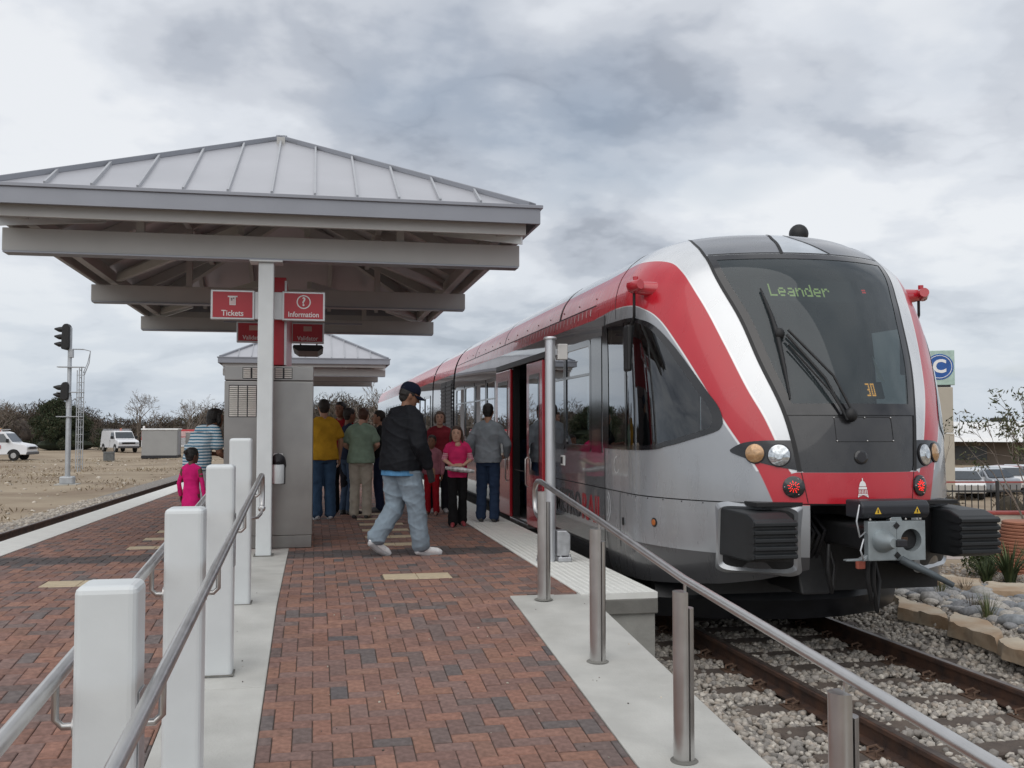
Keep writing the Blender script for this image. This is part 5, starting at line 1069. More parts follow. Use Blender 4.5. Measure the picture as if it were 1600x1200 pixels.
def branches(mb, base, dirv, length, r, depth, g, spread=.6, kink=.15, seg=3, tips=None, mn=.004):
    p = Vector(base); d = Vector(dirv).normalized(); pts = [p.copy()]
    for i in range(seg): d = (d + Vector(g.normal(0, kink, 3))).normalized(); d.z += .04; p = p + d * length / seg; pts.append(p.copy())
    mb.tube(pts, [max(mn, r * (1 - .45 * i / seg)) for i in range(seg + 1)], 5 if depth else 3, cap=False)
    if depth == 0:
        if tips is not None: tips.append(p.copy())
        return
    for k in range(int(g.integers(2, 4))):
        a = g.normal(0, spread, 3); q = pts[-1] if k == 0 else pts[int(g.integers(max(1, seg - 1), seg + 1))]
        branches(mb, q, d + Vector(a), length * g.uniform(.6, .8), r * .55, depth - 1, g, spread, kink, seg, tips, mn)
def bare_tree(loc, h, label, seed, group=None, depth=5):
    g = np.random.default_rng(seed); t = thing('bare_tree', label, 'tree', loc, 0, group); mb = MB(); branches(mb, (0, 0, -.1), (0, 0, 1), h * .34, h * .028, 0, g)
    mb = MB(); mb.tube([(0, 0, -.1), (0, 0, h * .18), (.02 * h, 0, h * .3)], [h * .03, h * .025, h * .02], 7); mb.build('trunk', M_BARK, t, 60); mb = MB()
    for k in range(4): branches(mb, (.01 * h, 0, h * g.uniform(.2, .3)), (g.normal(0, .5), g.normal(0, .5), 1), h * .26, h * .015, depth, g, .5, .15, 3, None, .012)
    mb.build('crown', M_BARK, t, fix=False); return t
def gzf(x, y): return float(gz(np.array(x), np.array(y)))
# ================================================================== land to the left: far wood, juniper, shed, vehicles, signal
g0 = np.random.default_rng(5); blobs = []; cores = MB()
def wood_top(x): return 4.6 + 1.3 * math.sin(x * .11 + 1) + .8 * math.sin(x * .31) + .4 * math.sin(x * .83)
for k in range(420):
    x = g0.uniform(-95, 16); y = g0.uniform(126, 165) - .15 * x; h = wood_top(x) * g0.uniform(.72, 1.08) * y / 135
    if x < -52: h *= .62
    blobs.append(((x, y, -1.1 + h * .55), (g0.uniform(1.6, 3.4), 2.0, h * .48)))
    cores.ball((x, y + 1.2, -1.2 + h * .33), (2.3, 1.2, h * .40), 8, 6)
wood = leaf_cloud('far_wood', blobs, 420, .17, [(.075, .058, .048), (.095, .073, .058), (.058, .046, .039), (.11, .088, .07), (.066, .06, .038)], M_TWIG, None, 1.2, 3, 4.5)
tag(wood, 'brown leafless wood closing the view beyond the dirt lot', 'wood', kind='stuff')
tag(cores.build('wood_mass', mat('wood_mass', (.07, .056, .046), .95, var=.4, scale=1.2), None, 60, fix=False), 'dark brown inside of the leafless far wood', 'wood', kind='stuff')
for i, (x, y, h, lab) in enumerate(((-19.5, 118, 6.4, 'bare tree rising over the wood above the grey shed'), (-14.5, 122, 6.2, 'thin bare tree over the wood beside the steel kiosk'), (-33.5, 116, 5.4, 'bare tree at the far left edge of the wood'), (-40.5, 118, 5.9, 'leafless tree standing left of the dark juniper'), (5.4, 72, 5.6, 'bare tree showing over the far end of the train'), (8.3, 78, 5.2, 'small bare tree behind the man in the black jacket'))):
    bare_tree((x, y, gzf(x, y)), h, lab, 40 + i, 'leafless trees along the far wood')
jt = thing('juniper_tree', 'broad dark green juniper tree behind the signal mast', 'tree', (-25.6, 112, -1.08)); jt.scale = (1.2, 1.2, 1.2)
MB().tube([(0, 0, -.1), (.1, 0, 1.2), (0, 0, 3.5)], [.22, .16, .05], 7).build('trunk', M_BARK, jt, 60); gj = np.random.default_rng(8); bl = []
for k in range(95):
    t_ = gj.random() ** .8; z = .25 + 3.9 * t_; w = 3.7 * (1 - t_) ** .62 + .15; a = gj.uniform(0, 6.28); q = gj.random() ** .5; bl.append(((w * q * math.cos(a) - .7 * t_, w * q * math.sin(a), z), (.62, .62, .55)))
leaf_cloud('crown', bl, 260, .12, [(.030, .045, .020), (.045, .058, .026), (.024, .034, .017), (.058, .055, .03)], M_LEAF, jt, .8, 11, 2.2)
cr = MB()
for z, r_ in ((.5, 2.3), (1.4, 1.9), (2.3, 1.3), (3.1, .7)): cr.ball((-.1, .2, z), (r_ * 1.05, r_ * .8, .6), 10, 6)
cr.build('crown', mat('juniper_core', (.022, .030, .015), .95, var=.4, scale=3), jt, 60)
# two relay cabins
M_SHED = mat('cabin_grey', (.34, .34, .335), .5, .3, var=.04, scale=1)
sh = thing('relay_cabin', 'large grey steel relay cabin on the dirt lot', 'cabin', (-11.5, 80.5, -.82)); MB().box(-1.3, 1.25, -1.2, 1.2, .05, 1.98).build('cabin_wall', M_SHED, sh, bevel=.02); MB().prism([(-1.27, 1.985), (1.27, 1.985), (1.2, 2.10), (-1.2, 2.10)], 'x', -1.36, 1.32).build('cabin_roof', mat('cabin_roof', (.62, .62, .61), .5), sh, bevel=.03); MB().box(-1.32, 1.27, -1.22, 1.22, -.15, .05).build('skid', M_DARK, sh); MB().box(1.252, 1.27, -.5, .5, .1, 1.85).build('door', mat('cabin_door', (.30, .30, .32), .5), sh, bevel=.01)
sh = thing('equipment_cabinet', 'small grey cabinet standing right of the relay cabin', 'cabinet', (-9.55, 82, -.8)); MB().box(-.36, .36, -.4, .4, 0, 1.72).build('cabinet_body', M_SHED, sh, bevel=.02); MB().box(-.3, .3, -.412, -.402, .1, 1.6).build('door', M_SHED, sh, bevel=.005); MB().box(-.38, .38, -.42, .42, 1.722, 1.76).build('cabinet_lid', M_SHED, sh)
bx = thing('utility_bin', 'squat dark grey bin on the dirt in front of the middle van', 'bin', (-13.9, 73, -.93)); MB().box(-.32, .32, -.3, .3, 0, .55).build('bin_body', mat('bin_grey', (.12, .125, .125), .7), bx, bevel=.02); MB().box(-.35, .35, -.33, .33, .552, .60).build('bin_lid', mat('bin_lid', (.16, .165, .165), .6), bx, bevel=.01)
# ---- vans
M_VAN = mat('van_white', (.72, .73, .75), .3, var=.02, scale=1, coat=.6); M_VGL = mat('van_glass', (.035, .045, .055), .08, coat=.5); M_TYRE = mat('tyre', (.02, .02, .02), .85); M_RIM = mat('rim', (.5, .5, .5), .35, .8)
def wheel(par, x, y, r=.36):
    s = 1 if y > 0 else -1
    w = MB(); n = 18; prof = [(r * .62, -.12), (r * .95, -.12), (r, -.08), (r, .08), (r * .95, .12), (r * .62, .12)]
    w.v = [(x + a * math.cos(2 * math.pi * k / n), y + b, r + a * math.sin(2 * math.pi * k / n)) for a, b in prof for k in range(n)]; w.f = [(i * n + k, i * n + (k + 1) % n, (i + 1) * n + (k + 1) % n, (i + 1) * n + k) for i in range(5) for k in range(n)] + [tuple(range(n)), tuple(range(5 * n, 6 * n))]
    o = w.build('wheel', M_TYRE, par, 40); MB().cyl((x, y + s * .10, r), (x, y + s * .135, r), r * .6, 16, r * .5).build('rim', M_RIM, o, 40)
def van(label, loc, rz, amber=True):
    """long bonneted panel van, nose towards +x"""
    t = thing('white_van', label, 'van', loc, rz, 'white service vans'); W = .98
    low = [(-2.75, .42), (-2.75, 1.95), (-2.6, 2.06), (.75, 2.06), (1.05, 1.98), (1.62, 1.28), (2.45, 1.12), (2.62, 1.0), (2.66, .55), (2.6, .42)]
    n = len(low); mb = MB(); zt = lambda z: W - max(0, z - 1.05) * .16
    mb.v = [(x, -zt(z), z) for x, z in low] + [(x, zt(z), z) for x, z in low]; mb.f = [tuple(range(n)), tuple(range(n, 2 * n))[::-1]] + [(i, i + n, (i + 1) % n + n, (i + 1) % n) for i in range(n)]
    body = mb.build('body', M_VAN, t, 30, bevel=.05, seg=3)
    f = .018
    ws = MB(); ws.add([(1.10 + f, -.78, 1.92), (1.10 + f, .78, 1.92), (1.575 + f, .86, 1.34), (1.575 + f, -.86, 1.34)], [(0, 1, 2, 3)]); ws.build('windscreen', M_VGL, t)
    for s in (-1, 1):
        y = lambda z: s * (zt(z) + .012)
        MB().add([(.22, y(1.3), 1.3), (1.42, y(1.3), 1.3), (.98, y(1.88), 1.88), (.22, y(1.88), 1.88)], [(0, 1, 2, 3)]).build('cab_window', M_VGL, t)
        MB().add([(-.85, y(1.32), 1.32), (.08, y(1.32), 1.32), (.08, y(1.86), 1.86), (-.85, y(1.86), 1.86)], [(0, 1, 2, 3)]).build('side_window', M_VGL, t) if amber else None
        for x in (1.72, -1.75): wheel(t, x, s * (W - .10)); MB().add([(x + .46 * math.cos(R(a)), s * (W + .006), .36 + .46 * math.sin(R(a))) for a in range(8, 173, 12)] + [(x, s * (W + .006), .36)], [tuple(range(15))]).build('wheel_arch', M_BLACK, t)
        MB().box(1.28, 1.42, *sorted((s * (W + .02), s * (W + .26))), 1.28, 1.55).build('mirror', M_BLACK, t, bevel=.03)
        MB().box(2.60, 2.672, *sorted((s * .62, s * .90)), .80, .98).build('headlight', M_LENS, t, bevel=.02); MB().box(.12, .135, *sorted((s * (W + .001), s * (W + .006))), .55, 1.25).build('door_seam', M_DARK, t); MB().box(.2, .33, *sorted((s * (W + .004), s * (W + .02))), 1.08, 1.12).build('handle', M_BLACK, t)
    MB().box(2.60, 2.675, -.60, .60, .80, .98).build('grille', M_BLACK, t, bevel=.01); MB().box(2.55, 2.76, -.98, .98, .42, .62).build('bumper', mat('van_bumper', (.08, .08, .085), .5), t, bevel=.04)
    MB().box(-2.83, -2.7, -.95, .95, .42, .58).build('bumper', M_DARK, t, bevel=.03)
    rk = MB()
    for x in (-2.2, -1.2, -.2, .6): rk.bar((x, -.85, 2.16), (x, .85, 2.16), .05, .06)
    for s in (-1, 1): rk.bar((-2.5, s * .82, 2.2), (.8, s * .82, 2.2), .05, .05)
    rk.build('roof_rack', M_GALV, t); MB().lathe([(.12, 2.06), (.11, 2.22), (.04, 2.26)], 12, (.35, 0, 0)).build('beacon', mat('beacon_red', (.6, .12, .04), .3), t, 40)
    if amber: MB().box(-.1, .25, -.6, .6, 2.20, 2.30).build('light_bar', mat('light_bar_amber', (.7, .38, .05), .3), t, bevel=.02); MB().box(.55, .85, -W - .012, -W - .004, .85, 1.1).build('door_crest', mat('door_crest', (.45, .12, .10), .5), t)
    return t
van('white van with an amber roof bar cut off by the left edge', (-22.4, 77.0, -.99), R(-6)); van('white panel van with roof rack parked facing the tracks near the grey cabin', (-18.3, 101, -1.0), R(-62), False)
# ---- fire engine behind the cabin
ft = thing('fire_engine', 'red and white fire engine half hidden behind the relay cabin', 'fire engine', (-12.0, 96, -.95), R(4))
M_FRED = mat('fire_red', (.52, .06, .07), .4); MB().box(-3.4, 3.0, -1.15, 1.15, .55, 1.15).build('lower_body', M_VAN, ft, bevel=.03); MB().box(-3.4, 3.0, -1.152, 1.152, 1.16, 1.45).build('body_stripe', M_FRED, ft, bevel=.01); MB().box(-3.38, 3.0, -1.14, 1.14, 1.46, 1.95).build('locker_body', mat('fire_pink', (.62, .42, .42), .4), ft, bevel=.03); MB().box(-3.3, 2.9, -1.05, 1.05, 1.96, 2.12).build('hose_bed', M_FRED, ft, bevel=.02)
for x in (-2.6, -1.5, -.4): MB().box(x, x + .9, -1.166, -1.154, .72, 1.40).build('locker_door', M_GALV, ft, bevel=.01)
for x in (-1.9, 2.2):
    for s in (-1, 1): wheel(ft, x, s * 1.02, .46)
MB().lathe([(.1, 2.12), (.1, 2.4), (.03, 2.44)], 10, (-3.2, -.9, 0)).build('beacon', M_WHITE, ft, 40)
bb = thing('notice_board', 'white lettered board on posts at the far left behind the van', 'board', (-27.4, 92, -1.0)); MB().box(-1.25, 1.25, -.04, .04, .9, 2.1).build('board_panel', M_WHITE, bb)
for z in (1.25, 1.7): MB().box(-1.0, 1.0, -.052, -.042, z, z + .16).build('board_text_band', mat('board_blue', (.12, .2, .32), .6), bb)
for s in (-1, 1): MB().box(s * 1.0 - .05, s * 1.0 + .05, .042, .12, -.1, 2.0).build('post', M_BARK, bb)
# ---- railway signal mast with ladder
sm = thing('signal_mast', 'tall grey railway signal mast with black signal heads and a ladder', 'signal', (-9.75, 43.0, -.93))
M_MAST = mat('mast_grey', (.42, .44, .46), .5, .4, var=.08); MB().lathe([(.105, .0), (.105, 3.5), (.082, 3.55), (.082, 6.3), (.02, 6.34)], 14).build('mast', M_MAST, sm, 40); MB().box(-.26, .26, -.26, .26, 0, .32).build('mast_base', M_MAST, sm, bevel=.05); MB().box(-.42, .42, -.42, .42, -.2, .02).build('foundation', M_CONC, sm)
def head(z0, n, nm):
    h = MB().prism([(-.30 - .0, z0), (-.10, z0 - .05), (.02, z0 + .05), (.02, z0 + n * .30), (-.05, z0 + n * .30 + .12), (-.20, z0 + n * .30 + .10), (-.27, z0 + n * .30)], 'y', -.24, .24).build(nm, M_BLACK, sm, bevel=.04)
    for k in range(n):
        z = z0 + .17 + k * .30; MB().tube([(-.27, 0, z + .02), (-.42, 0, z + .02), (-.60, 0, z + .045)], [.115, .105, .03], 12, True).build('signal_hood', M_BLACK, h, 40)
head(5.45, 3, 'signal_head'); head(3.40, 2, 'signal_head')
MB().box(-.02, .14, -.1, .1, 5.1, 5.45).build('mount', M_MAST, sm, bevel=.02); MB().box(-.1, .1, -.1, .1, 3.05, 3.4).build('mount', M_MAST, sm, bevel=.02)
for z in (4.72, 3.70, 2.72): MB().bar((-.45, 0, z), (.55, 0, z), .32, .035).build('platform_grate', M_MAST, sm)
for s in (-1, 1): MB().bar((.42, s * .2, .5), (.42, s * .2, 4.7), .035, .035, (0, 1, 0)).build('ladder_rail', M_MAST, sm)
for k in range(14): MB().bar((.42, -.2, .7 + k * .30), (.42, .2, .7 + k * .30), .03, .03).build('ladder_rung', M_MAST, sm)
# the ladder faces the camera: a second pair of rails gives its width from this side
for x in (.30, .56): MB().bar((x, -.02, .6), (x, -.02, 4.6), .03, .03, (0, 1, 0)).build('ladder_rail', M_MAST, sm)
for k in range(13): MB().bar((.30, -.02, .8 + k * .30), (.56, -.02, .8 + k * .30), .028, .028).build('ladder_rung', M_MAST, sm)
MB().tube([(.1, 0, 5.45), (.5, .0, 5.45), (.78, 0, 5.38), (.74, 0, 4.9), (.56, 0, 4.4)], .02, 6).build('safety_hoop', M_MAST, sm, 60); MB().tube([(.1, .1, 5.45), (.5, .2, 5.45), (.76, .1, 5.38), (.66, .1, 4.9), (.50, .1, 4.5)], .015, 6).build('safety_hoop', M_MAST, sm, 60)
# ---- scrub on the dirt
gs = np.random.default_rng(12); bl = []
for k in range(800):
    y = 22 + 55 * gs.random() ** 1.2; x = -7.2 - gs.random() * (6 + .28 * y)
    if vnoise(x, y, .35, 3) < -.15: continue
    bl.append(((x, y, gzf(x, y) + .05), (.35 + .012 * y, .35 + .012 * y, .07)))
tag(leaf_cloud('dry_scrub', bl, 12, .065, [(.24, .18, .11), (.20, .15, .095), (.28, .22, .14), (.16, .125, .08)], M_TWIG, None, 1.0, 21, 2.2), 'dry brown weeds and clods over the dirt lot', 'weeds', kind='stuff')
P = scatter(1500, -34, -6.6, 18, 80, lambda x, y: gz(x, y) + .01); stones('dirt_stones', P, (.03, .10), [(.42, .36, .28), (.34, .28, .21), (.50, .45, .38)], 'pale stones and clods strewn over the dirt lot', 'stones')
# ================================================================== landscaped bank to the right
def dpt(px, py, z):
    """point of the bank as paced out from the photograph (pixel of a 1600 px wide frame, height)"""
    d = 1590 * (1.35 - z) / (py - 668); x = (px - 492) * d / 1621; return x, d - .197 * x
M_LIME = mat('limestone', (.50, .435, .34), .88, scale=2.2, col2=(.37, .25, .155), bump=.5, bscale=14, dirt=.15)
def slab_stone(pts, z, th, label, seed):
    g = np.random.default_rng(seed); t = []
    for i in range(len(pts)):
        a, b = np.array(pts[i]), np.array(pts[(i + 1) % len(pts)])
        for k in range(3): t.append(tuple(a + (b - a) * k / 3 + g.normal(0, .03, 2)))
    c = np.mean(np.array(t), 0); t = [tuple(np.array(q) - c) for q in t]; ar = sum(t[i][0] * t[(i + 1) % len(t)][1] - t[(i + 1) % len(t)][0] * t[i][1] for i in range(len(t)))
    o = MB().prism(t, 'z', 0, th).build('limestone_slab', M_LIME, None, loc=(c[0], c[1], z))
    bm = bmesh.new(); bm.from_mesh(o.data); bmesh.ops.triangulate(bm, faces=bm.faces); bmesh.ops.subdivide_edges(bm, edges=bm.edges, cuts=3, use_grid_fill=True)
    for v in bm.verts:
        q = v.co; n_ = vnoise(q.x, q.y, 7, seed) * .018 + vnoise(q.x + q.z, q.y - q.z, 23, seed + 3) * .010; v.co.z += n_ if q.z > th * .5 else 0; v.co.x += vnoise(q.y, q.z, 19, seed) * .016; v.co.y += vnoise(q.x, q.z, 17, seed + 1) * .016
        v.co.x *= 1 - .10 * (q.z / th) ** 3 * .5; v.co.y *= 1 - .10 * (q.z / th) ** 3 * .5
    bm.to_mesh(o.data); bm.free(); o.data.shade_smooth(); o.data.set_sharp_from_angle(angle=R(28)); return tag(o, label, 'slab', 'limestone edging slabs')
def quad(pp, z): return [dpt(x, y, z) for x, y in pp]
slab_stone(quad([(1392, 926), (1470, 948), (1480, 962), (1400, 943)], -.48), -.62, .13, 'tan limestone slab nearest the coupler', 1); slab_stone(quad([(1482, 948), (1560, 975), (1550, 992), (1470, 966)], -.48), -.62, .125, 'orange limestone slab beside the spiky grass tuft', 2); slab_stone(quad([(1562, 985), (1680, 1020), (1680, 1040), (1552, 1000)], -.48), -.62, .125, 'pale limestone slab at the right edge of the gravel', 3)
slab_stone(quad([(1455, 893), (1530, 900), (1535, 916), (1460, 905)], -.44), -.62, .17, 'tan limestone slab behind the river rocks below the buffer', 4); slab_stone(quad([(1532, 903), (1680, 915), (1680, 930), (1535, 918)], -.44), -.62, .17, 'long cream limestone slab under the spiky green plants', 5)
slab_stone(quad([(1400, 897), (1450, 893), (1455, 906), (1400, 912)], -.46), -.62, .13, 'small limestone slab half hidden by the uncoupling handle', 6)
g = np.random.default_rng(31); rocks = []
for v_ in range(6):
    bm = bmesh.new(); bmesh.ops.create_icosphere(bm, subdivisions=2, radius=1); 
    for v in bm.verts: v.co += Vector(g.normal(0, .05, 3)); v.co.z *= .55; v.co.x *= g.uniform(.98, 1.02) * 1.25
    me = bpy.data.meshes.new('river_rock'); bm.to_mesh(me); bm.free(); me.shade_smooth(); c_ = [(.27, .27, .275), (.36, .345, .32), (.22, .225, .235), (.42, .39, .35), (.31, .30, .29), (.25, .265, .28)][v_]
    me.materials.append(mat('river_rock_%d' % v_, c_, .75, var=.22, scale=4, bump=.15, bscale=30)); rocks.append(me)
placed = []
while len(placed) < 150:
    px, py = g.uniform(1400, 1660), g.uniform(905, 1000)
    if py > 930 + (px - 1392) * .30 - 8 or (px > 1455 and py < 918): continue
    x, y = dpt(px, py, -.52); r_ = g.uniform(.05, .14)
    if any((x - a) ** 2 + (y - b) ** 2 < (r_ + c) ** 2 * .62 for a, b, c in placed): continue
    placed.append((x, y, r_)); o = bpy.data.objects.new('river_rock', rocks[int(g.integers(0, 6))]); COL.objects.link(o); o.location = (x, y, -.525 + r_ * .12); o.scale = (r_, r_ * g.uniform(.8, 1.1), r_ * g.uniform(.8, 1.2)); o.rotation_euler = (g.normal(0, .12), g.normal(0, .12), g.uniform(0, 6.28))
    tag(o, 'rounded river rock lying in the planted bank right of the train', 'rock', 'river rocks in the planted bank')
P = []
for k in range(7000):
    px, py = g.uniform(1400, 1750), g.uniform(880, 1030)
    if py > 930 + (px - 1392) * .30 - 4: continue
    x, y = dpt(px, py, -.55); P.append((x, y, -.548))
stones('bank_pebbles', np.array(P), (.012, .035), [(.36, .32, .28), (.28, .255, .23), (.44, .40, .35)], 'small tan pebbles between the river rocks', 'pebbles')
def blades(par, n, h, spread, cols, seed, w=.012, name='blades', curve=.5):
    g = np.random.default_rng(seed); mb = MB(); C = []
    for k in range(n):
        a = g.uniform(0, 6.28); l = h * g.uniform(.65, 1.1); o = g.uniform(0, .06) ; out = g.uniform(.15, 1) * spread; bx_, by_ = math.cos(a) * o, math.sin(a) * o; sx_, sy_ = -math.sin(a) * w, math.cos(a) * w; vs_ = []
        for t_ in (0, .35, .7, 1):
            ww = (1 - t_ * .92); q = out * t_ ** 1.6; vs_ += [(bx_ + math.cos(a) * q - sx_ * ww, by_ + math.sin(a) * q - sy_ * ww, l * (t_ - curve * t_ ** 3 * out / max(h, .01) * .5)), (bx_ + math.cos(a) * q + sx_ * ww, by_ + math.sin(a) * q + sy_ * ww, l * (t_ - curve * t_ ** 3 * out / max(h, .01) * .5))]
        mb.add(vs_, [(0, 1, 3, 2), (2, 3, 5, 4), (4, 5, 7, 6)]); c = np.array(cols[int(g.integers(0, len(cols)))]) * g.uniform(.75, 1.25); C += [tuple(c) + (1,)] * 8
    o = mb.build(name, M_LEAF, par, fix=False); a_ = o.data.attributes.new('tone', 'FLOAT_COLOR', 'POINT'); a_.data.foreach_set('color', np.array(C, 'f').ravel()); return o
GR = [(.10, .13, .05), (.075, .105, .045), (.16, .16, .08), (.21, .19, .10)]
for i, (px, py, h, n, lab) in enumerate(((1412, 918, .26, 60, 'green grass tuft under the coupler handle'), (1466, 930, .24, 50, 'grass tuft among the river rocks below the buffer'), (1537, 966, .30, 60, 'spiky grass tuft in front of the orange slab'), (1500, 925, .22, 40, 'dry wispy grass tuft in the middle of the rocks'), (1512, 950, .20, 40, 'thin brown grass tuft left of the spiky one'))):
    x, y = dpt(px, py, -.55); t = thing('grass_tuft', lab, 'grass', (x, y, -.56), 0, 'grass tufts in the rocks'); blades(t, n, h, .18, GR if i not in (3, 4) else [(.20, .15, .10), (.16, .12, .09), (.14, .13, .07)], 60 + i, .006)
for i, (px, py, h, lab) in enumerate(((1572, 903, .55, 'large spiky yucca in front of the terracotta pot'), (1622, 905, .50, 'spiky yucca at the right edge of the picture'), (1536, 902, .34, 'small yucca between the bush and the big yucca'))):
    x, y = dpt(px, py, -.5); t = thing('yucca_plant', lab, 'plant', (x, y, -.55), 0, 'spiky plants'); blades(t, 75, h, h * .95, [(.06, .085, .035), (.085, .11, .045), (.045, .065, .03)], 80 + i, .016, 'leaves')
x, y = dpt(1527, 893, -.5); t = thing('round_bush', 'round green bush below the right buffer', 'bush', (x, y, -.55)); leaf_cloud('foliage', [((0, 0, .20), (.22, .22, .22)), ((.1, .05, .25), (.16, .16, .2))], 700, .035, [(.05, .075, .025), (.08, .10, .03), (.035, .055, .02)], M_LEAF, t, .5, 90, 1.6)
# terracotta pot, low wall, path
x, y = dpt(1598, 892, -.55); t = thing('terracotta_pot', 'large ribbed terracotta pot cut off by the right edge', 'pot', (x, y, -.56)); M_TERR = mat('terracotta', (.34, .145, .09), .8, var=.18, scale=6)
for k in range(16):
    z = k * .0425; r_ = .42 - .009 * k; MB().lathe([(r_ - .014, z), (r_, z + .010), (r_, z + .032), (r_ - .014, z + .0415)], 28).build('pot_ring', M_TERR, t, 40)
MB().lathe([(.30, .40), (.27, .672), (.1, .674)], 20).build('soil', M_TIE, t)
M_WALLC = mat('cream_wall', (.50, .455, .38), .8, var=.08, scale=2, dirt=.15)
t = thing('garden_wall', 'low cream wall with a red cap behind the terracotta pot', 'wall', (12.0, 15.0, -.6)); a0 = -math.atan2(.197, 1); t.rotation_euler = (0, 0, a0); MB().box(-4.0, 9, -.12, .12, 0, .48).build('wall_body', M_WALLC, t, bevel=.01); MB().box(-4.02, 9.02, -.15, .15, .482, .53).build('wall_cap', mat('faded_red', (.30, .06, .05), .7, var=.2, scale=3), t, bevel=.01)
o = MB().prism([(-1.2, -1.3), (5, -1.3), (5, 1.2), (-1.2, 1.2)], 'z', 0, .012).build('garden_path', mat('path_pink', (.40, .34, .31), .85, var=.08, scale=3), None, loc=(9.6, 14.2, -.556)); o.rotation_euler = (0, 0, -.18); tag(o, kind='structure')
# fence
fn = thing('picket_fence', 'dark iron picket fence beyond the low wall', 'fence', (15.0, 20.8, -1.25)); fn.rotation_euler = (0, 0, a0); M_IRON = mat('iron_black', (.03, .03, .032), .5)
for z in (.22, 1.12): MB().bar((-6, 0, z), (10, 0, z), .03, .04).build('fence_rail', M_IRON, fn)
for k in range(107): MB().bar((-6 + k * .15, 0, .08), (-6 + k * .15, 0, 1.27), .018, .018, (0, 1, 0)).build('picket', M_IRON, fn)
for k in range(8): MB().bar((-6 + k * 2.2, 0, -.1), (-6 + k * 2.2, 0, 1.36), .06, .06, (0, 1, 0)).build('fence_post', M_IRON, fn)
M_DRED = mat('faded_red', (.30, .06, .05), .7, var=.2, scale=3)
o = MB().bar((-6, .35, 1.22), (10, .35, 1.22), .03, .04).build('barrier_rail', M_DRED, None); o.location = (15.4, 23.0, -1.28); o.rotation_euler = (0, 0, a0); o.name = 'red_rail'; tag(o, 'thin red rail running behind the picket fence', 'rail')
for i in range(9):
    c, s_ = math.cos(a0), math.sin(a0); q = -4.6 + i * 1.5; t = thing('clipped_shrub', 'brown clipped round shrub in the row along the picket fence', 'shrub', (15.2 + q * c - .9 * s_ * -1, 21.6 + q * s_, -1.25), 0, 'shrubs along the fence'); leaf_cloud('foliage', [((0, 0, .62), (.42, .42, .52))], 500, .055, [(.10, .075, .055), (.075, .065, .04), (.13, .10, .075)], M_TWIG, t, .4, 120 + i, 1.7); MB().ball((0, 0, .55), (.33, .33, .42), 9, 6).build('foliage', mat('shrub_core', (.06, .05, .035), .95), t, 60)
# young crepe myrtle
x, y = 11.75, 14.6; t = thing('young_tree', 'slender multi stemmed young tree with sparse leaves at the right edge', 'tree', (x, y, -.6)); g = np.random.default_rng(77); mb = MB(); tips = []
for k in range(6): a = k * 1.05; branches(mb, (.10 * math.cos(a), .10 * math.sin(a), 0), (.28 * math.cos(a), .28 * math.sin(a), 1), 1.0, .022, 3, g, .35, .08, 4, tips, .004)
mb.build('trunk', M_BARK, t, fix=False); leaf_cloud('crown', [(tuple(p), (.16, .16, .14)) for p in tips], 26, .045, [(.07, .085, .035), (.095, .105, .045), (.05, .06, .03), (.12, .105, .06)], M_LEAF, t, .2, 78, 1.8)
x, y = dpt(1478, 800, -.9); t = thing('climbing_shrub', 'thin leafy shrub growing up in front of the sign pillar', 'shrub', (18.6, 27.5, -1.6)); mb = MB(); tips = []; branches(mb, (0, 0, 0), (0, 0, 1), 1.0, .03, 3, np.random.default_rng(4), .3, .08, 4, tips); mb.build('stems', M_BARK, t, fix=False); leaf_cloud('foliage', [((0, 0, .5 + .3 * k), (.38 - .03 * k, .3, .22)) for k in range(9)], 90, .07, [(.045, .055, .025), (.07, .075, .03), (.09, .09, .05)], M_LEAF, t, .2, 79, 1.7)
# sign pillar
t = thing('sign_pillar', 'tall beige pillar topped by a pale green sign with a blue letter C disc', 'sign', (21.02, 30.73, -1.7), R(-34)); M_PIL = mat('pillar_beige', (.47, .43, .36), .8, var=.05, scale=2); MB().box(-.42, .42, -.3, .3, 0, 2.85).build('pillar_lower', M_PIL, t, bevel=.02); MB().box(-.40, .40, -.29, .29, 2.87, 4.42).build('pillar_upper', M_PIL, t, bevel=.02); MB().box(-.34, .34, -.22, .22, 4.42, 4.50).build('sign_neck', M_DARK, t)
MB().box(-.47, .47, -.2, .2, 4.50, 5.68).build('sign_head', mat('sign_mint', (.42, .56, .50), .4), t, bevel=.01); o = MB().cyl((0, -.201, 5.12), (0, -.215, 5.12), .44, 32).build('sign_disc', mat('disc_blue', (.02, .10, .36), .4), t, 40); MB().tube([(0 + .385 * math.cos(a), -.216, 5.12 + .385 * math.sin(a)) for a in np.linspace(0, 2 * math.pi, 33)], .012, 5).build('disc_ring', M_WHITE, t); text_mesh('C', .62, 'sign_letter', M_WHITE, t, face_mx((0, -.219, 5.12), (1, 0, 0), (0, 0, 1)), .004, .02)
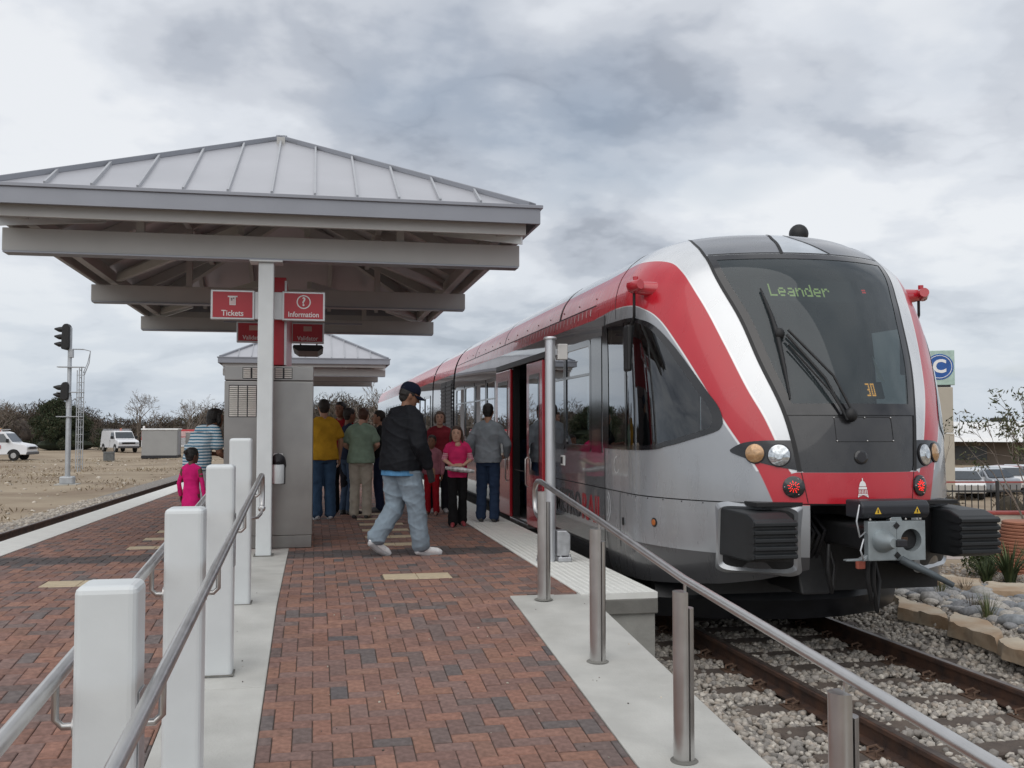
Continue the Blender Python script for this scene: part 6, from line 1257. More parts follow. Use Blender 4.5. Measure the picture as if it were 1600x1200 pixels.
# building and parked cars
t = thing('shop_building', 'long low building with a white metal roof beyond the parked cars', 'building', (80, 92, -2.6), R(-40)); MB().box(-22, 40, -8, 8, 0, 2.5).build('wall', mat('wall_brown', (.12, .095, .075), .8, var=.15, scale=.5), t); MB().prism([(-10, 2.5), (10, 2.5), (9.5, 2.9), (2, 4.6), (-2, 4.6), (-9.5, 2.9)], 'x', -24, 42).build('roof', mat('roof_white', (.78, .78, .77), .5, var=.03), t)
for k in range(9): MB().box(-18 + k * 6, -15 + k * 6, -8.06, -8.01, .6, 2.0).build('window', M_VGL, t)
for x in (-9, 6, 14): MB().box(x, x + 1.6, -2.2, 1.2, 4.61, 5.0).build('roof_vent', M_DARK, t, bevel=.1)
M_CARS = [mat('car_%d' % i, c, .3, m_, var=.03, coat=.7) for i, (c, m_) in enumerate((((.55, .56, .57), .4), ((.70, .70, .70), 0), ((.12, .13, .15), .3), ((.30, .04, .04), 0), ((.35, .37, .40), .5), ((.06, .07, .09), .2)))]
def car(label, loc, rz, m_):
    t = thing('parked_car', label, 'car', loc, rz, 'cars in the parking lot'); W = .88
    prof = [(-2.15, .35), (-2.2, .75), (-2.1, .95), (-1.75, 1.0), (-1.25, 1.42), (.2, 1.46), (.95, 1.02), (1.9, .88), (2.15, .68), (2.15, .35)]; n = len(prof); zt = lambda z: W - max(0, z - .95) * .38
    mb = MB(); mb.v = [(x, -zt(z), z) for x, z in prof] + [(x, zt(z), z) for x, z in prof]; mb.f = [tuple(range(n)), tuple(range(n, 2 * n))[::-1]] + [(i, i + n, (i + 1) % n + n, (i + 1) % n) for i in range(n)]; mb.build('body', m_, t, 30, bevel=.06)
    for s in (-1, 1):
        MB().add([(-1.5, s * (zt(1.05) + .014), 1.05), (.80, s * (zt(1.05) + .014), 1.05), (.16, s * (zt(1.38) + .014), 1.38), (-1.15, s * (zt(1.38) + .014), 1.38)], [(0, 1, 2, 3)]).build('side_window', M_VGL, t)
        for x in (-1.35, 1.35): wheel(t, x, s * .80, .31)
        MB().box(2.08, 2.165, *sorted((s * .5, s * .8)), .62, .76).build('headlight', M_LENS, t)
    MB().add([(.30, -.64, 1.42), (.30, .64, 1.42), (.98, .78, 1.05), (.98, -.78, 1.05)], [(0, 1, 2, 3)]).build('windscreen', M_VGL, t); MB().add([(-1.33, -.64, 1.41), (-1.33, .64, 1.41), (-1.80, .78, 1.03), (-1.80, -.78, 1.03)], [(0, 1, 2, 3)]).build('rear_window', M_VGL, t)
    return t
names = ['silver', 'white', 'dark', 'red', 'grey', 'black']
for i in range(11):
    q = i * 2.75; row = 0; px = 1492 + i * 16; d = 52 + 1.2 * i; x = (px - 492) * d / 1621; y = d - .197 * x; k = (i * 2 + 1 if i % 3 else i * 5) % 6
    cols_ = [0, 1, 4, 2, 1, 3, 0, 5, 1, 4, 2]; labs = ['silver car parked nearest the sign pillar', 'white car second in the row from the sign pillar', 'grey car third in the row from the sign pillar', 'dark car behind the young tree crown', 'white car right of the dark car behind the tree', 'red car in the row beyond the picket fence', 'silver car right of the red one in the row']
    car(labs[i] if i < 7 else 'car parked past the right edge of the view', (x, y, gzf(x, y) + .02), R((68, 40, 95, 55, 80, 30, 62)[i]), M_CARS[cols_[i]])
    if i == 6: break
# ================================================================== people
DEF = dict(pelvis=(0, 0, .95), waist=(0, .0, 1.09), chest=(0, .0, 1.30), neck=(0, -.015, 1.47), head=(0, .015, 1.625),
           hip=(.088, 0, .93), knee=(.095, .02, .50), ankle=(.10, -.025, .085), toe=(.115, .13, .03), shoulder=(.162, -.008, 1.382), elbow=(.235, -.03, 1.13), wrist=(.245, .06, .89), hand=(.245, .09, .80))
TMP = bpy.data.scenes.new('workshop')
def vox(parts, size, smooth=3, name='m', wr=0.0, seed=0, wscale=1.0):
    """union of closed lofts -> one continuous surface; wr adds cloth folds"""
    mb = MB()
    for p in parts: mb.add(p.v, p.f)
    me = bpy.data.meshes.new('t'); me.from_pydata(mb.v, [], mb.f); bm = bmesh.new(); bm.from_mesh(me); bmesh.ops.recalc_face_normals(bm, faces=bm.faces); bm.to_mesh(me); bm.free()
    ob = bpy.data.objects.new('t', me); TMP.collection.objects.link(ob); m = ob.modifiers.new('r', 'REMESH'); m.mode = 'VOXEL'; m.voxel_size = size; m.adaptivity = 0
    if smooth: q = ob.modifiers.new('s', 'SMOOTH'); q.factor = .5; q.iterations = smooth
    vl = TMP.view_layers[0]; vl.update(); out = bpy.data.meshes.new_from_object(ob.evaluated_get(vl.depsgraph)); bpy.data.objects.remove(ob); bpy.data.meshes.remove(me)
    if wr > 0:
        n = len(out.vertices); co = np.empty(n * 3, 'f'); out.vertices.foreach_get('co', co); co = co.reshape(-1, 3); no = np.empty(n * 3, 'f'); out.vertices.foreach_get('normal', no); no = no.reshape(-1, 3)
        x, y, z = co[:, 0] * wscale, co[:, 1] * wscale, co[:, 2] * wscale; s = seed * 1.7
        def fold(ax, ay, az, fr, warp, ph):   # narrow raised creases between flat stretches
            q = (ax * x + ay * y + az * z) * fr + warp * np.sin(6 * x + 4 * z + ph) + .5 * warp * np.sin(13 * z - 7 * y + 2 * ph) + ph; return (1 - np.abs(np.sin(q))) ** 2.2
        patch_ = .5 + .5 * np.sin(5 * z + 7 * x + s) * np.sin(6 * y - 4 * z + 2 * s)
        f = 1.3 * patch_ * fold(.35, .25, 1, 17, 1.1, s) + 1.1 * (1 - patch_) * fold(-.5, .3, .85, 21, 1.3, s + 2) + .7 * fold(.8, .5, .35, 14, 1.0, s + 4) + .25 * fold(.2, -.6, .9, 38, .8, s + 1) - .9
        co = co + no * (f * wr * 1.5)[:, None]; out.vertices.foreach_set('co', co.astype('f').ravel()); out.update()
    out.shade_smooth(); return out
def rloft(rings, n=18, rot=0.0):
    """stack of ellipses (cx, cy, cz, rx, ry) turned about z by rot"""
    mb = MB(); c_, s_ = math.cos(rot), math.sin(rot); V = []
    for cx, cy, cz, rx, ry in rings:
        for k in range(n):
            a = 2 * math.pi * k / n; ex, ey = math.cos(a), math.sin(a); ex = math.copysign(abs(ex) ** .86, ex); ey = math.copysign(abs(ey) ** .86, ey); px, py = rx * ex, ry * ey; V.append((cx + px * c_ - py * s_, cy + px * s_ + py * c_, cz))
    m = len(rings); return mb.add(V, [(i * n + k, i * n + (k + 1) % n, (i + 1) * n + (k + 1) % n, (i + 1) * n + k) for i in range(m - 1) for k in range(n)] + [tuple(range(n))[::-1], tuple(range((m - 1) * n, m * n))])
def limb(pts, rs, n=12):
    """tube through joints with rounded ends"""
    pts = [Vector(p) for p in pts]; P = []; Q = []
    a = (pts[0] - pts[1]).normalized(); P += [pts[0] + a * rs[0] * .7, pts[0] + a * rs[0] * .35]; Q += [rs[0] * .35, rs[0] * .82]
    for i in range(len(pts) - 1):
        for t in (0, .33, .66): P.append(pts[i].lerp(pts[i + 1], t)); Q.append(rs[i] + (rs[i + 1] - rs[i]) * t)
    b = (pts[-1] - pts[-2]).normalized(); P += [pts[-1], pts[-1] + b * rs[-1] * .35, pts[-1] + b * rs[-1] * .7]; Q += [rs[-1], rs[-1] * .82, rs[-1] * .35]
    return MB().tube(P, Q, n)
SKIN = {'light': (.55, .33, .24), 'tan': (.40, .22, .145), 'brown': (.21, .105, .065), 'dark': (.10, .05, .033)}
def fabric(name, c, stripes=None, rough=.9, var=.14):
    if stripes is None: return mat(name, c, rough, var=var, scale=9, bump=.12, bscale=220, spec=.1, dirt=.10)
    if name in _mats: return _mats[name]
    m = mat(name, c, rough, var=.06, scale=9, spec=.2); N = m.node_tree.nodes; K = m.node_tree.links; b = N['Principled BSDF']; tc = N.new('ShaderNodeTexCoord'); w = N.new('ShaderNodeTexWave'); w.bands_direction = 'Z'; w.inputs['Scale'].default_value = stripes[1]; w.inputs['Distortion'].default_value = 1.2; w.inputs['Detail'].default_value = 1; w.inputs['Detail Scale'].default_value = .6
    K.new(tc.outputs['Object'], w.inputs['Vector']); st = N.new('ShaderNodeMath'); st.operation = 'GREATER_THAN'; st.inputs[1].default_value = .55; K.new(w.outputs['Fac'], st.inputs[0]); mx = N.new('ShaderNodeMixRGB'); K.new(st.outputs[0], mx.inputs[0]); mx.inputs[1].default_value = (*c, 1); mx.inputs[2].default_value = (*stripes[0], 1); K.new(mx.outputs[0], b.inputs['Base Color']); return m
def person(label, loc, facing, H, skin, pose=None, top=None, bottom=None, shoes=(.5, .5, .5), hair=None, girth=1.0, hat=None, voxel=.010, belly=0.0, face=True, look=0.0, dress=None, seed=1, child=False, nod=0.0):
    """facing: degrees clockwise from +Y that the body faces"""
    t = thing('person', label, 'person', (loc[0], loc[1], loc[2] if len(loc) > 2 else 0.002), -R(facing)); S = H / 1.75
    J = {}
    for k, v in DEF.items():
        if k in ('pelvis', 'waist', 'chest', 'neck', 'head'): J[k] = Vector(v)
        else: J[k + 'R'] = Vector(v); J[k + 'L'] = Vector((-v[0], v[1], v[2]))
    for k, v in (pose or {}).items(): J[k] = Vector(v)
    G = girth; hk = 1.18 if child else 1.0
    def fin(me, name, m, par=None):
        me.transform(Matrix.Scale(S, 4)); me.name = name; me.materials.clear(); me.materials.append(m); o = bpy.data.objects.new(name, me); COL.objects.link(o); o.parent = par or t; return o
    # ---- body
    Hd = J['head']; parts = []; hr = Matrix.Rotation(-R(look), 3, 'Z') @ Matrix.Rotation(-R(nod), 3, 'X')
    def hp(x, y, z): return tuple(Hd + hr @ Vector((x * hk, y * hk, z * hk)))
    hrings = [(-.120, .030, .030, .045), (-.108, .044, .050, .034), (-.085, .056, .070, .020), (-.05, .066, .084, .010), (-.01, .0715, .093, .002), (.03, .0755, .099, -.006), (.065, .073, .096, -.010), (.092, .060, .080, -.012), (.108, .040, .055, -.012), (.117, .015, .02, -.012)]
    mb = rloft([(0, yo * hk, z * hk, rx * hk, ry * hk) for z, rx, ry, yo in hrings], 20); mb.v = [tuple(Hd + hr @ Vector(v)) for v in mb.v]; parts.append(mb)
    parts.append(limb([hp(0, .092, .005), hp(0, .108, -.022), hp(0, .112, -.034)], [.010, .013, .015], 8))            # nose
    parts.append(MB().ball(hp(0, .082, -.068), (.026, .018, .012), 10, 6)); parts.append(MB().ball(hp(0, .075, -.10), (.022, .022, .018), 10, 6))   # lips, chin
    parts.append(MB().ball(hp(0, .080, .022), (.055, .016, .012), 10, 6))   # brow
    for s in (-1, 1): parts.append(MB().ball(hp(s * .076, -.008, -.012), (.012, .022, .034), 8, 6))
    parts.append(limb([J['neck'] - Vector((0, 0, .03)), J['neck'].lerp(Hd, .5) + Vector((0, -.005, 0))], [.060 * (.9 + .1 * G), .055], 12))
    ca = J['chest']; rot = math.atan2((J['shoulderR'] - J['shoulderL']).y, (J['shoulderR'] - J['shoulderL']).x); hrot = math.atan2((J['hipR'] - J['hipL']).y, (J['hipR'] - J['hipL']).x)
    def torso(grow, z_lo=None, hemw=1.0):
        pv, ws, ch, nk = J['pelvis'], J['waist'], J['chest'], J['neck']; g = grow; bl = belly
        rr = [(pv - Vector((0, 0, .06)), .150 * G + g, .105 * G + g), (pv + Vector((0, .0, .03)), .160 * G + g, .112 * G + g), (ws + Vector((0, bl * .5, 0)), .142 * G + g, .102 * G + bl * .5 + g), (ws.lerp(ch, .5) + Vector((0, bl * .3, 0)), .152 * G + g, .112 * G + bl * .3 + g), (ch, .166 * G + g, .116 * G + g), (ch + Vector((0, -.005, .075)), .160 * G + g, .100 * G + g), (nk + Vector((0, -.002, -.055)), .108 * G + g * .9, .072 * G + g * .9), (nk + Vector((0, 0, -.015)), .072 + g * .5, .062 + g * .5)]
        return rloft([(c.x, c.y, c.z, a, b) for c, a, b in rr], 20, rot)
    def traps(g): return [limb([J['neck'] + Vector((sg * .022, -.006, -.022)), J['neck'].lerp(J['shoulder' + sd], .55) + Vector((0, -.004, .004)), J['shoulder' + sd] + Vector((0, 0, .004))], [.046 + g * .5, .046 * G + g * .6, .048 * G + g * .5], 10) for sd, sg in (('R', 1), ('L', -1))]
    parts.append(torso(-.014)); parts += traps(-.012)
    for sd in 'RL':
        sh, el, wr_, hn = J['shoulder' + sd], J['elbow' + sd], J['wrist' + sd], J['hand' + sd]; sg = 1 if sd == 'R' else -1
        parts.append(limb([sh, sh.lerp(el, .45), el, el.lerp(wr_, .35), wr_], [.050 * G, .045 * G, .037 * G, .036 * G, .025], 12))
        # hand: palm, four fingers, thumb
        d = (hn - wr_).normalized(); side = Vector((sg, 0, 0)); pn = (side - d * side.dot(d)); pn = pn.normalized() if pn.length > .01 else Vector((0, 1, 0)); fw = d.cross(pn).normalized()
        if 'curl' + sd in (pose or {}): pass
        if fw.y < 0: fw = -fw
        pal = wr_ + d * .045; q = MB(); parts.append(limb([wr_ + d * .005 - fw * .012, wr_ + d * .085 - fw * .014], [.020, .022], 8)); parts.append(limb([wr_ + d * .01 + fw * .012, wr_ + d * .085 + fw * .016], [.020, .021], 8))
        for i, (o_, l_) in enumerate(((-.030, .058), (-.010, .074), (.011, .080), (.031, .070))):
            b0 = wr_ + d * .088 + fw * o_; k1 = b0 + d * l_ * .55 - pn * .010; k2 = k1 + d * l_ * .42 - pn * .022; parts.append(limb([b0, k1, k2], [.0095, .0088, .0075], 7))
        tb = wr_ + d * .03 + fw * .030; parts.append(limb([tb, tb + d * .035 + fw * .022 - pn * .008, tb + d * .065 + fw * .024 - pn * .018], [.0125, .011, .009], 7))
        hp_, kn, an = J['hip' + sd], J['knee' + sd], J['ankle' + sd]; to = J['toe' + sd]
        parts.append(limb([hp_, hp_.lerp(kn, .4), kn, kn.lerp(an, .35), an], [.082 * G, .076 * G, .053, .052, .036], 12)); parts.append(limb([an - Vector((0, 0, .02)), an.lerp(to, .5) - Vector((0, 0, .012)), to], [.036, .033, .026], 8))
    fin(vox(parts, min(voxel, .0085), 2), 'body', mat('skin_' + skin, SKIN[skin], .55, var=.08, scale=14, spec=.35))
    # ---- face marks
    if face:
        for s in (-1, 1):
            fin(vox_ball(hp(s * .030, .0905, .004), (.0115, .006, .0065)), 'eye', mat('eye_dark', (.03, .022, .018), .3)); fin(vox_ball(hp(s * .031, .0955, .026), (.019, .006, .0045)), 'eyebrow', mat('brow_dark', (.06, .04, .03), .8))
        fin(vox_ball(hp(0, .0955, -.068), (.023, .009, .0055)), 'mouth', mat('lip_' + skin, tuple(c * f for c, f in zip(SKIN[skin], (.72, .48, .48))), .5))
    # ---- trousers or skirt
    if bottom:
        r_hip, r_kn, r_an, ccol, hi = bottom.get('hip', .098) * G, bottom.get('knee', .078), bottom.get('ankle', .075), bottom['c'], bottom.get('top', .06)
        pv = J['pelvis']; pr = [rloft([(pv.x, pv.y, pv.z - .13, .135 * G, .10 * G), (pv.x, pv.y - .005, pv.z - .05, .168 * G, .125 * G), (pv.x, pv.y, pv.z + .03, .165 * G, .120 * G), (pv.x, pv.y, pv.z + hi + .03, .155 * G, .112 * G)], 20, hrot)]
        for sd in 'RL':
            hp_, kn, an = J['hip' + sd], J['knee' + sd], J['ankle' + sd]; end = an + (an - kn).normalized() * bottom.get('drop', .015)
            pr.append(limb([hp_, hp_.lerp(kn, .5), kn, kn.lerp(end, .5), end], [r_hip, (r_hip + r_kn) / 2 * 1.02, r_kn, (r_kn + r_an) / 2, r_an], 14))
        fin(vox(pr, voxel, 3, wr=bottom.get('wr', .0035), seed=seed), 'trousers', fabric('trousers_' + bottom['n'], ccol, var=bottom.get('var', .14)))
    # ---- shirt / jacket
    if top:
        g = top.get('loose', .018); pr = [torso(g)] + traps(g); pv = J['pelvis']; hem = top.get('hem', .90); hw = top.get('hemw', 1.0)
        pr.append(rloft([(pv.x, pv.y, hem, (.165 * G + g) * hw, (.118 * G + g) * hw), (pv.x, pv.y, hem + .07, (.166 * G + g) * hw, (.120 * G + g) * hw), (J['waist'].x, J['waist'].y + belly * .5, J['waist'].z, .150 * G + g, .108 * G + belly * .5 + g), (J['waist'].x, J['waist'].y, J['waist'].z + .1, .145 * G + g, .10 * G + g)], 20, rot))
        for sd in 'RL':
            sh, el, wr_ = J['shoulder' + sd], J['elbow' + sd], J['wrist' + sd]; lo = top.get('sleeve', 'short')
            if lo == 'long': pr.append(limb([sh, sh.lerp(el, .5), el, el.lerp(wr_, .5), wr_.lerp(el, .04)], [.052 * G + g * .4, .054 * G + g * .5, .050 * G + g * .6, .044 * G + g * .5, .038 + g * .4], 14))
            elif lo == 'short': e = sh.lerp(el, top.get('len', .68)); pr.append(limb([sh, sh.lerp(e, .5), e], [.052 * G + g * .4, .054 * G + g * .6, .056 * G + g * .9], 14))
            else: pr.append(limb([sh, sh.lerp(el, .12)], [.066 * G + g * .5, .055 * G + g * .5], 12))
        fin(vox(pr, voxel, 3, wr=top.get('wr', .0035), seed=seed + 5), top.get('name', 'shirt'), fabric('top_' + top['n'], top['c'], top.get('stripes'), top.get('rough', .9)))
        if top.get('collar'): fin(vox([rloft([(J['neck'].x, J['neck'].y, J['neck'].z - .03, .080, .074), (J['neck'].x, J['neck'].y + .005, J['neck'].z + .035, .072, .070)], 18)], voxel, 1), 'collar', fabric('top_' + top['n'], top['c']))
        if top.get('inner'): fin(vox([rloft([(pv.x, pv.y, hem - top['inner'][0], .166 * G + g * .5, .120 * G + g * .5), (pv.x, pv.y, hem + .05, .165 * G + g * .5, .12 * G + g * .5)], 20, rot)], voxel, 1), 'undershirt', fabric('inner_' + top['n'], top['inner'][1]))
    if dress:
        pv = J['pelvis']; pr = traps(.012) + [torso(.016), rloft([(pv.x, pv.y, dress['hem'], .20 * G, .16 * G), (pv.x, pv.y, dress['hem'] + .2, .19 * G, .145 * G), (J['waist'].x, J['waist'].y, J['waist'].z, .155 * G, .115 * G), (J['chest'].x, J['chest'].y, J['chest'].z, .165 * G, .11 * G)], 20, rot)]
        for sd in 'RL': sh, el, wr_ = J['shoulder' + sd], J['elbow' + sd], J['wrist' + sd]; pr.append(limb([sh, el, wr_.lerp(el, .1)], [.050 * G, .048 * G, .044], 12))
        fin(vox(pr, voxel, 3, wr=.004, seed=seed), 'dress', fabric('dress_' + dress['n'], dress['c']))
    # ---- shoes
    for sd in 'RL':
        an, to = J['ankle' + sd], J['toe' + sd]; d = (to - an); fl = Vector((d.x, d.y, 0)).normalized(); zt = Vector((0, 0, 1)); heel = an - fl * .045 - zt * .05
        if shoes is not None:
            dn = d.normalized(); up_ = (zt - dn * dn.dot(zt)).normalized(); hl = an - dn * .03 - up_ * .035
            tip = to + dn * .045
            up = [limb([hl, an - up_ * .005, an + dn * .05 - up_ * .022, to - up_ * .0, tip], [.040, .043, .040, .036, .026], 10)]
            o = fin(vox(up, min(voxel, .009), 1), 'shoe', mat('shoe_%d_%d_%d' % tuple(int(c * 99) for c in shoes), shoes, .5, var=.12, scale=20))
            so = [limb([hl - up_ * .022, (hl + tip) / 2 - up_ * .036, tip - up_ * .020], [.036, .036, .028], 10)]; me = vox(so, min(voxel, .009), 0); fin(me, 'sole', mat('sole_dark' if sum(shoes) < 1.5 else 'sole_white', (.05, .05, .05) if sum(shoes) < 1.5 else (.45, .45, .46), .7), o)
    # ---- hair and hat
    if hair:
        st = hair.get('style', 'short'); hm = mat('hair_' + hair['n'], hair['c'], .55, var=.35, scale=40, bump=.5, bscale=120); pr = []
        top_r = [(-.02 if st != 'long' else -.04, .079, .088, -.026), (.02, .0825, .098, -.020), (.06, .081, .102, -.014), (.09, .070, .090, -.013), (.112, .050, .066, -.013), (.126, .02, .03, -.012)]
        mb = rloft([(0, yo * hk, z * hk, rx * hk, ry * hk) for z, rx, ry, yo in top_r], 20); mb.v = [tuple(Hd + hr @ Vector(v)) for v in mb.v]; pr.append(mb)
        pr.append(MB().ball(hp(0, -.045, -.03), (.070 * hk, .055 * hk, .065 * hk), 14, 8))
        if st == 'long': pr.append(limb([hp(0, -.065, .02), hp(0, -.085, -.09), hp(0, -.08, -.20)], [.07, .075, .045], 12)); [pr.append(limb([hp(s * .07, -.01, .05), hp(s * .085, -.01, -.06), hp(s * .085, -.02, -.17)], [.026, .030, .016], 8)) for s in (-1, 1)]; pr.append(limb([hp(-.05, .055, .085), hp(.05, .055, .085)], [.022, .022], 8))
        if st == 'bob': [pr.append(limb([hp(s * .07, .0, .05), hp(s * .082, .0, -.05), hp(s * .072, -.01, -.09)], [.026, .028, .018], 8)) for s in (-1, 1)]; pr.append(limb([hp(-.05, .06, .08), hp(.05, .06, .08)], [.022, .022], 8)); pr.append(limb([hp(0, -.06, .02), hp(0, -.075, -.09)], [.07, .05], 10))
        if st == 'bun': pr.append(MB().ball(hp(0, -.12, .05), (.045, .05, .045), 12, 8))
        fin(vox(pr, .008, 1, wr=.0022, seed=seed, wscale=3.0), 'hair', hm)
    if hat:
        cm = fabric('cap_' + hat['n'], hat['c']); mb = rloft([(0, yo * hk, z * hk, rx * hk, ry * hk) for z, rx, ry, yo in [(.03, .085, .108, -.006), (.07, .086, .108, -.008), (.105, .074, .092, -.010), (.130, .050, .064, -.010), (.14, .018, .022, -.010)]], 22); mb.v = [tuple(Hd + hr @ Vector(v)) for v in mb.v]
        o = fin(vox([mb], .007, 1), 'cap', cm); bv = MB(); n = 9
        for zt_ in (.040, .030):
            for j, yy in enumerate((.075, .125, .175)):
                for i in range(n): a = -1 + 2 * i / (n - 1); bv.v.append(hp(a * .078 * (1 - .12 * j), yy - .05 * a * a * (1 + .5 * j), zt_ - .022 * a * a - .012 * j))
        k = 3 * n; bv.f = [(j * n + i, j * n + i + 1, (j + 1) * n + i + 1, (j + 1) * n + i) for j in range(2) for i in range(n - 1)] + [(k + j * n + i, k + (j + 1) * n + i, k + (j + 1) * n + i + 1, k + j * n + i + 1) for j in range(2) for i in range(n - 1)] + [(2 * n + i, 2 * n + i + 1, k + 2 * n + i + 1, k + 2 * n + i) for i in range(n - 1)] + [(j * n, (j + 1) * n, k + (j + 1) * n, k + j * n) for j in range(2)] + [(j * n + n - 1, k + j * n + n - 1, k + (j + 1) * n + n - 1, (j + 1) * n + n - 1) for j in range(2)]
        me = bpy.data.meshes.new('b'); me.from_pydata(bv.v, [], bv.f); me.shade_smooth(); fin(me, 'cap_bill', cm, o)
    return t, S, J
def vox_ball(c, r):
    me = bpy.data.meshes.new('b'); m = MB().ball(c, r, 10, 7); me.from_pydata(m.v, [], m.f); me.shade_smooth(); return me
NAVY = (.022, .030, .055)
# man in the black jacket, mid-stride to the right
mp = dict(pelvis=(0, -.01, .955), waist=(0, .0, 1.10), chest=(0, .025, 1.31), neck=(.0, .05, 1.475), head=(.01, .095, 1.615),
          hipR=(.10, .0, .93), kneeR=(.115, .10, .50), ankleR=(.12, .165, .085), toeR=(.15, .345, .030), hipL=(-.10, -.01, .93), kneeL=(-.105, .01, .50), ankleL=(-.112, -.235, .165), toeL=(-.122, -.085, .042),
          shoulderR=(.19, .03, 1.395), elbowR=(.30, .0, 1.12), wristR=(.30, .12, .89), handR=(.29, .17, .81), shoulderL=(-.19, .05, 1.395), elbowL=(-.27, .10, 1.14), wristL=(-.22, .28, .99), handL=(-.2, .35, .95))
man, S_, J_ = person('man in a black jacket, navy cap and pale baggy jeans striding right', (.90, 10.62), 58, 1.83, 'brown', mp, dict(n='black_jacket', c=(.012, .013, .016), sleeve='long', hem=.855, loose=.058, wr=.007, collar=True, name='jacket', rough=.65, inner=(.05, (.10, .26, .46))),
       dict(n='pale_denim', c=(.23, .285, .335), hip=.122, knee=.106, ankle=.098, wr=.0085, var=.12, drop=-.005), (.86, .86, .86), dict(n='black', c=(.012, .010, .009)), 1.17, dict(n='navy', c=(.010, .013, .026)), .009, .03, False, 22, seed=3, nod=20)
ph = MB().box(-.018, .018, -.035, .035, -.10, .06).build('mobile_phone', M_BLACK, None, bevel=.012); ph.location = man.location + Matrix.Rotation(-R(66), 3, 'Z') @ Vector((.305, .175, .87)); ph.rotation_euler = (.3, .1, -R(66)); tag(ph, 'black phone in the right hand of the man in the jacket', 'phone')
# people at the ticket machines
person('heavy man in a mustard yellow shirt and blue jeans seen from behind', (.13, 15.0), -12, 1.77, 'tan', dict(elbowL=(-.26, .02, 1.15), wristL=(-.20, .20, 1.03), handL=(-.16, .28, 1.0), elbowR=(.25, .0, 1.14)), dict(n='mustard', c=(.52, .29, .028), loose=.028, hem=.86, hemw=1.05, wr=.005), dict(n='jeans_blue', c=(.045, .085, .15), knee=.088, ankle=.085, wr=.006), (.60, .60, .60), dict(n='dark_brown', c=(.02, .014, .010)), 1.12, None, .011, .03, False, seed=4)
person('man in a red shirt and dark trousers half hidden behind the yellow shirt', (.40, 16.0), -150, 1.76, 'brown', None, dict(n='deep_red', c=(.26, .014, .02), loose=.022), dict(n='black_trousers', c=(.02, .02, .026), knee=.078), (.03, .03, .03), dict(n='black', c=(.012, .010, .009)), 1.05, None, .012, seed=5)
person('grey haired man in a sage green shirt and khaki trousers seen from behind', (.68, 15.1), 12, 1.66, 'light', dict(head=(.03, .05, 1.61), elbowL=(-.26, .0, 1.15), wristL=(-.16, .19, 1.06), handL=(-.10, .24, 1.06), elbowR=(.255, .02, 1.15), wristR=(.17, .2, 1.06), handR=(.10, .25, 1.06)), dict(n='sage', c=(.24, .33, .25), loose=.026, hem=.86, hemw=1.04, wr=.004), dict(n='khaki', c=(.40, .36, .30), knee=.085, ankle=.08, wr=.006), (.22, .20, .18), dict(n='auburn', c=(.075, .032, .018)), 1.14, None, .011, .03, False, 10, seed=6)
person('dark haired person in navy and jeans between the yellow and green shirts', (.52, 15.85), 60, 1.66, 'brown', None, dict(n='navy_top', c=NAVY, loose=.02), dict(n='jeans_dark', c=(.05, .075, .12)), (.04, .04, .04), dict(n='dark_brown', c=(.02, .014, .010)), 1.0, None, .012, seed=7)
person('person in black top and navy trousers just left of the man in the jacket', (1.02, 16.2), -85, 1.63, 'tan', dict(elbowR=(.24, .10, 1.13), wristR=(.16, .30, 1.14), handR=(.12, .38, 1.15), elbowL=(-.24, .08, 1.13), wristL=(-.15, .28, 1.12), handL=(-.1, .36, 1.13)), dict(n='black_tee', c=(.018, .02, .02), loose=.02), dict(n='navy_trousers', c=(.02, .026, .055), knee=.085), (.12, .12, .12), dict(n='dark_brown', c=(.02, .014, .010)), 1.0, None, .012, seed=8)
# girl in pink holding a rolled bag, walking to the camera
gp = dict(head=(.02, .03, 1.60), elbowR=(.235, .01, 1.15), wristR=(.10, .20, 1.05), handR=(.02, .235, 1.03), elbowL=(-.235, .01, 1.15), wristL=(-.09, .20, 1.06), handL=(-.01, .235, 1.035), kneeR=(.085, .08, .50), ankleR=(.085, .08, .085), toeR=(.10, .24, .03), kneeL=(-.09, .03, .50), ankleL=(-.09, -.10, .10), toeL=(-.11, .04, .03))
girl, S_, J_ = person('girl in a bright pink top and black trousers walking to the camera', (1.93, 13.66), 184, 1.38, 'light', gp, dict(n='pink', c=(.62, .035, .14), loose=.016, hem=.84, len=.42, wr=.004), dict(n='black_flare', c=(.013, .013, .014), knee=.076, ankle=.092, drop=.03), (.30, .05, .06), dict(n='brown', c=(.06, .032, .02), style='long'), 1.0, None, .0085, 0, True, 8, seed=9, child=True)
bm_ = MB(); bm_.tube([(-.27, .26, .955), (-.1, .265, .975), (.10, .265, 1.0), (.23, .25, 1.02)], [.028, .046, .046, .028], 12, True, 1.0)
o = bm_.build('clear_bag', mat('clear_plastic', (.42, .42, .42), .25, .2, var=.5, scale=22, coat=.6), None, 60); o.data.transform(Matrix.Scale(S_, 4)); o.location = girl.location; o.rotation_euler = girl.rotation_euler; tag(o, 'rolled clear plastic bag held across by the girl in pink', 'bag')
for sd in 'RL':
    sh, el = J_['shoulder' + sd], J_['elbow' + sd]; q = limb([sh.lerp(el, .42), sh.lerp(el, .98)], [.053, .050], 12); me = bpy.data.meshes.new('striped_sleeve'); me.from_pydata(q.v, [], q.f); me.transform(Matrix.Scale(S_, 4)); me.shade_smooth(); me.materials.append(fabric('pink_stripe', (.62, .38, .42), ((.50, .10, .18), 14))); q = bpy.data.objects.new('striped_sleeve', me); COL.objects.link(q); q.parent = girl
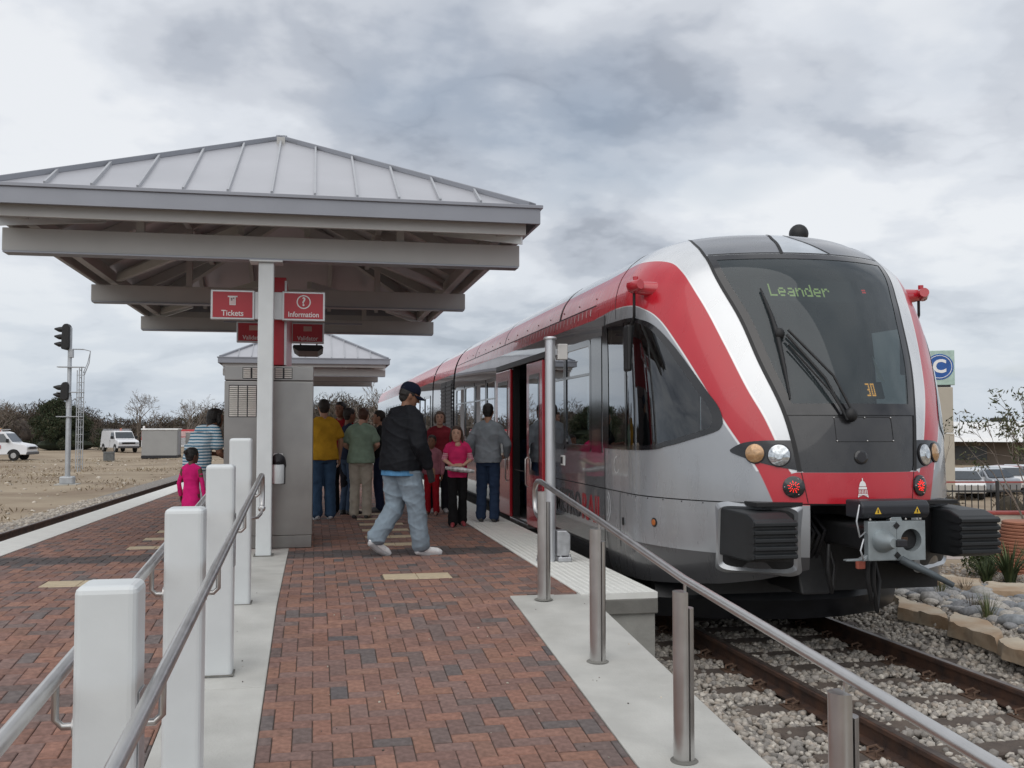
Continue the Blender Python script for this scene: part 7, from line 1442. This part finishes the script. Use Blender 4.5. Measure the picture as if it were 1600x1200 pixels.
me = bpy.data.meshes.new('neckline'); m_ = MB().ball((0, .075, 1.415), (.050, .038, .050), 14, 8); me.from_pydata(m_.v, [], m_.f); me.transform(Matrix.Scale(S_, 4)); me.shade_smooth(); me.materials.append(mat('skin_light', SKIN['light'])); q = bpy.data.objects.new('neckline', me); COL.objects.link(q); q.parent = girl
person('woman in a maroon top and black trousers standing behind the girl in pink', (1.96, 15.9), 188, 1.62, 'light', dict(elbowR=(.25, .0, 1.15), wristR=(.18, .18, 1.02), handR=(.15, .25, 1.0)), dict(n='maroon', c=(.20, .025, .035), loose=.022), dict(n='black_trousers', c=(.02, .02, .026), ankle=.08), (.40, .40, .40), dict(n='grey_brown', c=(.11, .075, .055), style='bob'), 1.1, None, .011, .01, True, seed=10)
kid, S_, J_ = person('child in red trousers partly hidden by the striding man', (1.79, 15.5), 200, 1.22, 'brown', None, dict(n='dusty_pink', c=(.32, .13, .16), loose=.02, sleeve='long'), dict(n='red_trousers', c=(.30, .012, .02), ankle=.075), (.30, .16, .13), dict(n='dark_brown', c=(.02, .014, .010)), 1.0, None, .011, seed=11, child=True)
person('man in a grey long sleeved shirt and dark jeans facing the train', (2.44, 14.15), 20, 1.70, 'tan', dict(elbowL=(-.28, -.02, 1.14), wristL=(-.23, .14, .97), handL=(-.18, .2, .93), elbowR=(.29, .0, 1.14), wristR=(.25, .17, .97), handR=(.2, .24, .95)), dict(n='heather', c=(.235, .265, .29), loose=.034, hem=.87, sleeve='long', wr=.006), dict(n='indigo', c=(.030, .05, .095), knee=.085, ankle=.08, wr=.006), (.26, .25, .22), dict(n='black', c=(.012, .010, .009)), 1.04, None, .010, .01, False, seed=12)
# woman and child left of the kiosk
person('woman in a blue and white striped shirt bending to the ticket kiosk', (-1.40, 12.65), 48, 1.68, 'brown', dict(waist=(0, .0, 1.09), chest=(0, .10, 1.27), neck=(0, .19, 1.41), head=(0, .27, 1.53), shoulderR=(.175, .15, 1.36), shoulderL=(-.175, .15, 1.36), elbowR=(.225, .17, 1.08), wristR=(.20, .36, .99), handR=(.18, .44, .98), elbowL=(-.225, .2, 1.08), wristL=(-.18, .42, 1.06), handL=(-.15, .5, 1.06)), dict(n='blue_stripe', c=(.62, .68, .72), stripes=((.07, .20, .30), 8.5), loose=.026, hem=.86, wr=.004), dict(n='pale_trousers', c=(.50, .51, .56)), (.5, .5, .5), dict(n='black', c=(.012, .010, .009), style='bob'), 1.08, None, .011, .02, True, seed=13)
person('small child in a bright pink dress standing at the left of the white posts', (-1.37, 11.87), 25, 1.11, 'dark', dict(wristR=(.26, .02, .88), handR=(.26, .05, .8)), None, None, (.4, .1, .2), dict(n='black', c=(.012, .010, .009), style='bun'), .88, None, .010, 0, True, 20, dress=dict(n='hot_pink', c=(.62, .02, .17), hem=.62), seed=14, child=True)
# visitors beyond the track
for lab, px, d, hh, tp, hc, fc in (('woman with sunglasses seen over the right buffer', 1397, 19.5, 1.58, ('plum', (.16, .04, .05)), ('auburn', (.16, .07, .03)), 120), ('person in a red shirt standing beside the woman with sunglasses', 1424, 19.9, 1.52, ('bright_red', (.42, .03, .04)), ('dark_brown', (.02, .014, .010)), 200)):
    x = (px - 492) * d / 1621; y = d - .197 * x; person(lab, (x, y, gzf(x, y)), fc, hh, 'light', None, dict(n=tp[0], c=tp[1]), dict(n='jeans_dark', c=(.05, .075, .12)), (.1, .1, .1), dict(n=hc[0], c=hc[1], style='bob'), 1.0, None, .012, seed=15)
x = (1375 - 492) * 20.3 / 1621; y = 20.3 - .197 * x
person('person in a blue cap behind the coupler box', (x, y, gzf(x, y)), 190, 1.50, 'light', None, dict(n='sky_blue', c=(.10, .2, .36)), dict(n='jeans_dark', c=(.05, .075, .12)), (.1, .1, .1), dict(n='dark_brown', c=(.02, .014, .010)), 1.0, dict(n='blue', c=(.05, .16, .30)), .012, seed=16)

bpy.data.scenes.remove(TMP)
